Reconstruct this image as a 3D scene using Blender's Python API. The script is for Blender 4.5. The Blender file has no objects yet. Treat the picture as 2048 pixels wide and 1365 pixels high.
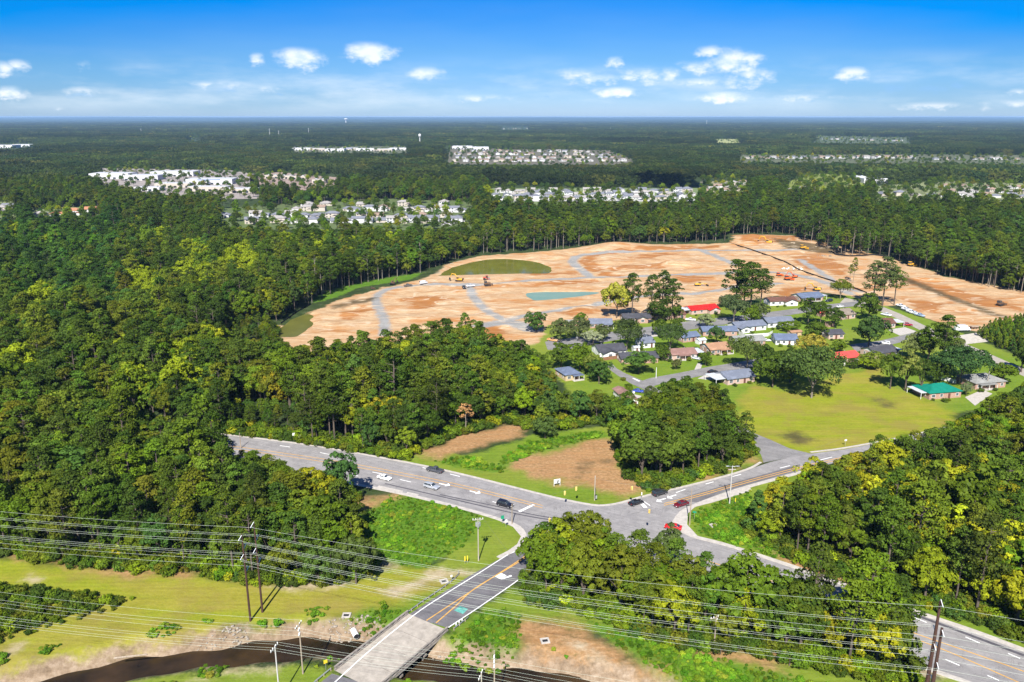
import bpy, bmesh, math, random
import numpy as np
from mathutils import Vector, Matrix

# ------------------------------------------------------------------ camera, world, sun, exposure
SC = bpy.context.scene
COL = SC.collection
H, F, YH = 110.0, 1600.0, 234.0                 # camera height (m), focal length in photo pixels, horizon row
PITCH = math.atan((682.5 - YH) / F)
cam_data = bpy.data.cameras.new('camera')
cam = bpy.data.objects.new('camera', cam_data)
COL.objects.link(cam)
cam_data.sensor_width = 36.0
cam_data.lens = F / 2048.0 * 36.0
cam_data.clip_start, cam_data.clip_end = 1.0, 200000.0
cam.location = (0, 0, H)
cam.rotation_euler = (math.pi / 2 - PITCH, 0, 0)
SC.camera = cam

SUN_EL, SUN_AZ = math.radians(44), math.radians(188)      # azimuth clockwise from +Y: the sun stands behind the camera
sun_dir = Vector((math.sin(SUN_AZ) * math.cos(SUN_EL), math.cos(SUN_AZ) * math.cos(SUN_EL), math.sin(SUN_EL)))
sd_ = bpy.data.lights.new('sun', 'SUN')
sd_.energy, sd_.angle, sd_.color = 5.0, math.radians(0.5), (1.0, 0.97, 0.91)
sun = bpy.data.objects.new('sun', sd_)
COL.objects.link(sun)
sun.rotation_euler = sun_dir.to_track_quat('Z', 'Y').to_euler()

SC.view_settings.view_transform = 'Standard'
SC.view_settings.look = 'None'
SC.view_settings.gamma = 1.0
SC.view_settings.use_curve_mapping = False
SC.view_settings.exposure = 1.0
SC.render.engine = 'CYCLES'
cy = SC.cycles
cy.max_bounces, cy.diffuse_bounces, cy.glossy_bounces, cy.transmission_bounces = 5, 2, 2, 4
cy.volume_bounces, cy.transparent_max_bounces = 1, 8
cy.use_adaptive_sampling = True
cy.adaptive_threshold = 0.01
cy.use_denoising = True
cy.denoiser = 'OPENIMAGEDENOISE'
cy.denoising_input_passes = 'RGB_ALBEDO_NORMAL'
cy.caustics_reflective = cy.caustics_refractive = False


def node(nt, typ, ins=None, **kw):
    n = nt.nodes.new(typ)
    for k, v in kw.items():
        setattr(n, k, v)
    for k, v in (ins or {}).items():
        if isinstance(v, bpy.types.NodeSocket):
            nt.links.new(v, n.inputs[k])
        else:
            n.inputs[k].default_value = v
    return n


def mth(nt, op, a, b=None, c=None, clamp=False):
    n = nt.nodes.new('ShaderNodeMath')
    n.operation, n.use_clamp = op, clamp
    for i, v in enumerate((a, b, c)):
        if v is None:
            continue
        if isinstance(v, bpy.types.NodeSocket):
            nt.links.new(v, n.inputs[i])
        else:
            n.inputs[i].default_value = v
    return n.outputs[0]


def mixc(nt, fac, a, b, blend='MIX'):
    n = nt.nodes.new('ShaderNodeMix')
    n.data_type, n.blend_type = 'RGBA', blend
    for i, v in ((0, fac), (6, a), (7, b)):
        if isinstance(v, bpy.types.NodeSocket):
            nt.links.new(v, n.inputs[i])
        else:
            n.inputs[i].default_value = (*v, 1) if isinstance(v, tuple) and len(v) == 3 else v
    return n.outputs[2]


def sstep(nt, x, lo, hi):
    n = nt.nodes.new('ShaderNodeMapRange')
    n.interpolation_type = 'SMOOTHSTEP'
    nt.links.new(x, n.inputs[0])
    n.inputs[1].default_value, n.inputs[2].default_value = lo, hi
    return n.outputs[0]


def noise(nt, vec, scale, detail=4.0, rough=0.55, dist=0.0, dims='3D'):
    n = node(nt, 'ShaderNodeTexNoise', {'Scale': scale, 'Detail': detail, 'Roughness': rough, 'Distortion': dist}, noise_dimensions=dims)
    if vec is not None:
        nt.links.new(vec, n.inputs['Vector'])
    return n.outputs[0]


def ramp(nt, fac, stops, interp='LINEAR'):
    n = nt.nodes.new('ShaderNodeValToRGB')
    n.color_ramp.interpolation = interp
    e = n.color_ramp.elements
    while len(e) < len(stops):
        e.new(0.5)
    for el, (p, c) in zip(e, stops):
        el.position, el.color = p, (*c, 1)
    nt.links.new(fac, n.inputs[0])
    return n.outputs[0]


def angles(px, py):
    """Azimuth and elevation (rad) of a photo pixel."""
    u, v = (px - 1024) / F, (py - 682.5) / F
    d = Vector((u, math.cos(PITCH) - v * math.sin(PITCH), -math.sin(PITCH) - v * math.cos(PITCH))).normalized()
    return math.atan2(d.x, d.y), math.asin(d.z)


def build_world():
    w = bpy.data.worlds.new('World')
    SC.world = w
    w.use_nodes = True
    nt = w.node_tree
    nt.nodes.clear()
    out = nt.nodes.new('ShaderNodeOutputWorld')
    bg = nt.nodes.new('ShaderNodeBackground')
    nt.links.new(bg.outputs[0], out.inputs[0])
    bg.inputs[1].default_value = 0.06
    sky = nt.nodes.new('ShaderNodeTexSky')
    sky.sky_type = 'NISHITA'
    sky.sun_disc = False
    sky.sun_elevation, sky.sun_rotation = SUN_EL, SUN_AZ
    sky.altitude, sky.air_density, sky.dust_density, sky.ozone_density = 110, 1.0, 0.4, 2.5
    tc = nt.nodes.new('ShaderNodeTexCoord')
    vec = tc.outputs['Generated']
    sep = node(nt, 'ShaderNodeSeparateXYZ', {0: vec})
    X, Y, Z = sep.outputs
    el = mth(nt, 'ARCSINE', Z)
    az = mth(nt, 'ARCTAN2', X, Y)
    ae = node(nt, 'ShaderNodeCombineXYZ', {0: az, 1: el}).outputs[0]
    # the clear blue of a dry day: the tint deepens up from a pale horizon, then pales again overhead
    wob = mth(nt, 'MULTIPLY', mth(nt, 'SUBTRACT', noise(nt, node(nt, 'ShaderNodeVectorMath', {0: ae, 1: (1.6, 8.0, 1)}, operation='MULTIPLY').outputs[0], 2.2, 3), 0.5), 0.05)
    sa = mth(nt, 'SINE', az)
    side = mth(nt, 'MULTIPLY_ADD', mth(nt, 'MULTIPLY', sa, sa), 1.5, 0.9)      # the blue is deepest square to the sun
    elw = mth(nt, 'DIVIDE', mth(nt, 'ADD', mth(nt, 'MULTIPLY', el, side), wob), 0.32, clamp=True)
    tint = ramp(nt, elw, SKY_TINT)
    base = mixc(nt, 1.0, sky.outputs[0], tint, 'MULTIPLY')
    # high thin veil and fair-weather cumulus, each at its own bearing
    st = node(nt, 'ShaderNodeVectorMath', {0: ae, 1: (1.0, 4.2, 1)}, operation='MULTIPLY').outputs[0]
    veil_n = noise(nt, st, 5.0, 5, 0.6)
    veil_b = mth(nt, 'MULTIPLY', sstep(nt, el, 0.0, 0.02), mth(nt, 'SUBTRACT', 1.0, sstep(nt, el, 0.035, 0.075)))
    veil = mth(nt, 'MULTIPLY', mth(nt, 'MULTIPLY', sstep(nt, veil_n, 0.42, 0.72), veil_b), 0.45)
    col = mixc(nt, veil, base, (8.3, 9.0, 9.6))
    sp = node(nt, 'ShaderNodeVectorMath', {0: ae, 1: (1.0, 1.7, 1)}, operation='MULTIPLY').outputs[0]
    n1 = noise(nt, sp, 52.0, 7, 0.6)
    n2 = noise(nt, sp, 24.0, 4, 0.6)
    warp = node(nt, 'ShaderNodeCombineXYZ', {0: mth(nt, 'MULTIPLY', mth(nt, 'SUBTRACT', n2, 0.5), 0.035), 1: mth(nt, 'MULTIPLY', mth(nt, 'SUBTRACT', n1, 0.5), 0.014)}).outputs[0]
    aew = node(nt, 'ShaderNodeVectorMath', {0: ae, 1: warp}, operation='ADD').outputs[0]

    def field(lst, dy=0.0):
        acc = None
        for (px, py, hw, hh, amp) in lst:
            a, e = angles(px, py + dy)
            d = node(nt, 'ShaderNodeVectorMath', {0: aew, 1: (a, e, 0)}, operation='SUBTRACT').outputs[0]
            d = node(nt, 'ShaderNodeVectorMath', {0: d, 1: (F / hw, F / hh, 0)}, operation='MULTIPLY').outputs[0]
            L = node(nt, 'ShaderNodeVectorMath', {0: d}, operation='LENGTH').outputs['Value']
            f = mth(nt, 'MULTIPLY', mth(nt, 'SUBTRACT', 1.25, L), amp)
            acc = f if acc is None else mth(nt, 'MAXIMUM', acc, f)
        return acc
    big = field(CLOUDS)
    dens = sstep(nt, mth(nt, 'ADD', big, mth(nt, 'MULTIPLY', mth(nt, 'SUBTRACT', n1, 0.5), 1.3)), 0.1, 0.95)
    gray = field(WISPS)
    gd = mth(nt, 'MULTIPLY', sstep(nt, mth(nt, 'ADD', gray, mth(nt, 'MULTIPLY', mth(nt, 'SUBTRACT', n1, 0.5), 1.2)), 0.2, 0.9), 0.5)
    col = mixc(nt, gd, col, (2.6, 5.0, 8.4))
    ccol = mixc(nt, sstep(nt, n1, 0.38, 0.62), (7.0, 8.2, 9.3), (9.6, 9.8, 9.9))
    col = mixc(nt, mth(nt, 'MULTIPLY', dens, 0.82), col, ccol)
    nt.links.new(col, bg.inputs[0])


# elevation 0 .. 0.32 rad -> multiplier on the physical sky
SKY_TINT = [(0.0, (0.56, 0.80, 1.38)), (0.04, (0.50, 0.75, 1.30)), (0.095, (0.36, 0.62, 1.14)), (0.205, (0.25, 0.54, 1.01)), (0.315, (0.12, 0.46, 1.01)), (0.41, (0.005, 0.42, 1.06)), (0.58, (0.01, 0.42, 1.06)), (1.0, (0.3, 0.56, 1.0))]  # last stop pales the unseen upper sky to weaken blue fill in shade
CLOUDS = [(597, 117, 48, 20, 1), (740, 106, 52, 20, 1), (853, 148, 34, 14, .85), (1234, 185, 48, 11, 1), (1450, 194, 46, 11, .95),
          (1462, 124, 52, 26, .9), (1705, 148, 32, 14, .8), (1230, 125, 20, 12, .75), (1258, 156, 30, 8, .7), (1340, 148, 40, 14, .55),
          (1480, 165, 60, 14, .5), (10, 138, 30, 14, .8), (45, 132, 18, 12, .7), (18, 187, 34, 13, .85), (514, 118, 18, 12, .7),
          (160, 133, 22, 12, .45), (165, 182, 34, 10, .5), (112, 220, 12, 6, .5), (540, 178, 18, 7, .5), (1860, 212, 70, 8, .55),
          (2020, 208, 40, 9, .5), (2035, 184, 14, 7, .5), (1160, 150, 50, 14, .5), (1200, 160, 60, 12, .6), (1290, 150, 60, 16, .55), (1390, 135, 40, 14, .6), (1500, 150, 44, 16, .6), (1420, 105, 30, 14, .75), (1500, 118, 36, 16, .7), (1400, 165, 50, 10, .5), (420, 168, 60, 8, .4), (960, 195, 80, 8, .4), (1600, 195, 80, 8, .4)]
WISPS = [(1150, 152, 40, 7, .8), (1220, 146, 30, 7, .9), (1150, 168, 16, 6, .8), (945, 178, 36, 8, .8), (1010, 170, 14, 6, .8), (730, 122, 40, 6, .8),
         (1440, 148, 50, 8, .9), (1410, 142, 40, 6, .8), (580, 128, 60, 6, .5), (1790, 176, 34, 8, .8), (1860, 179, 24, 8, .8), (1912, 170, 14, 7, .8),
         (1640, 173, 26, 5, .7), (870, 160, 40, 5, .6), (300, 175, 60, 10, .4), (450, 178, 40, 8, .5), (155, 190, 40, 5, .6), (785, 176, 20, 5, .6),
         (1744, 201, 18, 4, .6), (1630, 204, 10, 3, .6), (560, 188, 14, 4, .6), (1095, 193, 10, 3, .6), (1250, 197, 50, 3, .6), (1700, 158, 40, 4, .6), (1780, 155, 30, 6, .5)]
build_world()

# ------------------------------------------------------------------ helpers
RNG = np.random.default_rng(7)
random.seed(7)


def G(px, py, z=0.0):
    """The point at height z seen at photo pixel (px, py)."""
    u, v = (px - 1024) / F, (py - 682.5) / F
    dy, dz = math.cos(PITCH) - v * math.sin(PITCH), -math.sin(PITCH) - v * math.cos(PITCH)
    t = (z - H) / dz
    return (u * t, dy * t)


def GP(pts, z=0.0):
    return [G(p[0], p[1], p[2] if len(p) > 2 else z) for p in pts]


def top_z(px, py, by):
    """Height of a point seen at row py above the ground point seen at row by."""
    y = G(px, by)[1]
    v = (py - 682.5) / F
    return H - y * math.tan(PITCH + math.atan(v))


def pix(x, y, z=0.0):
    """Photo pixel of world points (numpy)."""
    c, s = math.cos(PITCH), math.sin(PITCH)
    zz = z - H
    d = y * c - zz * s
    return 1024 + F * x / d, 682.5 + F * (-y * s - zz * c) / d, d


def sdf(poly, X, Y):
    """Signed distance to a polygon, positive inside."""
    P = np.asarray(poly, float)
    Q = np.roll(P, -1, 0)
    d2 = np.full(X.shape, 1e18)
    ins = np.zeros(X.shape, bool)
    for (ax, ay), (bx, by) in zip(P, Q):
        ex, ey = bx - ax, by - ay
        wx, wy = X - ax, Y - ay
        t = np.clip((wx * ex + wy * ey) / max(ex * ex + ey * ey, 1e-9), 0, 1)
        d2 = np.minimum(d2, (wx - ex * t) ** 2 + (wy - ey * t) ** 2)
        c = (ay > Y) != (by > Y)
        if ey != 0:
            ins ^= c & (X < ax + (Y - ay) / ey * ex)
    d = np.sqrt(d2)
    return np.where(ins, d, -d)


def line_d(pts, X, Y):
    d2 = np.full(X.shape, 1e18)
    for (ax, ay), (bx, by) in zip(pts[:-1], pts[1:]):
        ex, ey = bx - ax, by - ay
        wx, wy = X - ax, Y - ay
        t = np.clip((wx * ex + wy * ey) / max(ex * ex + ey * ey, 1e-9), 0, 1)
        d2 = np.minimum(d2, (wx - ex * t) ** 2 + (wy - ey * t) ** 2)
    return np.sqrt(d2)


def smooth_line(pts, n=6):
    """Catmull-Rom through 2-D points."""
    P = [Vector((*p, 0)) for p in pts]
    P = [P[0] * 2 - P[1]] + P + [P[-1] * 2 - P[-2]]
    out = []
    for i in range(1, len(P) - 2):
        for k in range(n):
            t = k / n
            a, b, c, d = P[i - 1], P[i], P[i + 1], P[i + 2]
            q = 0.5 * ((2 * b) + (c - a) * t + (2 * a - 5 * b + 4 * c - d) * t * t + (3 * b - a - 3 * c + d) * t ** 3)
            out.append((q.x, q.y))
    out.append((P[-2].x, P[-2].y))
    return out


def mesh_np(name, V, Fq, mats=(), mi=None, smooth=False):
    """Mesh from numpy vertices and quads (or a list of polygons)."""
    me = bpy.data.meshes.new(name)
    V = np.asarray(V, np.float32)
    Fq = np.asarray(Fq, np.int32)
    me.vertices.add(len(V))
    me.vertices.foreach_set('co', V.ravel())
    n, k = Fq.shape
    me.loops.add(n * k)
    me.loops.foreach_set('vertex_index', Fq.ravel())
    me.polygons.add(n)
    me.polygons.foreach_set('loop_start', np.arange(0, n * k, k, dtype=np.int32))
    for m in mats:
        me.materials.append(m)
    if mi is not None:
        me.polygons.foreach_set('material_index', np.asarray(mi, np.int32))
    if smooth:
        me.polygons.foreach_set('use_smooth', np.ones(n, bool))
    me.update(calc_edges=True)
    return me


class MB:
    """Collects simple solids; build() links them as one mesh object."""
    def __init__(s):
        s.v, s.f, s.m = [], [], []

    def poly(s, pts, m=0):
        i = len(s.v)
        s.v += [tuple(p) for p in pts]
        s.f.append(tuple(range(i, i + len(pts))))
        s.m.append(m)

    def solid(s, verts, faces, m=0):
        i = len(s.v)
        s.v += [tuple(p) for p in verts]
        for f in faces:
            s.f.append(tuple(i + k for k in f))
            s.m.append(m)

    def box(s, c, d, rz=0.0, m=0, taper=1.0, ry=0.0):
        hx, hy, hz = d[0] / 2, d[1] / 2, d[2] / 2
        R = Matrix.Rotation(rz, 3, 'Z') @ Matrix.Rotation(ry, 3, 'Y')
        vs = []
        for z, t in ((-hz, 1.0), (hz, taper)):
            for x, y in ((-hx, -hy), (hx, -hy), (hx, hy), (-hx, hy)):
                q = R @ Vector((x * t, y * t, z))
                vs.append((c[0] + q.x, c[1] + q.y, c[2] + q.z))
        s.solid(vs, [(3, 2, 1, 0), (4, 5, 6, 7), (0, 1, 5, 4), (1, 2, 6, 5), (2, 3, 7, 6), (3, 0, 4, 7)], m)

    def prism(s, prof, y0, y1, m=0, t=1.0, axis='y'):
        """Profile of (x, z) points (counter-clockwise seen from -y) pushed from y0 to y1."""
        n = len(prof)
        vs = [(x, y0, z) for x, z in prof] + [(x, y1, z) for x, z in prof]
        if axis == 'x':
            vs = [(y, x, z) for x, y, z in vs]
        fs = [tuple(range(n)), tuple(range(2 * n - 1, n - 1, -1))] + [(i, i + n, (i + 1) % n + n, (i + 1) % n) for i in range(n)]
        if axis == 'x':
            fs = [tuple(reversed(f)) for f in fs]
        s.solid(vs, [tuple(reversed(f)) for f in fs] if False else fs, m)

    def tube(s, pts, r, n=6, m=0, cap=True):
        pts = [Vector(p) for p in pts]
        rs = r if isinstance(r, (list, tuple)) else [r] * len(pts)
        base = len(s.v)
        for i, p in enumerate(pts):
            d = (pts[min(i + 1, len(pts) - 1)] - pts[max(i - 1, 0)]).normalized()
            a = d.cross(Vector((0, 0, 1)) if abs(d.z) < 0.9 else Vector((1, 0, 0))).normalized()
            b = d.cross(a)
            for k in range(n):
                w = 2 * math.pi * k / n
                s.v.append(tuple(p + (a * math.cos(w) + b * math.sin(w)) * rs[i]))
        for i in range(len(pts) - 1):
            for k in range(n):
                a0, a1 = base + i * n + k, base + i * n + (k + 1) % n
                s.f.append((a0, a1, a1 + n, a0 + n))
                s.m.append(m)
        if cap:
            s.f.append(tuple(base + k for k in range(n))[::-1])
            s.f.append(tuple(base + (len(pts) - 1) * n + k for k in range(n)))
            s.m += [m, m]

    def mesh(s, name, mats, smooth=False, fix=True):
        me = bpy.data.meshes.new(name)
        me.from_pydata(s.v, [], s.f)
        for m in (mats if isinstance(mats, (list, tuple)) else [mats]):
            me.materials.append(m)
        me.polygons.foreach_set('material_index', s.m)
        if smooth:
            me.polygons.foreach_set('use_smooth', [True] * len(s.f))
        if fix:
            bm = bmesh.new()
            bm.from_mesh(me)
            bmesh.ops.recalc_face_normals(bm, faces=bm.faces)
            bm.to_mesh(me)
            bm.free()
        me.update()
        return me

    def build(s, name, mats, parent=None, smooth=False, fix=True):
        return obj(name, s.mesh(name, mats, smooth, fix), parent)


def obj(name, me, parent=None, loc=None, rz=None):
    o = bpy.data.objects.new(name, me)
    COL.objects.link(o)
    if parent:
        o.parent = parent
    if loc is not None:
        o.location = loc
    if rz is not None:
        o.rotation_euler = (0, 0, rz)
    return o


def tag(o, label=None, cat=None, group=None, kind=None):
    for k, v in (('label', label), ('category', cat), ('group', group), ('kind', kind)):
        if v:
            o[k] = v
    return o


def empty(name, loc, rz=0.0, label=None, cat=None, group=None):
    o = bpy.data.objects.new(name, None)
    o.empty_display_size = 0.5
    COL.objects.link(o)
    o.location = loc
    o.rotation_euler = (0, 0, rz)
    return tag(o, label, cat, group)


KIDS = {}


def copy_tree(o, parent=None):
    c = o.copy()
    COL.objects.link(c)
    c.parent = parent
    for ch in [x for x in o.children]:
        copy_tree(ch, c)
    return c


MATS = {}


def mat(name, col, rough=0.8, var=0.12, scale=1.5, metal=0.0, spec=0.3, stretch=None, bump=0.0):
    """Plain procedural material: base colour broken up by noise in object space."""
    if name in MATS:
        return MATS[name]
    m = bpy.data.materials.new(name)
    m.use_nodes = True
    nt = m.node_tree
    b = nt.nodes['Principled BSDF']
    tc = nt.nodes.new('ShaderNodeTexCoord').outputs['Object']
    if stretch:
        tc = node(nt, 'ShaderNodeVectorMath', {0: tc, 1: stretch}, operation='MULTIPLY').outputs[0]
    n = noise(nt, tc, scale, 5, 0.65)
    lo, hi = tuple(c * (1 - var * 2) for c in col), tuple(min(c * (1 + var * 2), 1) for c in col)
    c = ramp(nt, n, [(0.25, lo), (0.75, hi)])
    nt.links.new(c, b.inputs['Base Color'])
    b.inputs['Roughness'].default_value = rough
    b.inputs['Metallic'].default_value = metal
    b.inputs['Specular IOR Level'].default_value = spec
    if bump:
        bn = node(nt, 'ShaderNodeBump', {'Height': n, 'Strength': bump, 'Distance': 0.1})
        nt.links.new(bn.outputs[0], b.inputs['Normal'])
    MATS[name] = m
    return m


def brick_mat(name, c1, c2):
    if name in MATS:
        return MATS[name]
    m = bpy.data.materials.new(name)
    m.use_nodes = True
    nt = m.node_tree
    b = nt.nodes['Principled BSDF']
    tc = nt.nodes.new('ShaderNodeTexCoord').outputs['Object']
    sx = node(nt, 'ShaderNodeSeparateXYZ', {0: tc})
    v = node(nt, 'ShaderNodeCombineXYZ', {0: mth(nt, 'ADD', sx.outputs[0], sx.outputs[1]), 1: sx.outputs[2]}).outputs[0]
    br = node(nt, 'ShaderNodeTexBrick', {'Vector': v, 'Color1': (*c1, 1), 'Color2': (*c2, 1), 'Mortar': (0.45, 0.4, 0.36, 1), 'Scale': 1.0, 'Mortar Size': 0.012, 'Brick Width': 0.24, 'Row Height': 0.08})
    c = mixc(nt, mth(nt, 'MULTIPLY', noise(nt, tc, 0.7), 0.5), br.outputs[0], tuple(x * 0.75 for x in c1))
    nt.links.new(c, b.inputs['Base Color'])
    b.inputs['Roughness'].default_value = 0.9
    MATS[name] = m
    return m


def roof_mat(name, col, metal=False):
    """Shingle courses (or standing seams) as fine relief and tone on the roof planes."""
    if name in MATS:
        return MATS[name]
    m = bpy.data.materials.new(name)
    m.use_nodes = True
    nt = m.node_tree
    b = nt.nodes['Principled BSDF']
    tc = nt.nodes.new('ShaderNodeTexCoord').outputs['Object']
    sx = node(nt, 'ShaderNodeSeparateXYZ', {0: tc})
    if metal:
        w = mth(nt, 'FRACT', mth(nt, 'MULTIPLY', sx.outputs[0], 2.2))
        line = sstep(nt, w, 0.0, 0.15)
        n = noise(nt, tc, 0.5, 3)
        c = ramp(nt, n, [(0.3, tuple(x * 0.85 for x in col)), (0.7, tuple(min(1, x * 1.1) for x in col))])
        c = mixc(nt, line, tuple(x * 0.6 for x in col), c)
        b.inputs['Roughness'].default_value = 0.45
    else:
        v = node(nt, 'ShaderNodeVectorMath', {0: tc, 1: (1.2, 1.0, 6.0)}, operation='MULTIPLY').outputs[0]
        n = noise(nt, v, 2.2, 6, 0.7)
        n2 = noise(nt, tc, 0.35, 4, 0.6)
        c = ramp(nt, n, [(0.28, tuple(x * 0.62 for x in col)), (0.72, tuple(min(1, x * 1.35) for x in col))])
        c = mixc(nt, mth(nt, 'MULTIPLY', sstep(nt, n2, 0.45, 0.75), 0.5), c, tuple(min(1, x * 1.6 + 0.02) for x in col))
        b.inputs['Roughness'].default_value = 0.95
    b.inputs['Specular IOR Level'].default_value = 0.2
    nt.links.new(c, b.inputs['Base Color'])
    MATS[name] = m
    return m


def glass_mat():
    if 'pane glass' in MATS:
        return MATS['pane glass']
    m = mat('pane glass', (0.03, 0.04, 0.05), 0.08, 0.2, 0.4, 0.0, 0.6)
    return m


# ------------------------------------------------------------------ ground: one sheet, material zones by distance to outlines
# outlines are photo pixels turned into ground points; a third value is the height of the tree tops that hide the ground there
ROAD_A_FAR = [(300, 852), (445, 870), (512, 878), (560, 884), (640, 895), (740, 913), (850, 934), (950, 957), (1040, 980), (1100, 995), (1150, 1006)]
ROAD_A_NEAR = [(330, 912), (460, 922), (600, 946), (715, 968), (800, 985), (870, 1001), (940, 1019), (1000, 1037)]

DRY, LAWN, LUSH, MULCH, SAND, SITE, CLAY, GRAVEL, BANK, SCRUB = ([] for _ in range(10))
DRY += [[(-200, 1085), (0, 1112), (120, 1128), (230, 1142), (380, 1148), (460, 1160), (520, 1172), (600, 1170), (700, 1165), (745, 1140), (800, 1128), (870, 1138), (930, 1150), (850, 1185), (800, 1210), (720, 1215), (650, 1240), (560, 1252), (480, 1250), (430, 1280), (330, 1290), (250, 1322), (120, 1350), (-100, 1400), (-400, 1400)],
        [(1478, 800), (1510, 770), (1600, 790), (1670, 752), (1760, 738), (1768, 770), (1800, 782), (1860, 802), (1905, 822), (1915, 850), (1800, 878), (1690, 902), (1600, 912), (1545, 900), (1500, 870), (1480, 850)]]
LAWN += [[(-1200, 1400), (2900, 1400), (2900, 2700), (-1200, 2700)], [(1100, 735), (1215, 740), (1262, 790), (1290, 835), (1240, 835), (1150, 800)], [(1420, 996), (1520, 966), (1640, 932), (1580, 1010), (1500, 1012)], [(1400, 1300), (1480, 1300), (1560, 1320), (1700, 1346), (1800, 1385), (1850, 1420), (1850, 1500), (1400, 1440)], [(1028, 1172), (1080, 1200), (1140, 1214), (1262, 1258), (1180, 1264), (1040, 1238), (985, 1218)], [(880, 918), (960, 905), (1075, 868), (1222, 850), (1236, 880), (1100, 905), (1000, 948)], [(800, 912), (880, 900), (1000, 930), (1100, 880), (1220, 850), (1290, 790), (1500, 770), (1560, 900), (1480, 945), (1300, 1000), (1180, 1015), (1000, 985), (880, 950), (800, 930)],
         [(870, 1140), (900, 1080), (980, 1000), (1050, 1050), (1040, 1100), (960, 1150)],
         [(1340, 1010), (1500, 960), (1520, 1060), (1640, 1150), (1800, 1210), (2100, 1330), (2100, 1290), (1800, 1180), (1560, 1140), (1380, 1080)],
         [(1050, 625), (1180, 650), (1400, 615), (1540, 600), (1700, 590), (1860, 640), (2100, 740), (2060, 800), (1900, 830), (1500, 800), (1280, 850), (1180, 760), (1090, 740), (1040, 690)],
         [(640, 1250), (760, 1200), (860, 1170), (1000, 1110), (1040, 1140), (880, 1270), (780, 1330)],
         [(880, 1280), (1000, 1190), (1060, 1210), (1040, 1300), (900, 1330)],
         [(100, 1400), (250, 1362), (350, 1346), (512, 1333), (660, 1330), (700, 1400)], [(760, 1400), (800, 1352), (900, 1350), (1020, 1370), (1030, 1420)],
         [(1880, 1345), (1960, 1372), (1980, 1420), (1850, 1420)]]
LUSH += [[(690, 1035), (740, 1000), (800, 988), (890, 1002), (960, 1030), (958, 1062), (900, 1112), (840, 1138), (760, 1122), (700, 1062)],
         [(620, 602), (660, 580), (720, 565), (800, 552), (850, 545), (820, 560), (720, 575), (670, 596), (630, 606)],
         [(990, 930), (1060, 885), (1200, 862), (1215, 872), (1080, 905), (1000, 945), (940, 940), (860, 920), (930, 915)],
         [(880, 1300), (910, 1270), (960, 1225), (1020, 1215), (1050, 1245), (1045, 1290), (1000, 1320), (920, 1318)],
         [(1180, 1245), (1290, 1270), (1420, 1320), (1560, 1345), (1800, 1420), (1360, 1420), (1270, 1320), (1230, 1290)],
         [(700, 1240), (760, 1215), (815, 1230), (730, 1282)], [(1080, 530), (1100, 506), (1180, 497), (1160, 500), (1110, 510)],
         [(1376, 1030), (1500, 985), (1540, 1080), (1640, 1130), (1560, 1120), (1400, 1070)], [(1800, 1190), (1880, 1205), (2060, 1275), (2060, 1262), (1880, 1190)]]
MULCH += [[(835, 905), (900, 880), (960, 862), (1010, 845), (1062, 850), (1040, 870), (950, 902), (880, 914)],
          [(1002, 935), (1080, 905), (1190, 880), (1228, 885), (1240, 925), (1262, 960), (1310, 975), (1235, 992), (1130, 970), (1060, 952)],
          [(1330, 950), (1500, 905), (1520, 915), (1440, 950), (1380, 958)],
          [(1042, 1240), (1130, 1238), (1185, 1268), (1260, 1312), (1370, 1368), (1480, 1430), (1120, 1430), (1095, 1340), (1046, 1300)],
          [(1500, 1085), (1560, 1100), (1640, 1135), (1720, 1160), (1760, 1190), (1690, 1168), (1590, 1128)],
          [(-100, 1090), (0, 1100), (90, 1112), (230, 1138), (380, 1150), (300, 1142), (120, 1128), (-100, 1105)],
          [(684, 1022), (720, 1000), (790, 992), (740, 1020), (690, 1036)], [(1400, 1310), (1450, 1295), (1560, 1315), (1560, 1345), (1480, 1330)]]
SAND += [[(868, 552), (895, 528), (955, 514), (1000, 511), (1062, 515), (1106, 530), (1108, 548), (960, 553)], [(770, 1185), (830, 1160), (880, 1140), (960, 1145), (910, 1152), (850, 1165), (800, 1195)], [(540, 1175), (640, 1165), (700, 1150), (690, 1172), (600, 1180)],
         [(48, 1160), (60, 1154), (84, 1158), (70, 1165)], [(-10, 1310), (40, 1292), (20, 1306)], [(740, 1110), (760, 1118), (800, 1140), (780, 1142)],
         [(1130, 1280), (1160, 1290), (1210, 1320), (1250, 1350), (1240, 1355), (1190, 1325)], [(1820, 1365), (1855, 1300), (1900, 1350)],
         [(380, 1360), (480, 1340), (560, 1330), (540, 1338), (420, 1352)]]
SITE += [[(552, 665), (566, 650), (618, 627), (668, 605), (738, 582), (852, 557), (896, 530), (960, 512), (1090, 504), (1140, 498), (1240, 490), (1460, 488), (1468, 474), (1590, 473), (1640, 488), (1690, 495), (1790, 520), (1900, 555), (2100, 592), (2100, 652), (1990, 655), (1960, 664), (1900, 655), (1800, 612), (1760, 612), (1700, 592), (1620, 584), (1540, 595), (1420, 612), (1340, 635), (1290, 640), (1180, 642), (1150, 655), (1100, 650), (1070, 690), (900, 720), (760, 740), (650, 720), (570, 690)]]
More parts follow.
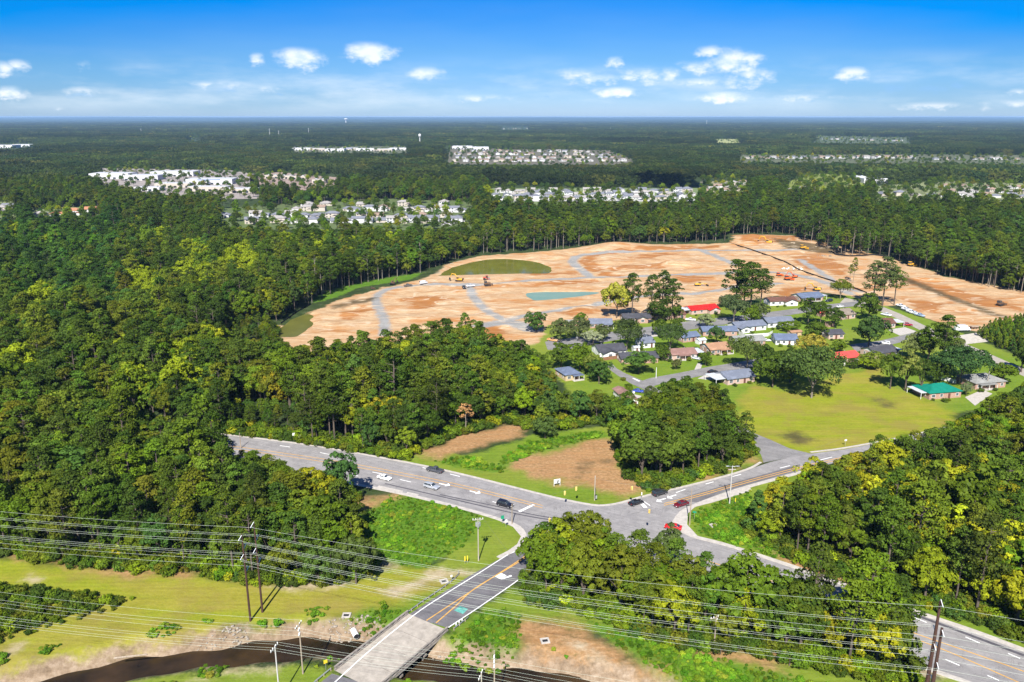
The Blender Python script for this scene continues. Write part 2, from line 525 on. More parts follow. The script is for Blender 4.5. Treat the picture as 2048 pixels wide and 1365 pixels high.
CLAY += [[(1065, 568), (1100, 563), (1190, 561), (1195, 566), (1120, 571)], [(805, 598), (830, 592), (900, 598), (840, 618), (818, 612)], [(670, 628), (740, 615), (760, 618), (700, 640)],
         [(1280, 507), (1370, 508), (1290, 518), (1260, 516)], [(1350, 555), (1440, 551), (1410, 562), (1370, 566)], [(1465, 476), (1590, 475), (1600, 485), (1540, 490), (1480, 486)],
         [(1150, 525), (1180, 510), (1200, 540), (1250, 552), (1200, 552)], [(1580, 515), (1640, 508), (1700, 535), (1680, 548), (1600, 535)], [(1800, 555), (1880, 570), (2000, 600), (2060, 625), (1960, 612), (1850, 580)],
         [(1170, 510), (1300, 494), (1440, 492), (1440, 497), (1300, 500), (1180, 514)], [(960, 640), (1010, 668), (980, 680), (930, 660)], [(1120, 625), (1220, 616), (1190, 628), (1140, 632)],
         [(1240, 531), (1340, 528), (1330, 536), (1220, 540)], [(1540, 585), (1620, 572), (1610, 582), (1560, 592)], [(1810, 600), (1900, 605), (1880, 622), (1830, 622)],
         [(1140, 545), (1180, 548), (1060, 552), (1040, 548)]]
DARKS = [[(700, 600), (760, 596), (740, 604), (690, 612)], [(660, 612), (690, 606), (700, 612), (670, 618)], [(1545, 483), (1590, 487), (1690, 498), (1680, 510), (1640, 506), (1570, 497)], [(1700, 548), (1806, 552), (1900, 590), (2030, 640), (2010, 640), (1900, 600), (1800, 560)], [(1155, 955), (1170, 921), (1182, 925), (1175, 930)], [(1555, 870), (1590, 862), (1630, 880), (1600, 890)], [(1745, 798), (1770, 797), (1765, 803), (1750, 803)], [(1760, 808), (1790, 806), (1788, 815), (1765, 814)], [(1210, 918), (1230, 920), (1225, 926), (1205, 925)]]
BANK += [[(-100, 1420), (110, 1352), (250, 1318), (330, 1293), (440, 1270), (512, 1258), (640, 1245), (700, 1236), (760, 1245), (740, 1290), (512, 1300), (300, 1330), (100, 1385)],
         [(830, 1330), (890, 1300), (920, 1290), (1020, 1320), (1050, 1355), (1040, 1400)]]
GRAVEL_LINES = [([(800, 574), (768, 582), (752, 598), (758, 618), (768, 640), (770, 670)], 8), ([(938, 574), (952, 600), (985, 630), (1030, 645), (1070, 660)], 8.5),
                ([(820, 572), (860, 569), (940, 570), (1060, 562), (1180, 556), (1300, 552), (1440, 547), (1560, 546), (1640, 562), (1700, 588)], 9),
                ([(1185, 556), (1162, 540), (1145, 524), (1160, 512), (1200, 507), (1290, 504), (1400, 501), (1480, 501), (1600, 500)], 10),
                ([(1405, 502), (1430, 512), (1470, 530)], 9), ([(960, 650), (1080, 626), (1200, 608), (1300, 590), (1400, 586), (1500, 570), (1560, 568)], 8), ([(1070, 660), (1010, 648), (960, 652)], 12),
                ([(1600, 520), (1640, 545), (1680, 570), (1720, 585)], 8)]
CREEK = [G(*p, -3) for p in [(-250, 1440), (60, 1385), (230, 1348), (350, 1329), (512, 1307), (640, 1297), (760, 1310), (840, 1335), (960, 1356), (1100, 1372), (1300, 1410)]]
HIGHWAY_R_FAR = [(1345, 1052), (1380, 1074), (1440, 1090), (1510, 1112), (1600, 1142), (1700, 1178), (1783, 1210), (1850, 1234), (1950, 1268), (2048, 1305), (2250, 1380)]
HIGHWAY_R_NEAR = [(1100, 1095), (1200, 1130), (1400, 1200), (1600, 1262), (1750, 1300), (1886, 1345), (1960, 1372), (2100, 1430)]


PONDS = [[(880, 548), (905, 534), (955, 521), (1000, 516.5), (1055, 520), (1097, 531), (1098, 545), (1040, 546), (960, 548), (880, 550)],
         [(1054, 592), (1066, 583), (1188, 582.5), (1184, 587), (1140, 593), (1076, 599)],
         [(556, 662), (575, 642), (600, 630), (618, 627), (624, 645), (605, 664), (572, 676), (556, 672)]]


def creek_depth(X, Y):
    d = line_d(CREEK, X, Y)
    w = 2.2 + 0.6 * np.sin(X * 0.21) + 0.5 * np.sin(X * 0.53 + 1)
    t = np.clip((d - w) / 5.5, 0, 1)
    return -3.9 * (1 - t * t * (3 - 2 * t))


def build_ground():
    gx = np.concatenate([[-40000, -15000, -6000, -2500, -1300, -800, -600], np.arange(-470, 560, 2.0), [600, 800, 1300, 2500, 6000, 15000, 40000]])
    gy = np.concatenate([[-3000, -400, 0, 60, 90], np.arange(110, 340, 1.2), np.arange(340, 940, 2.4), [980, 1100, 1400, 2000, 3000, 5000, 9000, 18000, 42000]])
    X, Y = np.meshgrid(gx, gy)
    x, y = X.ravel(), Y.ravel()
    near = (np.abs(x) < 640) & (y > 50) & (y < 1000)
    z = np.zeros_like(x)
    c = near & (y < 190)
    z[c] = creek_depth(x[c], y[c])
    # spoil heaps and graded banks on the building site
    for (px, py, hh, r) in [(1240, 494, 4, 22), (1205, 500, 3, 16), (1100, 510, 2.5, 14), (1345, 530, 2.5, 12), (1385, 528, 2, 12), (1530, 480, 2.5, 40), (1170, 622, 1.5, 10), (1490, 480, 2, 24), (1620, 490, 1.5, 20)]:
        gx0, gy0 = G(px, py)
        z += hh * np.exp(-(((x - gx0) / r) ** 2 + ((y - gy0) / r * 1.3) ** 2)) * near
    st_ = near & (y > 400)
    sm = np.clip(sdf(GP(SITE[0]), x[st_], y[st_]) / 12, 0, 1)
    for q in ([(880, 550), (905, 530), (1000, 514), (1100, 530), (1100, 548)], [(1050, 592), (1070, 581), (1190, 581), (1140, 594)], [(550, 672), (590, 630), (626, 628), (600, 675)]):
        sm *= np.clip((-sdf(GP(q), x[st_], y[st_]) - 2) / 8, .25, 1)
    rel = np.zeros(st_.sum())
    rr = np.random.default_rng(3)
    for k_ in range(22):
        a_, wl = rr.normal(0, .5), rr.uniform(7, 34)
        rel += np.sin((x[st_] * math.sin(a_) + y[st_] * math.cos(a_)) * 6.28 / wl + rr.uniform(0, 6.28) + 1.5 * np.sin(x[st_] * .03 + k_)) * wl / 34 * .16
    z[st_] += sm * rel
    for q in PONDS:                                       # the basins are dug into the ground
        t_ = np.clip((sdf(smooth_line(GP(q) + GP(q[:1]), 5)[:-1], x[st_], y[st_]) + 4 + rel * 2.5) / 9, 0, 1)
        z[st_] -= 1.9 * t_ * t_ * (3 - 2 * t_)
    V = np.stack([x, y, z], 1)
    ny, nx = X.shape
    i = (np.arange(ny - 1)[:, None] * nx + np.arange(nx - 1)[None, :]).ravel()
    me = mesh_np('ground', V, np.stack([i, i + 1, i + nx + 1, i + nx], 1), smooth=True)
    idx = np.where(near)[0]
    xs, ys = x[idx], y[idx]

    def attr(name, polys, extra=None):
        a = np.full(len(x), -60.0, np.float32)
        best = np.full(len(idx), -60.0)
        for p in polys:
            w = np.array(GP(p))
            b = (xs > w[:, 0].min() - 25) & (xs < w[:, 0].max() + 25) & (ys > w[:, 1].min() - 25) & (ys < w[:, 1].max() + 25)
            if b.any():
                best[b] = np.maximum(best[b], sdf(w, xs[b], ys[b]))
        if extra is not None:
            best = np.maximum(best, extra)
        a[idx] = best
        at = me.attributes.new(name, 'FLOAT', 'POINT')
        at.data.foreach_set('value', a)
    gl = np.full(len(idx), -60.0)
    for pts, w in GRAVEL_LINES:
        gl = np.maximum(gl, w * .37 - line_d(smooth_line(GP(pts)), xs, ys))
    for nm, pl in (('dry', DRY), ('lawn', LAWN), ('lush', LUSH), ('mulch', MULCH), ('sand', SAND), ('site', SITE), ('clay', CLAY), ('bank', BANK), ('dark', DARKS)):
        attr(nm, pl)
    attr('gravel', [], gl)
    attr('creek', [], 6.5 - line_d(CREEK, xs, ys))
    m = bpy.data.materials.new('ground')
    m.use_nodes = True
    nt = m.node_tree
    b = nt.nodes['Principled BSDF']
    b.inputs['Roughness'].default_value = 0.95
    b.inputs['Specular IOR Level'].default_value = 0.1
    pos = nt.nodes.new('ShaderNodeNewGeometry').outputs['Position']
    nA, nB, nC = noise(nt, pos, 0.02, 5, 0.6), noise(nt, pos, 0.13, 6, 0.65), noise(nt, pos, 0.9, 4, 0.7)
    st = node(nt, 'ShaderNodeVectorMath', {0: pos, 1: (0.35, 1.6, 1)}, operation='MULTIPLY').outputs[0]
    nS = noise(nt, st, 0.05, 6, 0.65, 0.6)
    nT = noise(nt, node(nt, 'ShaderNodeVectorMath', {0: pos, 1: (0.25, 1.2, 1)}, operation='MULTIPLY').outputs[0], 0.4, 5, 0.7)
    nC2 = mth(nt, 'ADD', mth(nt, 'MULTIPLY', nC, 0.5), mth(nt, 'MULTIPLY', nB, 0.5))

    nE = noise(nt, pos, 0.22, 6, 0.7)
    nE2 = noise(nt, pos, 0.07, 5, 0.6)

    def m3(n, a, bb, c):
        return ramp(nt, n, [(0.3, a), (0.5, bb), (0.7, c)])
    floor = m3(nB, (0.018, 0.03, 0.01), (0.035, 0.055, 0.016), (0.06, 0.075, 0.03))
    cols = {
        'lawn': mixc(nt, sstep(nt, nA, 0.4, 0.65), m3(nC2, (0.085, 0.145, 0.012), (0.125, 0.195, 0.016), (0.165, 0.225, 0.024)), m3(nC2, (0.13, 0.165, 0.018), (0.175, 0.215, 0.026), (0.21, 0.235, 0.04))),
        'dry': mixc(nt, mth(nt, 'MULTIPLY', sstep(nt, nE2, 0.47, 0.64), 0.6), mixc(nt, sstep(nt, nS, 0.4, 0.62), m3(nC2, (0.142, 0.175, 0.011), (0.204, 0.233, 0.015), (0.257, 0.265, 0.022)), m3(nC2, (0.190, 0.180, 0.021), (0.247, 0.228, 0.030), (0.294, 0.260, 0.049))), (0.223, 0.175, 0.045)),
        'lush': m3(nC2, (0.044, 0.104, 0.009), (0.081, 0.167, 0.013), (0.141, 0.215, 0.022)),
        'mulch': mixc(nt, sstep(nt, nT, 0.35, 0.62), m3(nC2, (0.211, 0.113, 0.048), (0.318, 0.172, 0.073), (0.381, 0.229, 0.105)), m3(nC, (0.168, 0.125, 0.048), (0.318, 0.187, 0.087), (0.444, 0.281, 0.144))),
        'sand': m3(nC2, (0.269, 0.204, 0.125), (0.393, 0.316, 0.207), (0.518, 0.429, 0.311)),
        'bank': mixc(nt, sstep(nt, nB, 0.44, 0.58), m3(nC2, (0.12, 0.08, 0.045), (0.26, 0.19, 0.125), (0.38, 0.3, 0.22)), m3(nC, (0.05, 0.1, 0.01), (0.09, 0.16, 0.014), (0.13, 0.19, 0.022))),
        'site': mixc(nt, mth(nt, 'MULTIPLY', sstep(nt, mth(nt, 'ADD', mth(nt, 'MULTIPLY', nS, 0.62), mth(nt, 'MULTIPLY', nE2, 0.38)), 0.47, 0.63), 0.9), mixc(nt, sstep(nt, nT, 0.4, 0.6), m3(nC2, (0.323, 0.177, 0.080), (0.402, 0.246, 0.128), (0.461, 0.307, 0.168)), m3(nC2, (0.412, 0.270, 0.144), (0.490, 0.349, 0.204), (0.568, 0.428, 0.264))), mixc(nt, sstep(nt, nB, 0.4, 0.62), (0.392, 0.181, 0.056), (0.363, 0.140, 0.032))),
        'clay': m3(nT, (0.266, 0.096, 0.022), (0.311, 0.118, 0.027), (0.340, 0.163, 0.052)),
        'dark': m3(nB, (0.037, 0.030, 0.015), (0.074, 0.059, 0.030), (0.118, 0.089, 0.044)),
        'gravel': m3(nC2, (0.200, 0.192, 0.170), (0.266, 0.259, 0.244), (0.326, 0.318, 0.303)),
        'creek': m3(nC2, (0.09, 0.06, 0.035), (0.24, 0.175, 0.115), (0.38, 0.3, 0.22)),
    }
    edge = {'lawn': (5, 1.5), 'dry': (6, 2.5), 'lush': (5, 1.5), 'mulch': (11, 3.5), 'sand': (5, 2.5), 'bank': (4, 1.5), 'site': (9, 1.5), 'clay': (14, 3.0), 'dark': (5, 3.0), 'gravel': (3.5, 1.6), 'creek': (5, 2.0)}
    col = floor
    for k in ('lawn', 'dry', 'lush', 'mulch', 'sand', 'bank', 'site', 'clay', 'gravel', 'dark', 'creek'):
        amp, w = edge[k]
        a = nt.nodes.new('ShaderNodeAttribute')
        a.attribute_name = k
        e = mth(nt, 'ADD', a.outputs['Fac'], mth(nt, 'MULTIPLY', mth(nt, 'SUBTRACT', nE2 if k in ('clay', 'site', 'dry', 'mulch') else nE, 0.5), amp * 2))
        fac = sstep(nt, e, -w, w)
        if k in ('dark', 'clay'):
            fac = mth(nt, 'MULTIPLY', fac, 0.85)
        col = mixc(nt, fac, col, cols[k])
    # pale haul tracks winding over the building site
    wt_ = noise(nt, node(nt, 'ShaderNodeVectorMath', {0: pos, 1: (0.3, 1.0, 1)}, operation='MULTIPLY').outputs[0], 0.035, 3, 0.5, 0.8)
    tr_ = mth(nt, 'SUBTRACT', 1.0, sstep(nt, mth(nt, 'ABSOLUTE', mth(nt, 'SUBTRACT', mth(nt, 'FRACT', mth(nt, 'MULTIPLY', wt_, 7.0)), 0.5)), 0.03, 0.1))
    sa_ = nt.nodes.new('ShaderNodeAttribute')
    sa_.attribute_name = 'site'
    tr_ = mth(nt, 'MULTIPLY', mth(nt, 'MULTIPLY', tr_, sstep(nt, sa_.outputs['Fac'], 4.0, 9.0)), mth(nt, 'MULTIPLY', sstep(nt, nB, 0.38, 0.55), 0.65))
    col = mixc(nt, tr_, col, (0.55, 0.44, 0.31))
    # tyre tracks and mower lines: fine streaks
    trk = noise(nt, node(nt, 'ShaderNodeVectorMath', {0: pos, 1: (0.12, 2.4, 1)}, operation='MULTIPLY').outputs[0], 0.5, 4, 0.6)
    col = mixc(nt, mth(nt, 'MULTIPLY', sstep(nt, trk, 0.35, 0.7), 0.38), col, mixc(nt, 1.0, col, (0.6, 0.56, 0.5), 'MULTIPLY'))
    nt.links.new(col, b.inputs['Base Color'])
    bump = node(nt, 'ShaderNodeBump', {'Height': nC2, 'Strength': 0.6, 'Distance': 0.6})
    nt.links.new(bump.outputs[0], b.inputs['Normal'])
    me.materials.append(m)
    tag(obj('ground', me), 'flat ground with lawns, cleared soil and woodland floor', kind='structure')


build_ground()


# ------------------------------------------------------------------ water
def flat_mesh(name, pts, z, m, parent=None, fan=None):
    """Flat polygon (any outline) at height z."""
    bm = bmesh.new()
    vs = [bm.verts.new((x, y, z)) for x, y in pts]
    f = bm.faces.new(vs)
    if f.normal.z < 0:
        f.normal_flip()
    bm.normal_update()
    for f in bm.faces:
        if f.normal.z < 0:
            f.normal_flip()
    bmesh.ops.triangulate(bm, faces=bm.faces[:])
    me = bpy.data.meshes.new(name)
    bm.to_mesh(me)
    bm.free()
    me.materials.append(m)
    return obj(name, me, parent)


def water_mat(name, col, rough=0.06, bump=0.12, col2=None):
    m = bpy.data.materials.new(name)
    m.use_nodes = True
    nt = m.node_tree
    b = nt.nodes['Principled BSDF']
    pos = nt.nodes.new('ShaderNodeNewGeometry').outputs['Position']
    n = noise(nt, pos, 0.08, 4, 0.6)
    nt.links.new(ramp(nt, n, [(0.35, col), (0.65, col2 or tuple(c * 1.4 for c in col))]), b.inputs['Base Color'])
    b.inputs['Roughness'].default_value = rough
    b.inputs['Specular IOR Level'].default_value = 0.15
    n2 = noise(nt, pos, 1.6, 3, 0.5)
    bn = node(nt, 'ShaderNodeBump', {'Height': n2, 'Strength': bump, 'Distance': 0.05})
    nt.links.new(bn.outputs[0], b.inputs['Normal'])
    return m


def ribbon(line, w0, w1=None):
    """Outline of a band w0 to the left and w1 to the right of a polyline."""
    w1 = w0 if w1 is None else w1
    L, R = [], []
    for i, p in enumerate(line):
        a, b = Vector(line[max(i - 1, 0)]), Vector(line[min(i + 1, len(line) - 1)])
        d = (b - a).normalized()
        n = Vector((-d.y, d.x))
        L.append((p[0] + n.x * w0, p[1] + n.y * w0))
        R.append((p[0] - n.x * w1, p[1] - n.y * w1))
    return L, R


def strip_mesh(name, L, R, z, m, parent=None, thick=0.0):
    """Band between two outlines of equal length at height z; thick gives it visible sides (a kerb)."""
    n = len(L)
    V = [(x, y, z) for x, y in L] + [(x, y, z) for x, y in R]
    Fq = [(i, n + i, n + i + 1, i + 1) for i in range(n - 1)]
    me = bpy.data.meshes.new(name)
    if thick:
        V += [(x, y, z - thick) for x, y in L] + [(x, y, z - thick) for x, y in R]
        Fq += [(i + 1, 2 * n + i + 1, 2 * n + i, i) for i in range(n - 1)] + [(n + i, 3 * n + i, 3 * n + i + 1, n + i + 1) for i in range(n - 1)]
        Fq += [(0, 2 * n, 3 * n, n), (n - 1, 2 * n - 1, 4 * n - 1, 3 * n - 1)]
    me.from_pydata(V, [], Fq)
    bm = bmesh.new()
    bm.from_mesh(me)
    bmesh.ops.recalc_face_normals(bm, faces=bm.faces)
    if bm.faces and bm.faces[:][0].normal.z < 0:
        bmesh.ops.reverse_faces(bm, faces=bm.faces)
    bm.to_mesh(me)
    bm.free()
    me.materials.append(m)
    return obj(name, me, parent)


L_, R_ = ribbon(smooth_line(CREEK), 8.5)
tag(strip_mesh('creek_water', L_, R_, -3.05, water_mat('creek water', (0.012, 0.009, 0.005), 0.1, 0.15, (0.05, 0.03, 0.014))), 'dark brown creek running under the bridge', kind='structure')


def grow(poly, k):
    """Outline pushed outwards from its centre by k metres."""
    c = Vector((sum(p[0] for p in poly) / len(poly), sum(p[1] for p in poly) / len(poly)))
    out = []
    for p in poly:
        d = Vector(p) - c
        out.append(tuple(Vector(p) + d.normalized() * k))
    return out


for q, m_, lb in zip(PONDS, (water_mat('green pond', (0.11, 0.112, 0.016), 0.1, 0.06, (0.15, 0.145, 0.026)), water_mat('teal basin', (0.13, 0.22, 0.17), 0.35, 0.05, (0.17, 0.25, 0.19)), water_mat('small pond', (0.09, 0.09, 0.018), 0.3, 0.1)),
                     ('olive green pond on the far side of the building site', 'narrow teal green basin dug into the orange clay', 'small green pond at the near corner of the building site')):
    tag(flat_mesh('pond', grow(smooth_line(GP(q) + GP(q[:1]), 5)[:-1], 6), -0.75, m_), lb, kind='structure')


# ------------------------------------------------------------------ roads, kerbs, markings
def asphalt(name, col, worn):
    m = bpy.data.materials.new(name)
    m.use_nodes = True
    nt = m.node_tree
    b = nt.nodes['Principled BSDF']
    pos = nt.nodes.new('ShaderNodeNewGeometry').outputs['Position']
    n1, n2 = noise(nt, pos, 0.25, 6, 0.65), noise(nt, pos, 2.5, 4, 0.7)
    st = noise(nt, node(nt, 'ShaderNodeVectorMath', {0: node(nt, 'ShaderNodeVectorRotate', {'Vector': pos, 'Angle': 0.5}, rotation_type='Z_AXIS').outputs[0], 1: (0.06, 1.5, 1)}, operation='MULTIPLY').outputs[0], 0.6, 4, 0.6)
    c = ramp(nt, n1, [(0.3, tuple(x * 0.85 for x in col)), (0.7, worn)])
    c = mixc(nt, mth(nt, 'MULTIPLY', sstep(nt, n2, 0.4, 0.7), 0.25), c, tuple(x * 0.8 for x in col))
    c = mixc(nt, mth(nt, 'MULTIPLY', sstep(nt, st, 0.4, 0.65), 0.4), c, tuple(x * 0.72 for x in col))
    ck = noise(nt, pos, 0.16, 5, 0.75, 0.8)
    crack = mth(nt, 'SUBTRACT', 1.0, sstep(nt, mth(nt, 'ABSOLUTE', mth(nt, 'SUBTRACT', ck, 0.5)), 0.004, 0.012))
    c = mixc(nt, mth(nt, 'MULTIPLY', crack, 0.45), c, tuple(x * 0.35 for x in col))
    cell = node(nt, 'ShaderNodeTexVoronoi', {'Vector': node(nt, 'ShaderNodeVectorRotate', {'Vector': pos, 'Angle': 0.52}, rotation_type='Z_AXIS').outputs[0], 'Scale': 0.07}, distance='CHEBYCHEV')
    c = mixc(nt, mth(nt, 'MULTIPLY', sstep(nt, node(nt, 'ShaderNodeSeparateColor', {0: cell.outputs['Color']}).outputs[0], 0.72, 0.76), 0.22), c, tuple(x * 0.6 for x in col))
    nt.links.new(c, b.inputs['Base Color'])
    b.inputs['Roughness'].default_value = 0.85
    b.inputs['Specular IOR Level'].default_value = 0.25
    return m


M_ASPH = asphalt('old asphalt', (0.24, 0.226, 0.222), (0.315, 0.297, 0.285))
M_NEW = asphalt('newer asphalt', (0.135, 0.127, 0.132), (0.18, 0.17, 0.172))
M_STREET = asphalt('street asphalt', (0.2, 0.19, 0.185), (0.26, 0.247, 0.237))
M_CONC = mat('pale concrete', (0.4, 0.365, 0.325), 0.9, 0.12, 0.8)
M_DECK = mat('bridge concrete', (0.34, 0.3, 0.25), 0.9, 0.16, 0.5, stretch=(1, 1, 1))
M_DARKC = mat('weathered concrete', (0.24, 0.21, 0.18), 0.95, 0.25, 0.8)
M_WHITE = mat('white road paint', (0.78, 0.77, 0.74), 0.7, 0.1, 2.0)
M_YEL = mat('yellow road paint', (0.55, 0.3, 0.07), 0.7, 0.1, 2.0)
M_SKID = mat('tyre rubber marks', (0.075, 0.07, 0.08), 0.8, 0.2, 1.0)

MAIN = [*ROAD_A_FAR, (1195, 1013), (1232, 1010), (1270, 1000), (1300, 992), (1400, 968), (1470, 949), (1505, 937), (1540, 925), (1600, 911), (1690, 899), (1800, 878), (1915, 852), (2080, 815),
        (2080, 836), (1915, 872), (1800, 900), (1690, 922), (1600, 942), (1500, 969), (1450, 985), (1400, 1003), (1366, 1018), (1350, 1034), *HIGHWAY_R_FAR,
        (2100, 1430), (1960, 1372), (1886, 1345), (1750, 1300), (1600, 1262), (1400, 1200), (1200, 1132), (1120, 1112), (1075, 1128), (1030, 1167), (960, 1216), (897, 1257), (814, 1232), (870, 1196), (940, 1152), (1000, 1118), (1042, 1095), (1054, 1075), (1040, 1053), *ROAD_A_NEAR[::-1]]
road = tag(flat_mesh('highway', GP(MAIN), 0.05, M_ASPH), 'worn grey highway junction with turn lanes', kind='structure')
tag(flat_mesh('road_approach', GP([(814, 1232), (897, 1257), (960, 1216), (1030, 1167), (1068, 1130), (1063, 1087), (1028, 1104), (1000, 1118), (940, 1152), (870, 1196)]), 0.056, M_NEW), 'newer dark asphalt leading onto the bridge', kind='structure')
tag(flat_mesh('road_patch', GP([(1395, 1006), (1450, 984), (1510, 966), (1600, 941), (1600, 929), (1500, 957), (1440, 974), (1345, 1002)]), 0.056, M_NEW), 'newer dark lane of asphalt on the east arm of the junction', kind='structure')


def street(name, L, R, label, m=None, z=0.06):
    return tag(flat_mesh(name, GP(L) + GP(R)[::-1], z, m or M_STREET), label, kind='structure')


street('side_street', [(1527, 926), (1522, 910), (1508, 892), (1488, 872), (1420, 838), (1340, 803), (1302, 786), (1262, 768), (1236, 752), (1222, 742), (1212, 730)], [(1622, 908), (1580, 898), (1540, 880), (1510, 868), (1450, 838), (1370, 802), (1330, 786), (1290, 764), (1252, 748), (1234, 738), (1224, 728)], 'grey side street running up from the highway into the houses')
street('residential_street', [(1275, 765), (1300, 757), (1360, 746), (1420, 734), (1470, 726), (1560, 710)], [(1300, 775), (1320, 769), (1380, 757), (1440, 745), (1500, 736), (1570, 720)], 'grey residential street between brick houses', z=0.066)
street('residential_street', [(1090, 684), (1120, 680), (1165, 672), (1240, 662), (1300, 654), (1400, 640), (1480, 632), (1560, 622), (1660, 609), (1716, 603)], [(1095, 700), (1130, 700), (1190, 688), (1260, 676), (1330, 668), (1410, 655), (1490, 644), (1570, 632), (1665, 618), (1716, 612)], 'grey residential street in front of the back row of houses', z=0.066)
street('residential_street', [(1700, 690), (1760, 682), (1820, 668), (1856, 660)], [(1712, 704), (1770, 693), (1830, 678), (1864, 668)], 'short grey residential street by the red car', z=0.066)
street('access_road', [(1690, 596), (1760, 612), (1800, 628), (1850, 652), (1900, 676), (1960, 700), (2040, 735), (2120, 765)], [(1680, 606), (1758, 622), (1795, 638), (1842, 662), (1888, 684), (1950, 710), (2030, 745), (2100, 778)], 'pale concrete access road along the cleared land', m=mat('access road concrete', (0.31, 0.275, 0.23), 0.9, 0.12, 0.4), z=0.062)
street('driveway', [(1895, 675), (1960, 665), (1990, 662)], [(1925, 690), (1975, 684), (2000, 678)], 'pale gravel turning area beside the white box truck', m=mat('pale gravel', (0.42, 0.38, 0.32), 0.95, 0.15, 0.6), z=0.058)
for L, R, lb in [([(1291, 663), (1330, 655)], [(1297, 676), (1345, 668)], 'concrete driveway of the dark roofed house'), ([(1365, 652), (1420, 640)], [(1370, 660), (1430, 650)], 'concrete driveway beside the red roofed house'),
                 ([(1235, 795), (1262, 788)], [(1255, 808), (1285, 793)], 'concrete driveway with the blue car'), ([(1420, 745), (1395, 758)], [(1435, 748), (1440, 762)], 'concrete driveway of the slate roofed brick house'),
                 ([(1775, 660), (1800, 672)], [(1810, 655), (1835, 664)], 'concrete driveway with the dark red car'), ([(1930, 795), (1965, 780)], [(1950, 812), (1985, 788)], 'bright concrete yard beside the green roofed house'),
                 ([(1395, 727), (1385, 748)], [(1405, 727), (1399, 746)], 'narrow concrete path to the brown roofed house')]:
    street('driveway', L, R, lb, m=M_CONC, z=0.054)

# kerbs and gutters
for nm, pts, wl, wr, lb in [
    ('kerb', ROAD_A_FAR + [(1195, 1013), (1232, 1010), (1270, 1000), (1300, 992), (1400, 968), (1470, 949), (1505, 937), (1524, 926)], 0.9, 0.0, 'pale concrete kerb along the far side of the highway'),
    ('kerb', [(1622, 906), (1690, 897.5), (1800, 877), (1915, 851)], 0.8, 0.0, 'pale concrete kerb below the dry field'),
    ('kerb', ROAD_A_NEAR + [(1040, 1053), (1054, 1075), (1042, 1095), (1000, 1118)], 0.0, 1.3, 'pale concrete kerb rounding the corner by the transformer pole'),
    ('kerb', [(1600, 943), (1500, 970), (1450, 986), (1400, 1004), (1366, 1019), (1350, 1036)] + HIGHWAY_R_FAR, 1.5, 0.0, 'pale concrete kerb along the wood beyond the highway'),
    ('kerb', [(1750, 1300), (1886, 1345), (1960, 1372), (2100, 1430)], 0.0, 1.3, 'pale concrete kerb below the tall brown poles')]:
    ln = smooth_line(GP(pts), 3)
    a, b = ribbon(ln, wl, wr)
    tag(strip_mesh(nm, a, b, 0.14, M_CONC, thick=0.14), lb, kind='structure')
tag(strip_mesh('pavement', *[GP(p) for p in ([(1374, 1012), (1420, 1000), (1470, 985), (1500, 976)], [(1380, 1017), (1424, 1006), (1474, 991), (1504, 982)])], 0.05, M_CONC), 'narrow concrete pavement behind the red car', kind='structure')
tag(flat_mesh('pavement', GP([(1350, 1034), (1366, 1019), (1400, 1004), (1390, 1015), (1376, 1028), (1374, 1050), (1395, 1073), (1440, 1086), (1510, 1107), (1600, 1136), (1600, 1141), (1500, 1109), (1440, 1090), (1380, 1074), (1345, 1052)]), 0.145, M_CONC), 'pale concrete corner with pavement beside the traffic signal pole', kind='structure')
tag(flat_mesh('pavement', GP([(1040, 1053), (1054, 1075), (1042, 1095), (1016, 1112), (1014, 1104), (1034, 1090), (1042, 1074), (1026, 1055), (1000, 1044), (1000, 1037)]), 0.145, M_CONC), 'pale concrete corner apron beside the transformer pole', kind='structure')


def marking(pts, w, m, nm='lane_line', z=0.085, parent=None):
    a, b = ribbon(smooth_line(GP(pts), 4) if len(pts) > 2 else GP(pts), w / 2)
    return strip_mesh(nm, a, b, z, m, parent or road)


def patch(pts, m, nm='marking', z=0.085):
    return flat_mesh(nm, GP(pts), z, m, road)


for off in (0, 5.5):
    marking([(330, 876 + off), (450, 891 + off), (602, 912 + off), (697, 927 + off), (780, 942 + off), (862, 958 + off), (940, 975 + off * .9), (1024, 996 + off * .9), (1085, 1012 + off * .9)], 0.28, M_YEL, 'centre_line')
    marking([(1328, 1008 + off * .7), (1400, 989 + off * .7), (1470, 969 + off * .7), (1536, 951 + off * .7), (1640, 925 + off * .7), (1760, 900 + off * .5), (1900, 868 + off * .5)], 0.3, M_YEL, 'centre_line')
marking([(853, 1242), (920, 1198), (960, 1172), (1024, 1131), (1052, 1112)], 0.3, M_YEL, 'centre_line', 0.09)
marking([(872, 1247), (910, 1214), (937, 1188), (965, 1168), (1024, 1133.5), (1053, 1114.5)], 0.3, M_YEL, 'centre_line', 0.094)
marking([(1400, 1118), (1600, 1182), (1811, 1261), (1930, 1302), (2048, 1344), (2150, 1382)], 0.3, M_YEL, 'centre_line')
marking([(1400, 1126), (1600, 1191), (1816, 1273), (1920, 1314), (2033, 1364), (2120, 1400)], 0.3, M_YEL, 'centre_line')
marking([(665, 1370), (740, 1302), (827, 1232), (880, 1196), (960, 1146), (1010, 1114), (1030, 1104)], 0.25, M_WHITE, 'edge_line', 0.1)
marking([(897, 1256), (960, 1214), (1024, 1170), (1040, 1158)], 0.25, M_WHITE, 'edge_line', 0.1)
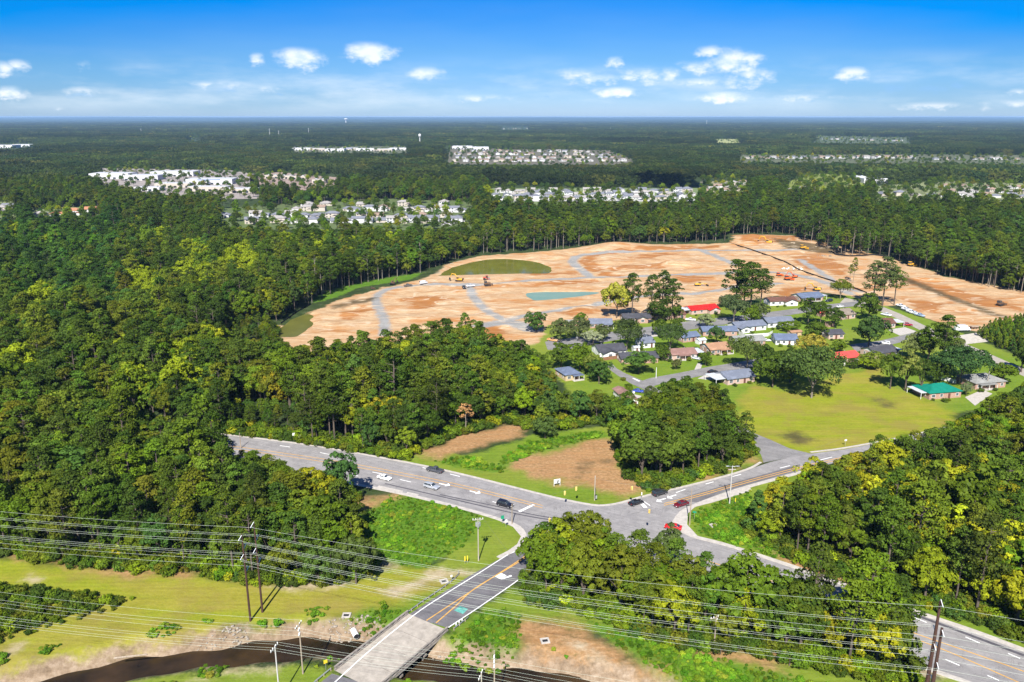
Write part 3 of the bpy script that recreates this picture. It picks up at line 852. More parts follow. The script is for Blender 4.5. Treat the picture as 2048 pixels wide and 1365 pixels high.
for a, b in [((1352, 986), (1371, 979.5)), ((1411, 969), (1427, 964.5)), ((1465, 954), (1482, 949.5)), ((1826, 1235), (1853, 1246)), ((1931, 1275), (1959, 1287)), ((2016, 1308), (2040, 1318)), ((1891, 1320), (1919, 1332)), ((1975, 1352), (1998, 1362)), ((1300, 1012), (1288, 1004)),
             ((845, 936), (868, 941)), ((900, 949), (920, 954)), ((745, 945), (765, 949)), ((800, 960), (822, 965)), ((985, 1004), (1004, 1009)), ((640, 906), (660, 910)), ((560, 892), (580, 895)), ((700, 950), (716, 953)), ((1560, 937), (1580, 932)), ((1640, 921), (1664, 915))]:
    marking([a, b], 0.3, M_WHITE, 'lane_dash')
patch([(1276, 1004), (1283, 1003), (1295, 1016), (1288, 1017)], M_WHITE, 'stop_bar')
patch([(1036, 1023), (1041, 1025), (1070, 1011), (1065, 1009.5)], M_WHITE, 'stop_bar')
patch([(990, 1154), (1001, 1146.5), (1013, 1152), (1003, 1160)], M_WHITE, 'stop_bar')
patch([(1004, 1160), (1006, 1157), (1022, 1151), (1024, 1153.5)], M_WHITE, 'stop_bar')


def arrow(px, py, dx, dy):
    """Painted left-turn arrow: shaft and head."""
    c = Vector(G(px, py))
    d = (Vector(G(px + dx, py + dy)) - c).normalized()
    n = Vector((-d.y, d.x))
    P = [(-1.6, -.2), (.9, -.2), (.9, -.9), (2.2, .3), (.9, 1.5), (.9, .3), (-1.6, .3)]
    flat_mesh('turn_arrow', [tuple(c + d * a + n * b) for a, b in P], 0.088, M_WHITE, road)


for a in [(887, 970, 30, 7), (948, 985, 30, 8), (1344, 993, -20, 6), (1323, 1000, -20, 6), (1060, 1118, 10, -8), (1180, 1128, 10, 4), (1600, 1176, -20, -7)]:
    arrow(*a)
patch([(908, 1222), (920, 1213), (936, 1219), (926, 1229)], mat('faded teal paint', (0.1, 0.32, 0.27), 0.8, 0.25, 1.0), 'paint_patch', 0.092)
marking([(770, 968), (900, 998), (1000, 1021), (1060, 1034), (1140, 1046)], 0.55, M_SKID, 'tyre_mark', 0.079)
marking([(880, 990), (1000, 1015), (1060, 1029), (1130, 1041)], 0.5, M_SKID, 'tyre_mark', 0.081)
marking([(1780, 1212), (1850, 1238), (1950, 1275), (2048, 1312)], 0.9, M_SKID, 'tyre_mark', 0.079)
patch([(758, 972), (806, 983), (804, 988), (752, 978)], M_CONC, 'concrete_apron', 0.15)
patch([(815, 985), (838, 990), (834, 994), (812, 989)], M_CONC, 'concrete_apron', 0.15)
patch([(1218, 760), (1262, 770), (1256, 773)], M_WHITE, 'stop_bar', 0.075) if False else None
patch([(1264, 757), (1268, 757), (1281, 763), (1277, 763.5)], M_WHITE, 'stop_bar', 0.075)

# ------------------------------------------------------------------ bridge
bN = [Vector(G(814, 1232)), Vector(G(897, 1257))]
bS = [Vector(G(664, 1348)), Vector(G(758, 1376))]
cN, cS = (bN[0] + bN[1]) / 2, (bS[0] + bS[1]) / 2
ax = (cN - cS)
BL = ax.length
ax.normalize()
BW = abs((bN[1] - bN[0]).dot(Vector((ax.y, -ax.x)))) + 1.0
b_rz = math.atan2(ax.y, ax.x)
bc = (cN + cS) / 2
bridge = empty('bridge', (bc.x, bc.y, 0), b_rz, 'low concrete road bridge with pale deck crossing the dark creek', 'bridge')
mb = MB()
mb.box((0, 0, -0.21), (BL, BW, 0.55))
mb.build('deck', M_DECK, bridge)
for s, lb in ((1, 'parapet'), (-1, 'parapet')):
    mb = MB()
    y = s * (BW / 2 - 0.2)
    mb.box((0, y, 0.2), (BL, 0.45, 0.26))
    mb.box((0, y, 0.86), (BL, 0.36, 0.24))
    for i in range(13):
        mb.box((-BL / 2 + 0.6 + i * (BL - 1.2) / 12, y, 0.53), (0.8, 0.32, 0.42))
    mb.build(lb, M_DARKC, bridge)
for i in range(5):
    mb = MB()
    mb.box((0, -BW / 2 + 1.0 + i * (BW - 2) / 4, -0.95), (BL - 0.6, 0.55, 0.92))
    mb.build('girder', M_DARKC, bridge)
for x in (-BL / 6, BL / 6):
    mb = MB()
    mb.box((x, 0, -1.66), (0.9, BW - 0.6, 0.5))
    for i in range(5):
        y = -BW / 2 + 1.2 + i * (BW - 2.4) / 4
        mb.tube([(x, y, -5), (x, y, -1.9)], 0.28, 8)
    mb.build('pier', M_DARKC, bridge)
for s in (-1, 1):
    mb = MB()
    mb.box((s * (BL / 2 - 0.45), 0, -2.3), (0.8, BW, 3.6))
    mb.build('abutment', M_DARKC, bridge)
for k in range(1, 4):
    mb = MB()
    mb.box((-BL / 2 + k * BL / 4, 0, 0.071), (0.12, BW - 1.1, 0.004))
    mb.build('joint', M_DARKC, bridge)
sS = [bS[0] - ax * 0.0, bS[1]]
tag(flat_mesh('road_approach', [tuple(bS[0]), tuple(bS[1]), tuple(bS[1] - ax * 60), tuple(bS[0] - ax * 60)], 0.05, M_NEW), 'dark asphalt at the near end of the bridge', kind='structure')

M_GALV = mat('galvanised steel', (0.5, 0.52, 0.5), 0.45, 0.08, 1.0, 0.6)
M_WOODP = mat('weathered pole wood', (0.3, 0.24, 0.18), 0.9, 0.2, 1.0, stretch=(3, 3, 0.3))


def guardrail(pts, label):
    P = smooth_line(pts, 4) if len(pts) > 2 else pts
    g = empty('guardrail', (*P[0], 0), 0, label, 'guardrail')
    o = Vector((*P[0], 0))
    mb = MB()
    for (a, b) in zip(P[:-1], P[1:]):
        A, B = Vector((*a, 0)) - o, Vector((*b, 0)) - o
        n = Vector((-(B - A).y, (B - A).x, 0)).normalized() * 0.06
        for z0, z1, k in ((.45, .53, 0), (.53, .6, 1), (.6, .67, 0), (.67, .75, 1)):
            off0, off1 = n * (k), n * (1 - k)
            q = [A + off0 + Vector((0, 0, z0)), B + off0 + Vector((0, 0, z0)), B + off1 + Vector((0, 0, z1)), A + off1 + Vector((0, 0, z1))]
            mb.poly(q)
            mb.poly([p - n * 0.6 for p in reversed(q)])
    mb.build('rail', M_GALV, g, fix=False)
    L = 0
    nxt = 0
    for a, b in zip(P[:-1], P[1:]):
        d = (Vector(b) - Vector(a))
        while nxt <= L + d.length:
            p = Vector(a) + d * ((nxt - L) / d.length)
            mb = MB()
            mb.box((p.x - o.x, p.y - o.y, 0.36), (0.16, 0.16, 0.74))
            mb.build('post', M_WOODP, g)
            nxt += 2.0
        L += d.length
    return g


guardrail(GP([(812, 1231), (846, 1206), (880, 1183), (905, 1164), (917, 1152), (916, 1146)]), 'long grey steel guardrail curving away from the bridge beside the drain inlet')
guardrail(GP([(908, 1261), (922, 1250), (937, 1238)]), 'short grey steel guardrail with marker boards on the wood side of the bridge')
guardrail(GP([(662, 1342), (640, 1360), (610, 1386)]), 'grey steel guardrail at the near end of the bridge by the transformer pole')


# ------------------------------------------------------------------ trees
def leaf_mat(name, trans=0.3):
    m = bpy.data.materials.new(name)
    m.use_nodes = True
    nt = m.node_tree
    nt.nodes.clear()
    out = nt.nodes.new('ShaderNodeOutputMaterial')
    t = nt.nodes.new('ShaderNodeAttribute')
    t.attribute_type, t.attribute_name = 'INSTANCER', 'tint'
    lv = nt.nodes.new('ShaderNodeAttribute')
    lv.attribute_name = 'lv'
    c = mixc(nt, 1.0, t.outputs['Color'], ramp(nt, lv.outputs['Fac'], [(0.0, (0.62, 0.66, 0.6)), (0.5, (1, 1, 1)), (1.0, (1.5, 1.36, 1.25))]), 'MULTIPLY')
    d = node(nt, 'ShaderNodeBsdfDiffuse', {'Color': c})
    tr = node(nt, 'ShaderNodeBsdfTranslucent', {'Color': mixc(nt, 1.0, c, (1.15, 1.1, 0.55), 'MULTIPLY')})
    g = node(nt, 'ShaderNodeBsdfGlossy', {'Color': (0.5, 0.52, 0.45, 1), 'Roughness': 0.5})
    m1 = node(nt, 'ShaderNodeMixShader', {0: trans, 1: d.outputs[0], 2: tr.outputs[0]})
    m2 = node(nt, 'ShaderNodeMixShader', {0: 0.006, 1: m1.outputs[0], 2: g.outputs[0]})
    nt.links.new(m2.outputs[0], out.inputs[0])
    return m


M_LEAF = leaf_mat('broad leaves', .17)
M_NEEDLE = leaf_mat('pine needles', 0.12)
M_BARK = mat('grey brown bark', (0.1, 0.078, 0.06), 0.95, 0.25, 2.0, stretch=(1, 1, 0.2))
M_BARKP = mat('pale bark', (0.2, 0.17, 0.135), 0.95, 0.2, 2.0, stretch=(1, 1, 0.2))


def leaves(cent, rad, cc, per, size, rng, squash=0.8, up=0.35, out=0.6, spread=0.34):
    """Leaf-sized faces spread over clumps: (V, F, per-face tone)."""
    n = len(cent)
    c = np.repeat(cent, per, 0)
    r = np.repeat(rad, per)
    d = rng.normal(size=(n * per, 3))
    d /= np.linalg.norm(d, axis=1)[:, None]
    o = c - cc
    o /= np.maximum(np.linalg.norm(o, axis=1), 1e-6)[:, None]
    d = d + o * out + np.array([0, 0, up])
    d /= np.linalg.norm(d, axis=1)[:, None]
    p = c + d * (r * rng.uniform(0.72, 1.08, n * per))[:, None] * np.array([1, 1, squash])
    nn = d + rng.normal(size=d.shape) * spread
    nn /= np.linalg.norm(nn, axis=1)[:, None]
    a = np.cross(nn, rng.normal(size=d.shape))
    a /= np.linalg.norm(a, axis=1)[:, None]
    b = np.cross(nn, a)
    l = (size * rng.uniform(0.65, 1.35, n * per))[:, None] * 0.5
    w = l * rng.uniform(0.55, 0.9, n * per)[:, None]
    q = np.stack([p - a * l, p - b * w + a * l * 0.2, p + a * l, p + b * w + nn * l * 0.25], 1)
    tone = np.clip(np.repeat(rng.normal(0.5, 0.16, n), per) + rng.normal(0, 0.15, n * per), 0, 1)
    return q.reshape(-1, 3), np.arange(n * per * 4).reshape(-1, 4), tone


def crown_mesh(name, parts, m, trunk=None, mt=None):
    V = np.concatenate([p[0] for p in parts])
    off, Fs = 0, []
    for p in parts:
        Fs.append(p[1] + off)
        off += len(p[0])
    Fq = np.concatenate(Fs)
    tone = np.concatenate([p[2] for p in parts])
    mi = np.zeros(len(Fq), int)
    mats = [m]
    if trunk is not None:
        Fq = np.concatenate([Fq, trunk[1] + len(V)])
        V = np.concatenate([V, trunk[0]])
        tone = np.concatenate([tone, np.full(len(trunk[1]), .5)])
        mi = np.concatenate([mi, np.ones(len(trunk[1]), int)])
        mats = [m, mt]
    me = mesh_np(name, V, Fq, mats, mi)
    a = me.attributes.new('lv', 'FLOAT', 'FACE')
    a.data.foreach_set('value', tone.astype(np.float32))
    return me


def limbs_np(chains, n=6):
    """Tapered limbs [(points, radii)] as quads."""
    V, Fq = [], []
    for pts, rs in chains:
        base = len(V)
        for i, p in enumerate(pts):
            p = np.array(p, float)
            d = np.array(pts[min(i + 1, len(pts) - 1)], float) - np.array(pts[max(i - 1, 0)], float)
            d /= np.linalg.norm(d)
            a = np.cross(d, (0, 0, 1) if abs(d[2]) < .9 else (1, 0, 0))
            a /= np.linalg.norm(a)
            b = np.cross(d, a)
            for k in range(n):
                w = 2 * math.pi * k / n
                V.append(p + (a * math.cos(w) + b * math.sin(w)) * rs[i])
        for i in range(len(pts) - 1):
            for k in range(n):
                a0, a1 = base + i * n + k, base + i * n + (k + 1) % n
                Fq.append((a0, a1, a1 + n, a0 + n))
    return np.array(V), np.array(Fq)


class Proto:
    """One grown tree: crown and trunk meshes for single trees, a joined one for the far woodland."""
    def __init__(s, name, parts, trunk, leafm, barkm, height):
        s.name, s.h = name, height
        s.crown = crown_mesh(name + '_crown', parts, leafm)
        s.trunk = mesh_np(name + '_trunk', trunk[0], trunk[1], [barkm], smooth=True)
        s.joined = crown_mesh(name + '_whole', parts, leafm, trunk, barkm)


def broad_proto(name, seed, h=14.0, r=4.6, low=0.16, clumps=62, per=46, size=0.62, bark=None, skirt=.62):
    rng = np.random.default_rng(seed)
    c0 = np.array([0, 0, h * (low + (1 - low) * 0.5)])
    rz = h * (1 - low) * 0.5
    # a few leading boughs, each carrying its own mass of clumps
    nb = rng.integers(4, 7)
    cents, rads = [], []
    chains = [([(0, 0, -0.3), (0.1, 0.05, h * .25), (0.15, 0.1, h * .5), (0.1, 0, h * .82)], [h * .026, h * .02, h * .013, .05])]
    for i in range(nb):
        w = 2 * math.pi * (i + rng.uniform(-.3, .3)) / nb
        el = rng.uniform(-0.25, 0.75)
        bc_ = c0 + np.array([math.cos(w) * r * .55, math.sin(w) * r * .55, el * rz * .62])
        br = r * rng.uniform(0.48, 0.66)
        k = clumps // (nb + 1)
        d = rng.normal(size=(k, 3))
        d /= np.linalg.norm(d, axis=1)[:, None]
        d[:, 2] = np.where(rng.random(k) < skirt, np.abs(d[:, 2]), d[:, 2])
        cents.append(bc_ + d * br * rng.uniform(.7, 1.0, (k, 1)) * np.array([1, 1, rz / r * .8]))
        chains.append(([(0.1, 0.05, h * rng.uniform(.2, .35)), tuple(bc_ * .6 + np.array([0, 0, h * .15])), tuple(bc_ + np.array([0, 0, .5]))], [h * .011, h * .007, .04]))
    k = clumps - sum(len(x) for x in cents)
    d = rng.normal(size=(k, 3))
    d /= np.linalg.norm(d, axis=1)[:, None]
    d[:, 2] = np.abs(d[:, 2])
    cents.append(c0 + np.array([0, 0, rz * .3]) + d * np.array([r * .55, r * .55, rz * .68]))
    cents = np.concatenate(cents)
    rads = rng.uniform(.17, .3, len(cents)) * r
    L = leaves(cents, rads, c0, per, size, rng)
    return Proto(name, [L], limbs_np(chains), M_LEAF, bark or M_BARK, h)


def pine_proto(name, seed, h=20.0, r=3.6, bare=0.55, clumps=48, per=50, size=0.5, bark=None, dense=1.0):
    rng = np.random.default_rng(seed)
    lean = rng.uniform(-.4, .4, 2)
    z0 = h * bare
    cents, chains = [], [([(0, 0, -.3), (lean[0] * .3, lean[1] * .3, h * .4), (lean[0] * .7, lean[1] * .7, h * .75), (lean[0], lean[1], h * .97)], [h * .014, h * .011, h * .008, .04])]
    for i in range(clumps):
        t = rng.random() ** 0.8
        z = z0 + (h - z0) * t
        prof = math.sin(math.pi * min(1, (0.18 + 0.82 * t)) ** 0.9) ** 0.6 if t < .97 else .2
        w = rng.uniform(0, 2 * math.pi)
        q = r * prof * rng.uniform(.45, 1.0)
        p = np.array([lean[0] * z / h + math.cos(w) * q, lean[1] * z / h + math.sin(w) * q, z + q * .12])
        cents.append(p)
        if i % 3 == 0:
            chains.append(([(lean[0] * z / h, lean[1] * z / h, z - q * .25), tuple(p)], [.1, .03]))
    for k in range(3):                                      # a few dead stubs below the crown
        w, z = rng.uniform(0, 2 * math.pi), z0 * rng.uniform(.75, .98)
        chains.append(([(0, 0, z), (math.cos(w) * 1.3, math.sin(w) * 1.3, z + .2)], [.06, .02]))
    cents = np.array(cents)
    rads = rng.uniform(.22, .38, len(cents)) * r
    L = leaves(cents, rads, np.array([0, 0, (z0 + h) / 2]), int(per * dense), size, rng, squash=.62, up=.5, out=.45, spread=.7)
    return Proto(name, [L], limbs_np(chains), M_NEEDLE, bark or M_BARK, h)


def cone_proto(name, seed, h=9.0, r=2.4):
    rng = np.random.default_rng(seed)
    cents, rads = [], []
    for i in range(46):
        t = rng.random()
        q = r * (1 - t) ** .8 * rng.uniform(.6, 1)
        w = rng.uniform(0, 2 * math.pi)
        cents.append((math.cos(w) * q, math.sin(w) * q, .8 + t * (h - 1)))
        rads.append(.5 + .5 * (1 - t))
    L = leaves(np.array(cents), np.array(rads), np.array([0, 0, h * .4]), 34, .5, rng)
    return Proto(name, [L], limbs_np([([(0, 0, -.2), (0, 0, h * .5), (0, 0, h * .95)], [.16, .1, .03])]), M_NEEDLE, M_BARK, h)


def shrub_proto(name, seed, h=2.4, r=1.7, clumps=16, per=40, size=.36):
    rng = np.random.default_rng(seed)
    d = rng.normal(size=(clumps, 3))
    d /= np.linalg.norm(d, axis=1)[:, None]
    c = np.array([0, 0, h * .45]) + d * np.array([r * .7, r * .7, h * .38]) * rng.uniform(.4, 1, (clumps, 1))
    L = leaves(c, rng.uniform(.3, .5, clumps) * r, np.array([0, 0, h * .3]), per, size, rng)
    return Proto(name, [L], limbs_np([([(0, 0, -.2), (.05, 0, h * .3), (0, 0.1, h * .6)], [.09, .06, .02]), ([(0, 0, 0), (.4, .3, h * .5)], [.05, .02])], 5), M_LEAF, M_BARK, h)


BROAD = [broad_proto('broadleaf_tree_%d' % i, 100 + i, h=14, r=4.5 + .35 * (i % 3), low=.06 + .04 * (i % 2), clumps=78 + 6 * (i % 3), skirt=.5) for i in range(7)]
ROUND = [broad_proto('round_tree_%d' % i, 140 + i, h=11, r=5.0, low=.04, clumps=84, skirt=.45) for i in range(4)]
PINE = [pine_proto('pine_tree_%d' % i, 200 + i, bare=.36 + .05 * (i % 3), r=3.6 + .3 * (i % 3), clumps=60) for i in range(6)]
EDGE = [pine_proto('edge_pine_%d' % i, 260 + i, h=19, bare=.48 + .08 * (i % 2), r=3.2, clumps=44, per=44, bark=M_BARKP) for i in range(4)]
CONE = [cone_proto('young_pine_%d' % i, 300 + i) for i in range(3)]
SHRUB = [shrub_proto('shrub_%d' % i, 330 + i) for i in range(4)]
OAK = [broad_proto('spreading_oak_%d' % i, 350 + i, h=12, r=7.5, low=.3, clumps=110, per=46, size=.62, bark=M_BARKP) for i in range(2)]


def clump_patch(name, seed, w=46.0, n=34):
    """A stretch of distant woodland: many small crowns on one patch."""
    rng = np.random.default_rng(seed)
    parts = []
    for i in range(n):
        x, y = rng.uniform(-w / 2, w / 2, 2)
        h = rng.uniform(10, 18)
        r = rng.uniform(2.8, 4.8)
        k = 7
        d = rng.normal(size=(k, 3))
        d /= np.linalg.norm(d, axis=1)[:, None]
        d[:, 2] = np.abs(d[:, 2])
        c = np.array([x, y, h - r * 1.2]) + d * r * .62
        V, Fq, t = leaves(c, np.full(k, r * .45), np.array([x, y, h - r * 2]), 15, 1.55, rng)
        t = np.clip(t + rng.normal(0, .14), 0, 1)
        parts.append((V, Fq, t))
        c2 = np.array([[x, y, h * .35], [x + 1, y, h * .2]])
        parts.append(leaves(c2, np.array([r * .8, r * .8]), np.array([x, y, h * .3]), 12, 2.0, rng))
    return crown_mesh(name, parts, M_LEAF)


# ---- where woodland must not grow (photo pixels; a third value is the height of the tops that hide the near side)
HOLES = [
    [(-300, 2000), (-300, 1085), (0, 1110), (120, 1126), (230, 1140), (380, 1146), (460, 1158), (520, 1170), (600, 1172), (690, 1166), (742, 1150), (752, 1120), (720, 1085), (692, 1045), (676, 1012), (690, 985),
     (712, 968, 5), (680, 952, 9), (640, 938, 11), (600, 920, 12), (520, 898, 12), (470, 908, 10), (446, 930, 7), (436, 885, 14), (440, 866, 0), (560, 880), (740, 909), (812, 918), (838, 900), (905, 874), (965, 858), (1010, 845), (1075, 862), (1130, 858), (1205, 845), (1228, 862),
     (1240, 880), (1240, 930), (1262, 955), (1300, 985), (1380, 962), (1450, 940), (1505, 905), (1503, 880), (1498, 828, 13), (1470, 790, 15), (1430, 770, 16), (1370, 756, 16), (1320, 772, 15), (1285, 790, 15), (1283, 832, 5), (1280, 860), (1262, 868), (1256, 845),
     (1258, 826), (1240, 800, 8), (1215, 792, 10), (1170, 772, 12), (1130, 770, 13), (1112, 745, 13), (1100, 705, 14), (1085, 692, 15), (1060, 674, 16), (1035, 657, 17), (1000, 655, 17), (930, 630, 17), (860, 648, 17), (790, 660, 17), (760, 672, 17), (700, 672, 17), (640, 690, 17), (598, 690, 17), (560, 690, 10),
     (552, 668), (562, 646), (600, 620), (652, 595), (722, 570), (850, 546), (900, 524), (960, 510), (1090, 502), (1240, 489), (1455, 486), (1462, 472), (1592, 471), (1604, 486), (1640, 492), (1660, 512), (1700, 514), (1740, 512), (1790, 520), (1830, 535), (1900, 556), (1960, 572), (2150, 610),
     (2150, 735, 14), (2036, 762, 14), (1998, 786, 14), (1946, 802, 14), (1913, 810, 13), (1906, 838, 12), (1830, 858, 13), (1760, 872, 13), (1690, 892, 14), (1620, 912, 14), (1560, 938, 14), (1510, 972, 13), (1494, 1005, 7), (1494, 1060), (1512, 1082),
     (1600, 1124), (1700, 1160), (1790, 1197), (1850, 1213), (1950, 1248), (2080, 1294), (2300, 1385), (2700, 1560), (2700, 2100), (1860, 2100), (1832, 1420), (1822, 1340), (1780, 1318), (1600, 1268), (1400, 1208), (1200, 1138), (1118, 1117), (1072, 1135), (1044, 1168), (1060, 1205), (1130, 1217), (1250, 1258), (1330, 1288), (1420, 1303), (1480, 1302), (1560, 1322), (1700, 1348), (1790, 1385), (1790, 2000), (-300, 2000)],
    [(180, 838), (445, 866), (445, 926), (330, 916), (180, 890)],
]
FAR_HOLES = [
    [(978, 408, 17), (1392, 408, 17), (1400, 384), (1392, 376), (1230, 377), (978, 376)], [(1395, 390, 17), (1492, 384, 17), (1496, 360), (1440, 356), (1400, 362)],
    [(898, 326, 15), (1240, 327, 15), (1262, 320), (1220, 302), (1000, 300), (895, 292)], [(1480, 323, 15), (2100, 326, 15), (2100, 312), (1830, 310), (1480, 311)],
    [(1630, 286, 15), (1818, 288, 15), (1818, 276), (1630, 272)], [(1750, 400, 17), (2100, 404, 17), (2100, 372), (1880, 364), (1750, 376)],
    [(204, 376, 15), (330, 394, 15), (520, 392, 15), (512, 352), (460, 342), (204, 338)], [(590, 304, 15), (810, 306, 15), (810, 294), (590, 294)],
    [(440, 456, 17), (820, 462, 17), (945, 458, 17), (945, 405), (760, 400), (600, 408), (440, 420)], [(500, 374, 16), (670, 376, 16), (670, 354), (560, 346), (500, 352)],
    [(1560, 382, 16), (1640, 384, 16), (1740, 378, 16), (1715, 353), (1640, 350), (1595, 356)], [(-60, 440, 16), (30, 440, 16), (30, 402), (-60, 402)], [(60, 440, 16), (200, 440, 16), (196, 414), (60, 420)],
    [(1000, 262, 15), (1060, 262, 15), (1060, 254), (1000, 254)], [(0, 300, 12), (70, 298, 12), (66, 287), (-60, 287)], [(1435, 286, 14), (1480, 286, 14), (1480, 279), (1430, 279)], [(380, 284, 14), (400, 284, 14), (398, 276), (380, 276)],
]


def scatter_points(x0, x1, y0, y1, step, jit, rng):
    gx, gy = np.arange(x0, x1, step), np.arange(y0, y1, step)
    X, Y = np.meshgrid(gx, gy)
    X[1::2] += step / 2
    X = X.ravel() + rng.uniform(-jit, jit, X.size)
    Y = Y.ravel() + rng.uniform(-jit, jit, Y.size)
    return X, Y


def in_view(X, Y, z=8.0, m=110):
    px, py, d = pix(X, Y, z)
    return (d > 20) & (px > -m) & (px < 2048 + m) & (py < 1365 + 200)


GN_TREES = {}


def gn_group(coll):
    ng = bpy.data.node_groups.new('scatter', 'GeometryNodeTree')
    ng.interface.new_socket('Geometry', in_out='INPUT', socket_type='NodeSocketGeometry')
    ng.interface.new_socket('Geometry', in_out='OUTPUT', socket_type='NodeSocketGeometry')
    N, L = ng.nodes, ng.links
    gi, go = N.new('NodeGroupInput'), N.new('NodeGroupOutput')
    ci = N.new('GeometryNodeCollectionInfo')
    ci.inputs[0].default_value = coll
    ci.inputs[1].default_value = True
    ci.inputs[2].default_value = True
    iop = N.new('GeometryNodeInstanceOnPoints')
    iop.inputs['Pick Instance'].default_value = True

    def na(nm, t):
        n = N.new('GeometryNodeInputNamedAttribute')
        n.data_type = t
        n.inputs[0].default_value = nm
        return n.outputs[0]
    L.new(gi.outputs[0], iop.inputs['Points'])
    L.new(ci.outputs[0], iop.inputs['Instance'])
    L.new(na('idx', 'INT'), iop.inputs['Instance Index'])
    cx = N.new('ShaderNodeCombineXYZ')
    L.new(na('rz', 'FLOAT'), cx.inputs[2])
    L.new(cx.outputs[0], iop.inputs['Rotation'])
    L.new(na('scl', 'FLOAT_VECTOR'), iop.inputs['Scale'])
    L.new(iop.outputs[0], go.inputs[0])
    return ng


def scatter(name, P, rz, scl, idx, tint, meshes, label):
    """One object of kind stuff that repeats meshes over points."""
    me = bpy.data.meshes.new(name)
    me.vertices.add(len(P))
    me.vertices.foreach_set('co', np.asarray(P, np.float32).ravel())
    for nm, ty, dat, key in (('rz', 'FLOAT', rz, 'value'), ('scl', 'FLOAT_VECTOR', scl, 'vector'), ('idx', 'INT', idx, 'value')):
        a = me.attributes.new(nm, ty, 'POINT')
        a.data.foreach_set(key, np.asarray(dat, np.int32 if ty == 'INT' else np.float32).ravel())
    a = me.attributes.new('tint', 'FLOAT_COLOR', 'POINT')
    a.data.foreach_set('color', np.concatenate([tint, np.ones((len(P), 1))], 1).astype(np.float32).ravel())
    coll = bpy.data.collections.new(name + ' kinds')
    for i, m in enumerate(meshes):
        o = bpy.data.objects.new('%s_kind_%02d' % (name, i), m)
        coll.objects.link(o)
    o = obj(name, me)
    md = o.modifiers.new('scatter', 'NODES')
    md.node_group = gn_group(coll)
    return tag(o, label, kind='stuff')


# leaf colours (linear albedo)
DKPINE, PINEG, OLIVE, MIDG, BLUEG, YELG, BRIGHT, GOLD = map(np.array, ((.046, .078, .010), (.066, .106, .011), (.104, .128, .011), (.09, .14, .009), (.05, .1, .018), (.22, .238, .010), (.15, .21, .009), (.235, .215, .012)))


def tree_tints(n, rng, pal, wts):
    pal = np.array(pal)
    k = rng.choice(len(pal), n, p=np.array(wts) / sum(wts))
    t = pal[k] * np.exp(rng.normal(0, .16, (n, 1))) * np.exp(rng.normal(0, .06, (n, 3)))
    return t, k


def holes_mask(X, Y, margin, polys):
    ok = np.ones(X.shape, bool)
    for p in polys:
        ok &= sdf(GP(p), X, Y) < -margin
    return ok


def wood_zone(X, Y):
    """Which wood a tree belongs to, by outline."""
    z = np.full(X.shape, 'north', dtype=object)
    px, py, d = pix(X, Y, 0)
    z[(Y < 262) & (X < -20)] = 'south'
    z[(Y < 205) & (X > -5) & (X < 95)] = 'bridge'
    z[(Y < 330) & (X > 62)] = 'east'
    z[(Y > 205) & (Y < 300) & (X > 28) & (X < 80)] = 'grove'
    z[(Y > 600) & (X > 150)] = 'far'
    z[(Y > 520) & (X < 330) & (z == 'north')] = 'back'
    return z


ZONE_TEXT = {'north': 'in the wood north of the highway', 'south': 'in the wood above the creek field', 'bridge': 'in the wood beside the bridge', 'east': 'in the wood below the dry field',
             'grove': 'in the grove beside the junction', 'far': 'in the wood behind the building site', 'back': 'in the wood behind the building site'}
# palette and weights per wood: (colours, weights for broadleaf, weights for pine)
PAL = [DKPINE, PINEG, OLIVE, MIDG, BLUEG, YELG, BRIGHT, GOLD]
PALN = ['dark green', 'green', 'olive green', 'fresh green', 'bluish green', 'yellow green', 'bright green', 'golden green']
ZW = {'north': ((3, 3, 4, 4, 2, .5, .8, .25), (5, 5, 3, 1, .5, 0, 0, 0), .5), 'south': ((4, 4, 4, 3, .6, .3, .7, 0), (5, 5, 3, 1, 0, 0, 0, 0), .35),
      'bridge': ((2, 3, 5, 4, .5, .7, 1, 0), (4, 4, 3, 1, 0, 0, 0, 0), .3), 'east': ((2, 3, 3, 3, .2, 4.0, 3.0, .8), (3, 5, 3, 2, 0, 0, 0, 0), .42),
      'grove': ((5, 4, 3, 2, 1, 0, .2, 0), (5, 4, 3, 0, 0, 0, 0, 0), .45), 'far': ((4, 4, 2, 3, 2, .4, .3, 0), (5, 5, 1, 1, 1, 0, 0, 0), .7), 'back': ((3, 3, 3, 4, 2, .8, .8, .2), (5, 5, 2, 1, 1, 0, 0, 0), .55)}

rng = np.random.default_rng(11)
tx, ty = scatter_points(-420, 460, 90, 335, 5.0, 1.9, rng)
tx1, ty1 = scatter_points(-420, 520, 335, 640, 5.8, 2.2, rng)
tx2, ty2 = scatter_points(-800, 820, 640, 1250, 7.4, 3.0, rng)
TX, TY = np.concatenate([tx, tx1, tx2]), np.concatenate([ty, ty1, ty2])
k = in_view(TX, TY, 12, 160)
TX, TY = TX[k], TY[k]
k = holes_mask(TX, TY, 1.5, HOLES + FAR_HOLES)
TX, TY = TX[k], TY[k]
edge_d = -sdf(GP(HOLES[0]), TX, TY)                     # metres from the open land
ZN = wood_zone(TX, TY)
n = len(TX)
is_pine = np.zeros(n, bool)
TT = np.zeros((n, 3))
TK = np.zeros(n, int)
clump = np.sin(TX * .045 + 1.3 * np.sin(TY * .03)) * np.sin(TY * .038 + .7) # stands of like trees grow together
for zn, (wb, wp, fp) in ZW.items():
    s_ = np.where(ZN == zn)[0]
    if not len(s_):
        continue
    is_pine[s_] = rng.random(len(s_)) < np.clip(fp + .38 * clump[s_], .05, .95)
    for pine in (False, True):
        q = s_[is_pine[s_] == pine]
        if len(q):
            TT[q], TK[q] = tree_tints(len(q), rng, PAL, wp if pine else wb)
hx_, hy_, _d = pix(TX, TY, 12.0)
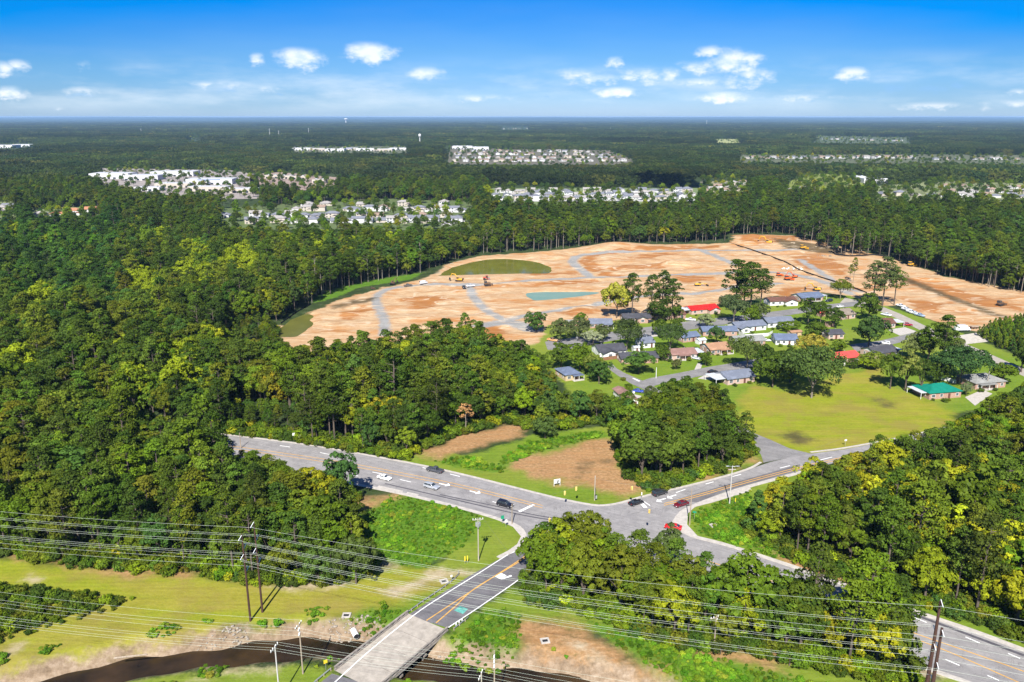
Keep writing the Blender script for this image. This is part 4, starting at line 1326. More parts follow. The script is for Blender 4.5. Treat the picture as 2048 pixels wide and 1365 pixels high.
for sx0, sy0, sr in ((75, 600, 35), (285, 585, 40), (305, 568, 30), (385, 510, 24), (405, 548, 44), (485, 522, 32), (585, 485, 26), (640, 490, 30), (365, 735, 36), (160, 725, 30), (270, 750, 24), (45, 745, 36), (700, 500, 18), (780, 482, 14), (330, 480, 20), (20, 470, 26), (560, 470, 20), (240, 700, 16), (100, 620, 22)):
    q = np.where((np.hypot(hx_ - sx0, hy_ - sy0) < sr) & (ZN != 'south') & (rng.random(n) < .75))[0]
    is_pine[q] = False
    TK[q] = 6
    TT[q] = np.array(BRIGHT) * rng.uniform(.95, 1.35, (len(q), 1)) * np.array([1.1, 1, 1])
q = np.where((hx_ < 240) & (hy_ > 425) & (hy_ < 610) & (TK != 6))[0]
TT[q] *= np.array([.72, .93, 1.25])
far_ = TY > 700
TT[far_] *= .86
SZ = np.exp(rng.normal(0, .16, n))
SZ[ZN == 'grove'] *= 1.12
SZ[ZN == 'bridge'] *= .93
SZ[ZN == 'south'] *= .95
e_ = (edge_d < 7) & ~is_pine & (ZN != 'bridge') & (ZN != 'grove')
SZ[e_] *= rng.uniform(.6, 1.0, e_.sum())
# crowns at a wood's far rim stay as low as the photo shows them
rim = []
hp = HOLES[0]
for p0, p1 in zip(hp, hp[1:] + hp[:1]):
    z0_, z1_ = (p0[2] if len(p0) > 2 else 0), (p1[2] if len(p1) > 2 else 0)
    if z0_ > 3 or z1_ > 3:
        for t_ in np.linspace(0, 1, 9):
            zz = z0_ + (z1_ - z0_) * t_
            g_ = G(p0[0] + (p1[0] - p0[0]) * t_, p0[1] + (p1[1] - p0[1]) * t_, zz)
            rim.append((g_[0], g_[1], max(zz, 5.0)))
rim = np.array(rim)
hgt = np.where(is_pine, 20.0, 14.0)
SZ[(ZN == 'south') & (hx_ < 452) & (hy_ < 960)] *= 1.08
for i_ in np.where((TY < 520) & ~((hx_ < 452) & (TY < 330)))[0]:
    d_ = np.hypot(rim[:, 0] - TX[i_], rim[:, 1] - TY[i_])
    j_ = int(np.argmin(d_))
    if d_[j_] < 28:
        cap = rim[j_, 2] * 1.04 + .38 * max(0.0, rim[j_, 1] - TY[i_])
        SZ[i_] = min(SZ[i_], max(cap / hgt[i_], .4))
q = (ZN == 'bridge') & is_pine
SZ[q] = np.minimum(SZ[q], .74)
q = (ZN == 'bridge') & (TX > 30)
SZ[q] *= 1.04
q = (ZN == 'grove') & is_pine
SZ[q] = np.minimum(SZ[q], .86)
q = (ZN == 'north') & (TX > 8) & (TX < 62) & (TY > 262)
SZ[q] = np.minimum(SZ[q], np.where(is_pine[q], .62, .85))
ANG = rng.uniform(0, 2 * math.pi, n)
VAR = rng.integers(0, 1000, n)
tall = is_pine & (edge_d < 22) & (TY > 420) & (VAR % 5 < 3)              # bare tall stems along the cleared land
ppx, ppy, pd = pix(TX, TY, 8.0)
infr = (ppx > -20) & (ppx < 2068) & (ppy < 1365 + 60)
order = np.argsort(pd)

# landmarks the labels speak of
LM = [('the two brown power poles', G(512, 1235)), ('the bridge', G(800, 1290)), ('the transformer pole', G(957, 1122)), ('the white car on the highway', G(769, 953)), ('the grey pickup truck', G(870, 938)),
      ('the silver car in the turn lane', G(863, 971)), ('the weedy green slope', G(820, 1050)), ('the dead tan pine', G(932, 868)), ('the mulch clearing', G(1120, 930)), ('the white notice board', G(1114, 970)),
      ('the red car at the junction', G(1350, 1055)), ('the dark red car', G(1362, 1008)), ('the street lamp pole', G(1459, 1008)), ('the brown power poles by the highway', G(1880, 1400)), ('the green roofed house', G(1890, 800)),
      ('the grey hip roofed house', G(1975, 778)), ('the field oak', G(1623, 796)), ('the hidden hip roofed house', G(1140, 760)), ('the small green pond', G(600, 655)), ('the curved gravel road', G(765, 620)),
      ('the field scrub', G(60, 1210)), ('the mulch strip by the field', G(120, 1120)), ('the dry field', G(1700, 850)), ('the bare soil mound by the bridge', G(1150, 1300)), ('the brown gabled house', G(1264, 815)), ('the highway bend', G(450, 890)), ('the field edge', G(330, 1145)),
      ('the olive pond', G(900, 540)), ('the silt fence corner', G(1660, 565)), ('the two short wooden poles', G(1440, 1290)), ('the far highway lane', G(1990, 1270))]
LMX = np.array([p for _, p in LM])
USED = {}


def where_text(x, y):
    d = np.hypot(LMX[:, 0] - x, LMX[:, 1] - y)
    i = int(np.argmin(d))
    dx, dy = x - LMX[i, 0], y - LMX[i, 1]
    rel = ('right of' if dx > 0 else 'left of') if abs(dx) > abs(dy) else ('behind' if dy > 0 else 'in front of')
    return '%dm %s %s' % (round(float(d[i])), rel, LM[i][0])


def unique(label, alt=()):
    for cand in (label, *alt):
        if cand not in USED:
            USED[cand] = 1
            return cand
    USED[label] += 1
    return label


def plant(pr, name, x, y, rz, s, tint, label, group, cat='tree', wide=1.0, parts=True):
    t = empty(name, (x, y, 0), rz, label, cat, group)
    t.scale = (s * wide, s * wide, s)
    a = obj('trunk', pr.trunk, t)
    c = obj('crown', pr.crown, t)
    c['tint'] = [float(v) for v in tint]
    return t


MAXK = 296
picked = np.zeros(n, bool)
cnt = {True: 0, False: 0}
for i in order:
    p = bool(is_pine[i])
    if not infr[i] or cnt[p] >= MAXK:
        continue
    cnt[p] += 1
    picked[i] = True
    lst = EDGE if tall[i] else (PINE if p else BROAD)
    pr = lst[VAR[i] % len(lst)]
    size = 'tall' if SZ[i] > 1.12 else ('small' if SZ[i] < .85 else '')
    kind = 'pine' if p else 'broadleaf tree'
    zt = ZONE_TEXT[ZN[i]]
    lab = ' '.join(f'{size} {PALN[TK[i]]} {kind}, {where_text(TX[i], TY[i])}'.split())
    d2 = np.hypot(LMX[:, 0] - TX[i], LMX[:, 1] - TY[i])
    o2 = np.argsort(d2)[1:4]
    lab = unique(lab, ['%s, %dm from %s' % (lab, round(float(d2[j])), LM[j][0]) for j in o2 if len(lab.split()) + 2 + len(LM[j][0].split()) <= 16] + [' '.join(f'{w} {size} {PALN[TK[i]]} {kind}, {where_text(TX[i], TY[i])}'.split()) for w in ('slender', 'broad')])
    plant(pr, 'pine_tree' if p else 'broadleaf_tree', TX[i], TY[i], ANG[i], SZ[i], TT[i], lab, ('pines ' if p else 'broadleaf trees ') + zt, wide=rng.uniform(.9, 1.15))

meshes = [p.joined for p in BROAD + PINE + EDGE]
rest = ~picked
idx = np.where(is_pine, np.where(tall, len(BROAD) + len(PINE) + VAR % len(EDGE), len(BROAD) + VAR % len(PINE)), VAR % len(BROAD))
P = np.stack([TX, TY, np.zeros(n)], 1)
W = SZ * rng.uniform(.92, 1.12, n)
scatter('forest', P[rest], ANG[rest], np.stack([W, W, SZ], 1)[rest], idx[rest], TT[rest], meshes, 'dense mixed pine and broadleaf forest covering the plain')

# bushes and saplings along the wood edges, weeds on the slope and the creek banks
sx, sy = scatter_points(-300, 330, 118, 420, 2.0, .9, rng)
kk = in_view(sx, sy, 1, 60)
sx, sy = sx[kk], sy[kk]
hd = -sdf(GP(HOLES[0]), sx, sy)
kk = (hd > -1.2) & (hd < 9) & holes_mask(sx, sy, .5, HOLES[1:])
bx, by = sx[kk], sy[kk]
bt, _ = tree_tints(len(bx), rng, PAL, (3, 3, 3, 4, .5, .6, 1.5, 0))
bs = rng.uniform(.5, 1.5, len(bx))
scatter('undergrowth', np.stack([bx, by, np.zeros(len(bx))], 1), rng.uniform(0, 6.3, len(bx)), np.stack([bs * 1.1, bs * 1.1, bs], 1), rng.integers(0, len(SHRUB), len(bx)), bt, [s_.joined for s_ in SHRUB], 'low green undergrowth along the edges of the woods')

wx, wy = scatter_points(-130, 120, 125, 330, .95, .5, rng)
kk = in_view(wx, wy, 1, 40)
wx, wy = wx[kk], wy[kk]
keep = np.zeros(len(wx), bool)
for pl in LUSH[:1] + LUSH[2:6] + LUSH[6:]:
    keep |= sdf(GP(pl), wx, wy) > rng.uniform(-1, 2, len(wx))
keep |= (np.abs(line_d(CREEK, wx, wy) - 8.5) < 2.2) & (rng.random(len(wx)) < .6) & (np.sin(wx * .4 + 1) * np.sin(wx * .13 + wy * .2) > .35)
for mp in (MULCH[6], MULCH[0], MULCH[1]):
    keep &= sdf(GP(mp), wx, wy) < 0
ws_slope = sdf(GP(LUSH[0]), wx, wy) > -3
keep &= (sdf(GP(MULCH[3]), wx, wy) < 0) | (rng.random(len(wx)) < .02)
keep &= sdf(GP(MAIN), wx, wy) < -1.8
bo = [tuple(p) for p in (bN[0], bN[1], bS[1] - ax * 60, bS[0] - ax * 60)]
keep &= sdf(bo, wx, wy) < -2.0
ws_slope = ws_slope[keep]
wx, wy = wx[keep], wy[keep]
wz = creek_depth(wx, wy)
ws = rng.uniform(.1, .3, len(wx)) + .3 * rng.random(len(wx)) ** 4
wt, _ = tree_tints(len(wx), rng, [(.07, .165, .010), (.1, .21, .012), (.145, .24, .016), (.19, .24, .02)], (3, 4, 3, 1))
wpat = np.sin(wx * .31 + 2 * np.sin(wy * .17)) * np.sin(wy * .27 + wx * .1)
wt *= (1 + .35 * wpat)[:, None]
ws *= np.where(ws_slope, .72, 1.0)
ws *= 1 + .4 * np.clip(wpat, -.6, 1)
scatter('weeds', np.stack([wx, wy, wz], 1), rng.uniform(0, 6.3, len(wx)), np.stack([ws * 1.3, ws * 1.3, ws], 1), rng.integers(0, len(SHRUB), len(wx)), wt, [s_.crown for s_ in SHRUB], 'lush bright green weeds on the slope and creek banks')

# scrub thicket in the left field, one mass
qx, qy = scatter_points(-150, -40, 130, 200, 2.1, .9, rng)
pl = GP([(-200, 1150), (0, 1162), (60, 1172), (130, 1178), (200, 1185), (278, 1200), (230, 1225), (130, 1250), (60, 1278), (0, 1290), (-200, 1330)])
kk = sdf(pl, qx, qy) > 0.5
qx, qy = qx[kk], qy[kk]
qs = rng.uniform(.6, 1.35, len(qx))
qs *= np.clip(sdf(pl, qx, qy) / 4, .45, 1)
qt, _ = tree_tints(len(qx), rng, PAL, (4, 3, 3, 3, 0, .3, 1.2, 0))
scatter('scrub', np.stack([qx, qy, np.zeros(len(qx))], 1), rng.uniform(0, 6.3, len(qx)), np.stack([qs, qs, qs], 1), rng.integers(0, len(SHRUB), len(qx)), qt, [s_.joined for s_ in SHRUB], 'dark green thicket of scrub in the mown creek field')

# young planted pines by the access road
cx, cy_ = scatter_points(150, 330, 300, 480, 3.0, .5, rng)
pl = GP([(1956, 672), (1985, 658), (2060, 640), (2160, 655), (2160, 745), (2062, 722), (2000, 696)])
kk = sdf(pl, cx, cy_) > 0
cx, cy_ = cx[kk], cy_[kk]
ct, _ = tree_tints(len(cx), rng, PAL, (1, 3, 1, 4, 1, 0, .5, 0))
cs = rng.uniform(.55, .75, len(cx))
scatter('pine_plantation', np.stack([cx, cy_, np.zeros(len(cx))], 1), rng.uniform(0, 6.3, len(cx)), np.stack([cs, cs, cs], 1), rng.integers(0, 3, len(cx)), ct, [c.joined for c in CONE], 'dense block of young planted pines beside the access road')

# distant woodland in patches, out to the plain's far haze
fx, fy, fs = [], [], []
for y0, y1, st in ((1245, 3600, 38), (3600, 7400, 52), (7400, 13000, 84)):
    a, b = scatter_points(-y1 * .75, y1 * .75, y0, y1, st, st * .3, rng)
    kk = in_view(a, b, 12, 60) & (b > y0)
    fx.append(a[kk]); fy.append(b[kk]); fs.append(np.full(kk.sum(), st / 40.0))
fx, fy, fs = map(np.concatenate, (fx, fy, fs))
kk = holes_mask(fx, fy, 20, FAR_HOLES)
fx, fy, fs = fx[kk], fy[kk], fs[kk]
big = np.sin(fx * .004 + 2 * np.sin(fy * .0017)) * np.sin(fy * .0031 + .5)
ft, _ = tree_tints(len(fx), rng, PAL, (5, 4, 2, 3, 2, .1, .3, 0))
lines = np.sin(fy * .011 + 2.2 * np.sin(fx * .0013)) * .5 + np.sin(fy * .0047 + fx * .0011)
ft *= (.6 * (1 + .3 * big) * (1 + .16 * lines))[:, None]
ft = ft * .8 + ft.mean(1)[:, None] * np.array([.2, .2, .2])
FARW = [clump_patch('wood_patch_%d' % i, 500 + i) for i in range(6)]
scatter('far_woodland', np.stack([fx, fy, np.zeros(len(fx))], 1), rng.integers(0, 4, len(fx)) * math.pi / 2, np.stack([fs, fs, np.clip(fs, 1, 1.35) * rng.uniform(.8, 1.15, len(fx))], 1), rng.integers(0, 6, len(fx)), ft, FARW, 'endless dark woodland reaching to the horizon')
print('TREES', n, picked.sum(), 'far', len(fx), 'shrub', len(bx), 'weeds', len(wx))
m = bpy.data.materials.new('woodland canopy')
m.use_nodes = True
nt = m.node_tree
b_ = nt.nodes['Principled BSDF']
pos = nt.nodes.new('ShaderNodeNewGeometry').outputs['Position']
n1 = noise(nt, node(nt, 'ShaderNodeVectorMath', {0: pos, 1: (.35, 1, 1)}, operation='MULTIPLY').outputs[0], .0012, 6, .65)
n2 = noise(nt, pos, .02, 4, .7)
c_ = mixc(nt, .5, ramp(nt, n1, [(.3, (.014, .026, .008)), (.7, (.035, .052, .016))]), ramp(nt, n2, [(.3, (.012, .022, .007)), (.7, (.036, .056, .017))]))
nt.links.new(c_, b_.inputs['Base Color'])
b_.inputs['Roughness'].default_value = 1.0
b_.inputs['Specular IOR Level'].default_value = 0.0
gx = np.linspace(-40000, 40000, 120)
gy = np.concatenate([np.linspace(12900, 20000, 40), np.linspace(21000, 41800, 40)])
Xg, Yg = np.meshgrid(gx, gy)
Zg = 13 + rng.uniform(-4, 4, Xg.shape) + 16 * np.sin(Xg * .0006 + 1) * np.sin(Yg * .0005) * (Yg > 20000)
rise = np.clip((Yg - 18000) / 23000, 0, 1)
Zg += 78 * rise * rise * (3 - 2 * rise)
Zg[0] = -1
nx_ = len(gx)
i_ = (np.arange(len(gy) - 1)[:, None] * nx_ + np.arange(nx_ - 1)[None, :]).ravel()
me = mesh_np('horizon_woodland', np.stack([Xg.ravel(), Yg.ravel(), Zg.ravel()], 1), np.stack([i_, i_ + 1, i_ + nx_ + 1, i_ + nx_], 1), [m], smooth=True)
tag(obj('horizon_woodland', me), 'blue green woodland along the horizon', kind='stuff')


# ------------------------------------------------------------------ houses
R_SLATE = roof_mat('slate grey shingles', (0.13, 0.145, 0.185))
R_CHAR = roof_mat('charcoal shingles', (0.055, 0.055, 0.065))
R_BLUE = roof_mat('blue grey shingles', (0.1, 0.125, 0.185))
R_BROWN = roof_mat('dark brown shingles', (0.115, 0.055, 0.04))
R_PINK = roof_mat('red brown shingles', (0.21, 0.12, 0.1))
R_TAN = roof_mat('tan orange shingles', (0.3, 0.17, 0.1))
R_GREY = roof_mat('weathered grey shingles', (0.21, 0.21, 0.2))
R_TAUPE = roof_mat('taupe shingles', (0.2, 0.165, 0.13))
R_RED = roof_mat('bright red metal roofing', (0.62, 0.02, 0.015), True)
R_ROSE = roof_mat('faded red metal roofing', (0.5, 0.075, 0.06), True)
R_TEAL = roof_mat('teal green metal roofing', (0.008, 0.17, 0.12), True)
R_WHITE = roof_mat('white metal roofing', (0.5, 0.52, 0.55), True)
W_BRICK = brick_mat('red brick', (0.32, 0.15, 0.095), (0.4, 0.2, 0.13))
W_PBRICK = brick_mat('pale pink brick', (0.44, 0.27, 0.21), (0.5, 0.33, 0.26))
W_WHITE = mat('white siding', (0.62, 0.61, 0.58), 0.8, 0.05, 6.0, stretch=(.05, .05, 3))
W_CREAM = mat('cream siding', (0.55, 0.5, 0.4), 0.8, 0.05, 6.0, stretch=(.05, .05, 3))
W_TAN = mat('tan siding', (0.45, 0.34, 0.2), 0.8, 0.06, 6.0, stretch=(.05, .05, 3))
M_TRIM = mat('white painted trim', (0.66, 0.65, 0.62), 0.6, 0.04, 2.0)
M_DOOR = mat('dark painted door', (0.12, 0.05, 0.04), 0.5, 0.1, 2.0)
GLASS = glass_mat()


def add_opening(house, x, y, z, w, h, rz=0.0, kind='window'):
    """Window (frame and pane) or door standing a little proud of a wall at (x, y)."""
    R = Matrix.Rotation(rz, 3, 'Z')

    def at(dx, dy):
        q = R @ Vector((dx, dy, 0))
        return (x + q.x, y + q.y)
    if kind == 'window':
        mb = MB()
        for dx, dz, ww, hh in ((-w / 2, 0, .1, h + .1), (w / 2, 0, .1, h + .1), (0, h / 2, w - .1, .1), (0, -h / 2, w - .1, .1), (0, 0, w - .1, .05)):
            p = at(dx, -.04)
            mb.box((p[0], p[1], z + dz), (ww, .12, hh), rz)
        wn = mb.build('window', M_TRIM, house)
        mb = MB()
        p = at(0, -.015)
        mb.box((p[0], p[1], z), (w - .1, .05, h - .1), rz)
        mb.build('pane', GLASS, wn)
    else:
        mb = MB()
        p = at(0, -.03)
        mb.box((p[0], p[1], z), (w, .1, h), rz)
        d = mb.build('door', M_DOOR, house)
        mb = MB()
        p = at(w * .36, -.1)
        mb.box((p[0], p[1], z), (.08, .06, .08), rz)
        mb.build('handle', M_GALV, d)


def gable_roof(L, D, zw, pitch, ov, axis='x', th=.16):
    """Two sloping slabs with thickness; the ridge runs along x or y."""
    mb = MB()
    hx, hy = L / 2 + ov, D / 2 + ov
    if axis == 'y':
        hx, hy = D / 2 + ov, L / 2 + ov
    rise = hy * pitch if axis == 'x' else hx * pitch
    z0 = zw - ov * pitch
    zr = z0 + rise
    if axis == 'x':
        prof = [(-hy, z0), (0, zr), (hy, z0), (hy, z0 + th), (0, zr + th), (-hy, z0 + th)]
        v = [(-hx, y, z) for y, z in prof] + [(hx, y, z) for y, z in prof]
    else:
        prof = [(-hx, z0), (0, zr), (hx, z0), (hx, z0 + th), (0, zr + th), (-hx, z0 + th)]
        v = [(x, -hy, z) for x, z in prof] + [(x, hy, z) for x, z in prof]
    f = [(0, 1, 4, 5), (1, 2, 3, 4), (6, 11, 10, 7), (7, 10, 9, 8)] + [(i, (i + 1) % 6, (i + 1) % 6 + 6, i + 6) for i in range(6)]
    mb.solid(v, f)
    return mb, zr + th


def hip_roof(L, D, zw, pitch, ov, th=.16):
    mb = MB()
    hx, hy = L / 2 + ov, D / 2 + ov
    zr = zw + hy * pitch
    r = max(hx - hy, .3)
    v = [(-hx, -hy, zw), (hx, -hy, zw), (hx, hy, zw), (-hx, hy, zw), (-hx, -hy, zw + th), (hx, -hy, zw + th), (hx, hy, zw + th), (-hx, hy, zw + th), (-r, 0, zr + th), (r, 0, zr + th)]
    mb.solid(v, [(3, 2, 1, 0), (0, 1, 5, 4), (1, 2, 6, 5), (2, 3, 7, 6), (3, 0, 4, 7), (4, 5, 9, 8), (5, 6, 9), (6, 7, 8, 9), (7, 4, 8)])
    return mb, zr + th


def house(label, A, B, D=8.5, roof=R_SLATE, wall=W_BRICK, hip=False, wing=None, porch=None, pitch=.36, axis='x', hw=2.7, chimney=None, carport=None, name='house', wins=4, group='houses of the brick neighbourhood', wing_wall=None):
    """Single-storey house. A, B: photo pixels of the two lower front corners."""
    a, b = Vector(G(*A)), Vector(G(*B))
    d = b - a
    L = d.length
    rz = math.atan2(d.y, d.x)
    nrm = Vector((-d.y, d.x)).normalized()
    c = (a + b) / 2 + nrm * D / 2
    h = empty(name, (c.x, c.y, 0), rz, label, 'house', group)
    mb = MB()
    mb.box((0, 0, hw / 2 - .1), (L, D, hw + .2))
    if not hip:
        rise = (D / 2 if axis == 'x' else L / 2) * pitch - .06
        if axis == 'x':
            for s in (-1, 1):
                x = s * (L / 2 - .06)
                mb.solid([(x - .06, -D / 2, hw), (x - .06, D / 2, hw), (x - .06, 0, hw + rise), (x + .06, -D / 2, hw), (x + .06, D / 2, hw), (x + .06, 0, hw + rise)], [(0, 1, 2), (5, 4, 3), (0, 3, 4, 1), (1, 4, 5, 2), (2, 5, 3, 0)], 1)
        else:
            for s in (-1, 1):
                y = s * (D / 2 - .06)
                mb.solid([(-L / 2, y - .06, hw), (L / 2, y - .06, hw), (0, y - .06, hw + rise), (-L / 2, y + .06, hw), (L / 2, y + .06, hw), (0, y + .06, hw + rise)], [(0, 1, 2), (5, 4, 3), (0, 3, 4, 1), (1, 4, 5, 2), (2, 5, 3, 0)], 1)
    mb.build('wall', [wall, W_WHITE], h)
    rb, zt = hip_roof(L, D, hw, pitch, .5) if hip else (gable_roof(L, D, hw, pitch, .5) if axis == 'x' else gable_roof(D, L, hw, pitch, .5, 'y'))
    ro = rb.build('roof', roof, h)
    if chimney is not None:
        mb = MB()
        mb.box((chimney * L / 2, .6, zt - .1), (.9, .7, 1.7))
        mb.build('chimney', W_BRICK, ro)
    if not hip and axis == 'x':
        for s in (-1, 1):
            mb = MB()
            mb.box((s * L * .25, 1.6, hw + (D / 2 - 1.6) * pitch + .3), (.3, .3, .5))
            mb.build('vent', M_GALV, ro)
    # front and side openings
    n = wins
    for i in range(n):
        x = -L / 2 + L * (i + .5) / n
        if i == n // 2:
            add_opening(h, x, -D / 2, 1.05, 1.0, 2.1, 0, 'door')
        elif not (wing and abs(x - wing[0] * L / 2) < wing[1] / 2 + .6):
            add_opening(h, x, -D / 2, 1.5, 1.3 if i % 2 else 1.7, 1.2)
    for s in (-1, 1):
        for y in (-D * .22, D * .22):
            add_opening(h, s * L / 2, y, 1.5, 1.1, 1.1, s * math.pi / 2)
    if wing:                                                     # front gable: centre (-1..1 of half the length), width, depth
        wx, ww, wd = wing[0] * L / 2, wing[1], wing[2]
        mb = MB()
        mb.box((wx, -D / 2 - wd / 2 + .02, hw / 2 - .13), (ww, wd, hw + .14))
        rr = ww / 2 * pitch - .05
        y = -D / 2 - wd + .1
        mb.solid([(wx - ww / 2, y - .06, hw - .06), (wx + ww / 2, y - .06, hw - .06), (wx, y - .06, hw + rr), (wx - ww / 2, y + .06, hw - .06), (wx + ww / 2, y + .06, hw - .06), (wx, y + .06, hw + rr)], [(0, 1, 2), (5, 4, 3), (0, 3, 4, 1), (1, 4, 5, 2), (2, 5, 3, 0)], 1)
        mb.build('wing', [wing_wall or wall, W_WHITE], h)
        g, _ = gable_roof(wd + D * .5, ww, hw - .06, pitch, .4, 'y')
        g.v = [(x + wx, yy - D / 2 - wd / 2 + D * .22, z) for x, yy, z in g.v]
        g.build('wing_roof', roof, h)
        add_opening(h, wx, -D / 2 - wd + .02, 1.45, min(1.8, ww * .45), 1.3)
    if porch:                                                    # centre, width, depth: flat roof on posts
        px_, pw, pdp = porch[0] * L / 2, porch[1], porch[2]
        mb = MB()
        mb.box((px_, -D / 2 - pdp / 2 - .05, hw - .28), (pw, pdp, .18))
        mb.build('porch_roof', roof, h)
        for s in (-1, 0, 1):
            mb = MB()
            mb.box((px_ + s * (pw / 2 - .15), -D / 2 - pdp + .15, (hw - .4) / 2), (.16, .16, hw - .4))
            mb.build('post', M_TRIM, h)
        mb = MB()
        mb.box((px_, -D / 2 - pdp / 2, .1), (pw, pdp, .2))
        mb.build('porch_floor', M_CONC, h)
    if carport:                                                  # side (-1 left, 1 right), width
        s, cw = carport
        mb = MB()
        mb.box((s * (L / 2 + cw / 2 + .02), .5, hw - .1), (cw, D - 1.5, .2))
        mb.build('carport_roof', R_WHITE, h)
        for y in (-D / 2 + 1.4, D / 2 - .4):
            mb = MB()
            mb.box((s * (L / 2 + cw - .2), y, (hw - .2) / 2), (.16, .16, hw - .2))
            mb.build('post', M_TRIM, h)
    return h


house('slate roofed brick house with white porch at the edge of the orange clay', (1180, 657), (1224, 657), roof=R_SLATE, porch=(.6, 6, 2), D=9)
house('charcoal roofed low brick house with central front gable below the golden tree', (1247, 646), (1301, 645), roof=R_CHAR, wing=(.35, 6, 2))
house('long dark brown roofed brick house below the tall pine pair', (1310, 641), (1371, 638), roof=R_BROWN, D=9)
house('house with bright red metal roof beside the silver pickup', (1383, 630), (1436, 625), roof=R_RED, wall=W_PBRICK, wing=(.55, 7, 3), carport=(-1, 5))
house('dark brown roofed house with white front gables right of the tall oak and pines', (1540, 612), (1592, 610), roof=R_BROWN, wall=W_WHITE, wing=(.5, 8, 2.5))
house('dark slate roofed house with white portico near the excavator', (1603, 605), (1646, 601), roof=R_BLUE, wall=W_BRICK, porch=(.1, 9, 2), D=10, carport=(1, 4))
house('slate roofed white house behind the white fence', (1474, 665), (1532, 660), roof=R_SLATE, wall=W_WHITE, wing=(-.6, 6, 3), D=9.5)
house('slate roofed white house among the round bushes', (1536, 656), (1588, 653), roof=R_SLATE, wall=W_WHITE, D=10)
house('long slate roofed brick house behind the dark cone shaped tree', (1406, 673), (1474, 672), roof=R_BLUE, D=8.5)
house('small slate roofed brick house right of the wide dark oak', (1366, 686), (1399, 682), roof=R_BLUE, D=8)
house('small white house with grey roof between two oaks', (1286, 697), (1309, 695), roof=R_SLATE, wall=W_WHITE, D=9, wins=2)
house('dark grey roofed white house with two front gables and a wooden fence', (1199, 715), (1252, 711), roof=R_CHAR, wall=W_WHITE, wing=(-.35, 7, 3), D=11)
house('dark roofed brick house hidden by the round green street tree', (1243, 729), (1316, 726), roof=R_CHAR, D=9)
house('red brown roofed pale brick house with a covered entrance', (1333, 722), (1393, 718), roof=R_PINK, wall=W_PBRICK, porch=(.15, 6, 1.8), carport=(1, 4.5), D=9)
house('tan orange roofed brick house facing the bright lawn', (1421, 711), (1461, 707), roof=R_TAN, porch=(.5, 7, 1.6), D=10)
house('weathered grey roofed brick house behind the bushy green oak', (1472, 694), (1530, 691), roof=R_GREY, D=9)
house('blue slate roofed long brick house on the near residential street', (1455, 771), (1509, 764), roof=R_SLATE, D=10, carport=(-1, 5), wall=W_PBRICK)
house('slate hip roofed tan house half hidden by the dark wood', (1131, 763), (1160, 759), roof=R_BLUE, wall=W_TAN, hip=True, porch=(.6, 5, 2), D=10, wins=2)
house('brown roofed house with white gable end beside the dark grove', (1255, 815), (1276, 813), roof=R_PINK, wall=W_WHITE, axis='y', D=15, wins=2)
house('blue roofed white house with a short drive behind the golden bush', (1551, 690), (1595, 691), roof=R_BLUE, wall=W_WHITE, D=10)
house('small black roofed house on the vivid green lawn', (1657, 679), (1687, 678), roof=R_CHAR, wall=W_PBRICK, D=8, wins=3)
house('house with faded red metal roof at the edge of the dry field', (1662, 731), (1720, 724), roof=R_ROSE, wall=W_PBRICK, D=9)
house('black roofed pink brick house right of the faded red roof', (1752, 719), (1796, 713), roof=R_CHAR, wall=W_PBRICK, D=10, carport=(1, 4))
house('taupe roofed house by the access road junction', (1682, 640), (1710, 637), roof=R_TAUPE, wall=W_PBRICK, D=11, wins=3)
house('brown roofed house with white carport beside the dark red car', (1758, 657), (1790, 656), roof=R_BROWN, wall=W_PBRICK, D=9, carport=(1, 6))
house('brick house with teal green metal hip roof at the field corner', (1858, 800), (1921, 795), roof=R_TEAL, hip=True, D=10, carport=(-1, 3), pitch=.4)
house('grey hip roofed brick house with carport beside the teal green roof', (1950, 780), (2010, 775), roof=R_GREY, hip=True, D=11, pitch=.34, porch=(-.3, 8, 2))
for lb, A, B, rf, wl in [('tiny white garden shed beside the faded red roof', (1680, 733), (1690, 732), R_GREY, W_WHITE), ('small rusty roofed shed behind the vivid lawn', (1657, 655), (1669, 654), R_PINK, W_BRICK),
                         ('little brick shed with red roof near the tall dark tree', (1640, 634), (1651, 633), R_ROSE, W_BRICK), ('tan shed behind the blue roofed white house', (1582, 674), (1604, 672), R_TAN, W_TAN),
                         ('small white shed on the lawn by the blue slate house', (1398, 690), (1412, 688), R_WHITE, W_WHITE), ('white garden shed behind the hidden brick house', (1268, 705), (1280, 704), R_WHITE, W_WHITE),
                         ('pale grey shed behind the slate house at the clay edge', (1132, 652), (1148, 651), R_GREY, W_CREAM)]:
    a, b = Vector(G(*A)), Vector(G(*B))
    L = (b - a).length
    s_ = empty('shed', (*((a + b) / 2), 0), math.atan2((b - a).y, (b - a).x), lb, 'shed', 'garden sheds')
    mb = MB()
    mb.box((0, 1.6, 1.1), (L, 3.2, 2.2))
    mb.build('wall', wl, s_)
    g, _ = gable_roof(L, 3.4, 2.2, .35, .25)
    g.v = [(x, y + 1.6, z) for x, y, z in g.v]
    g.build('roof', rf, s_)
    add_opening(s_, 0, 0, 1.0, .9, 1.9, 0, 'door')


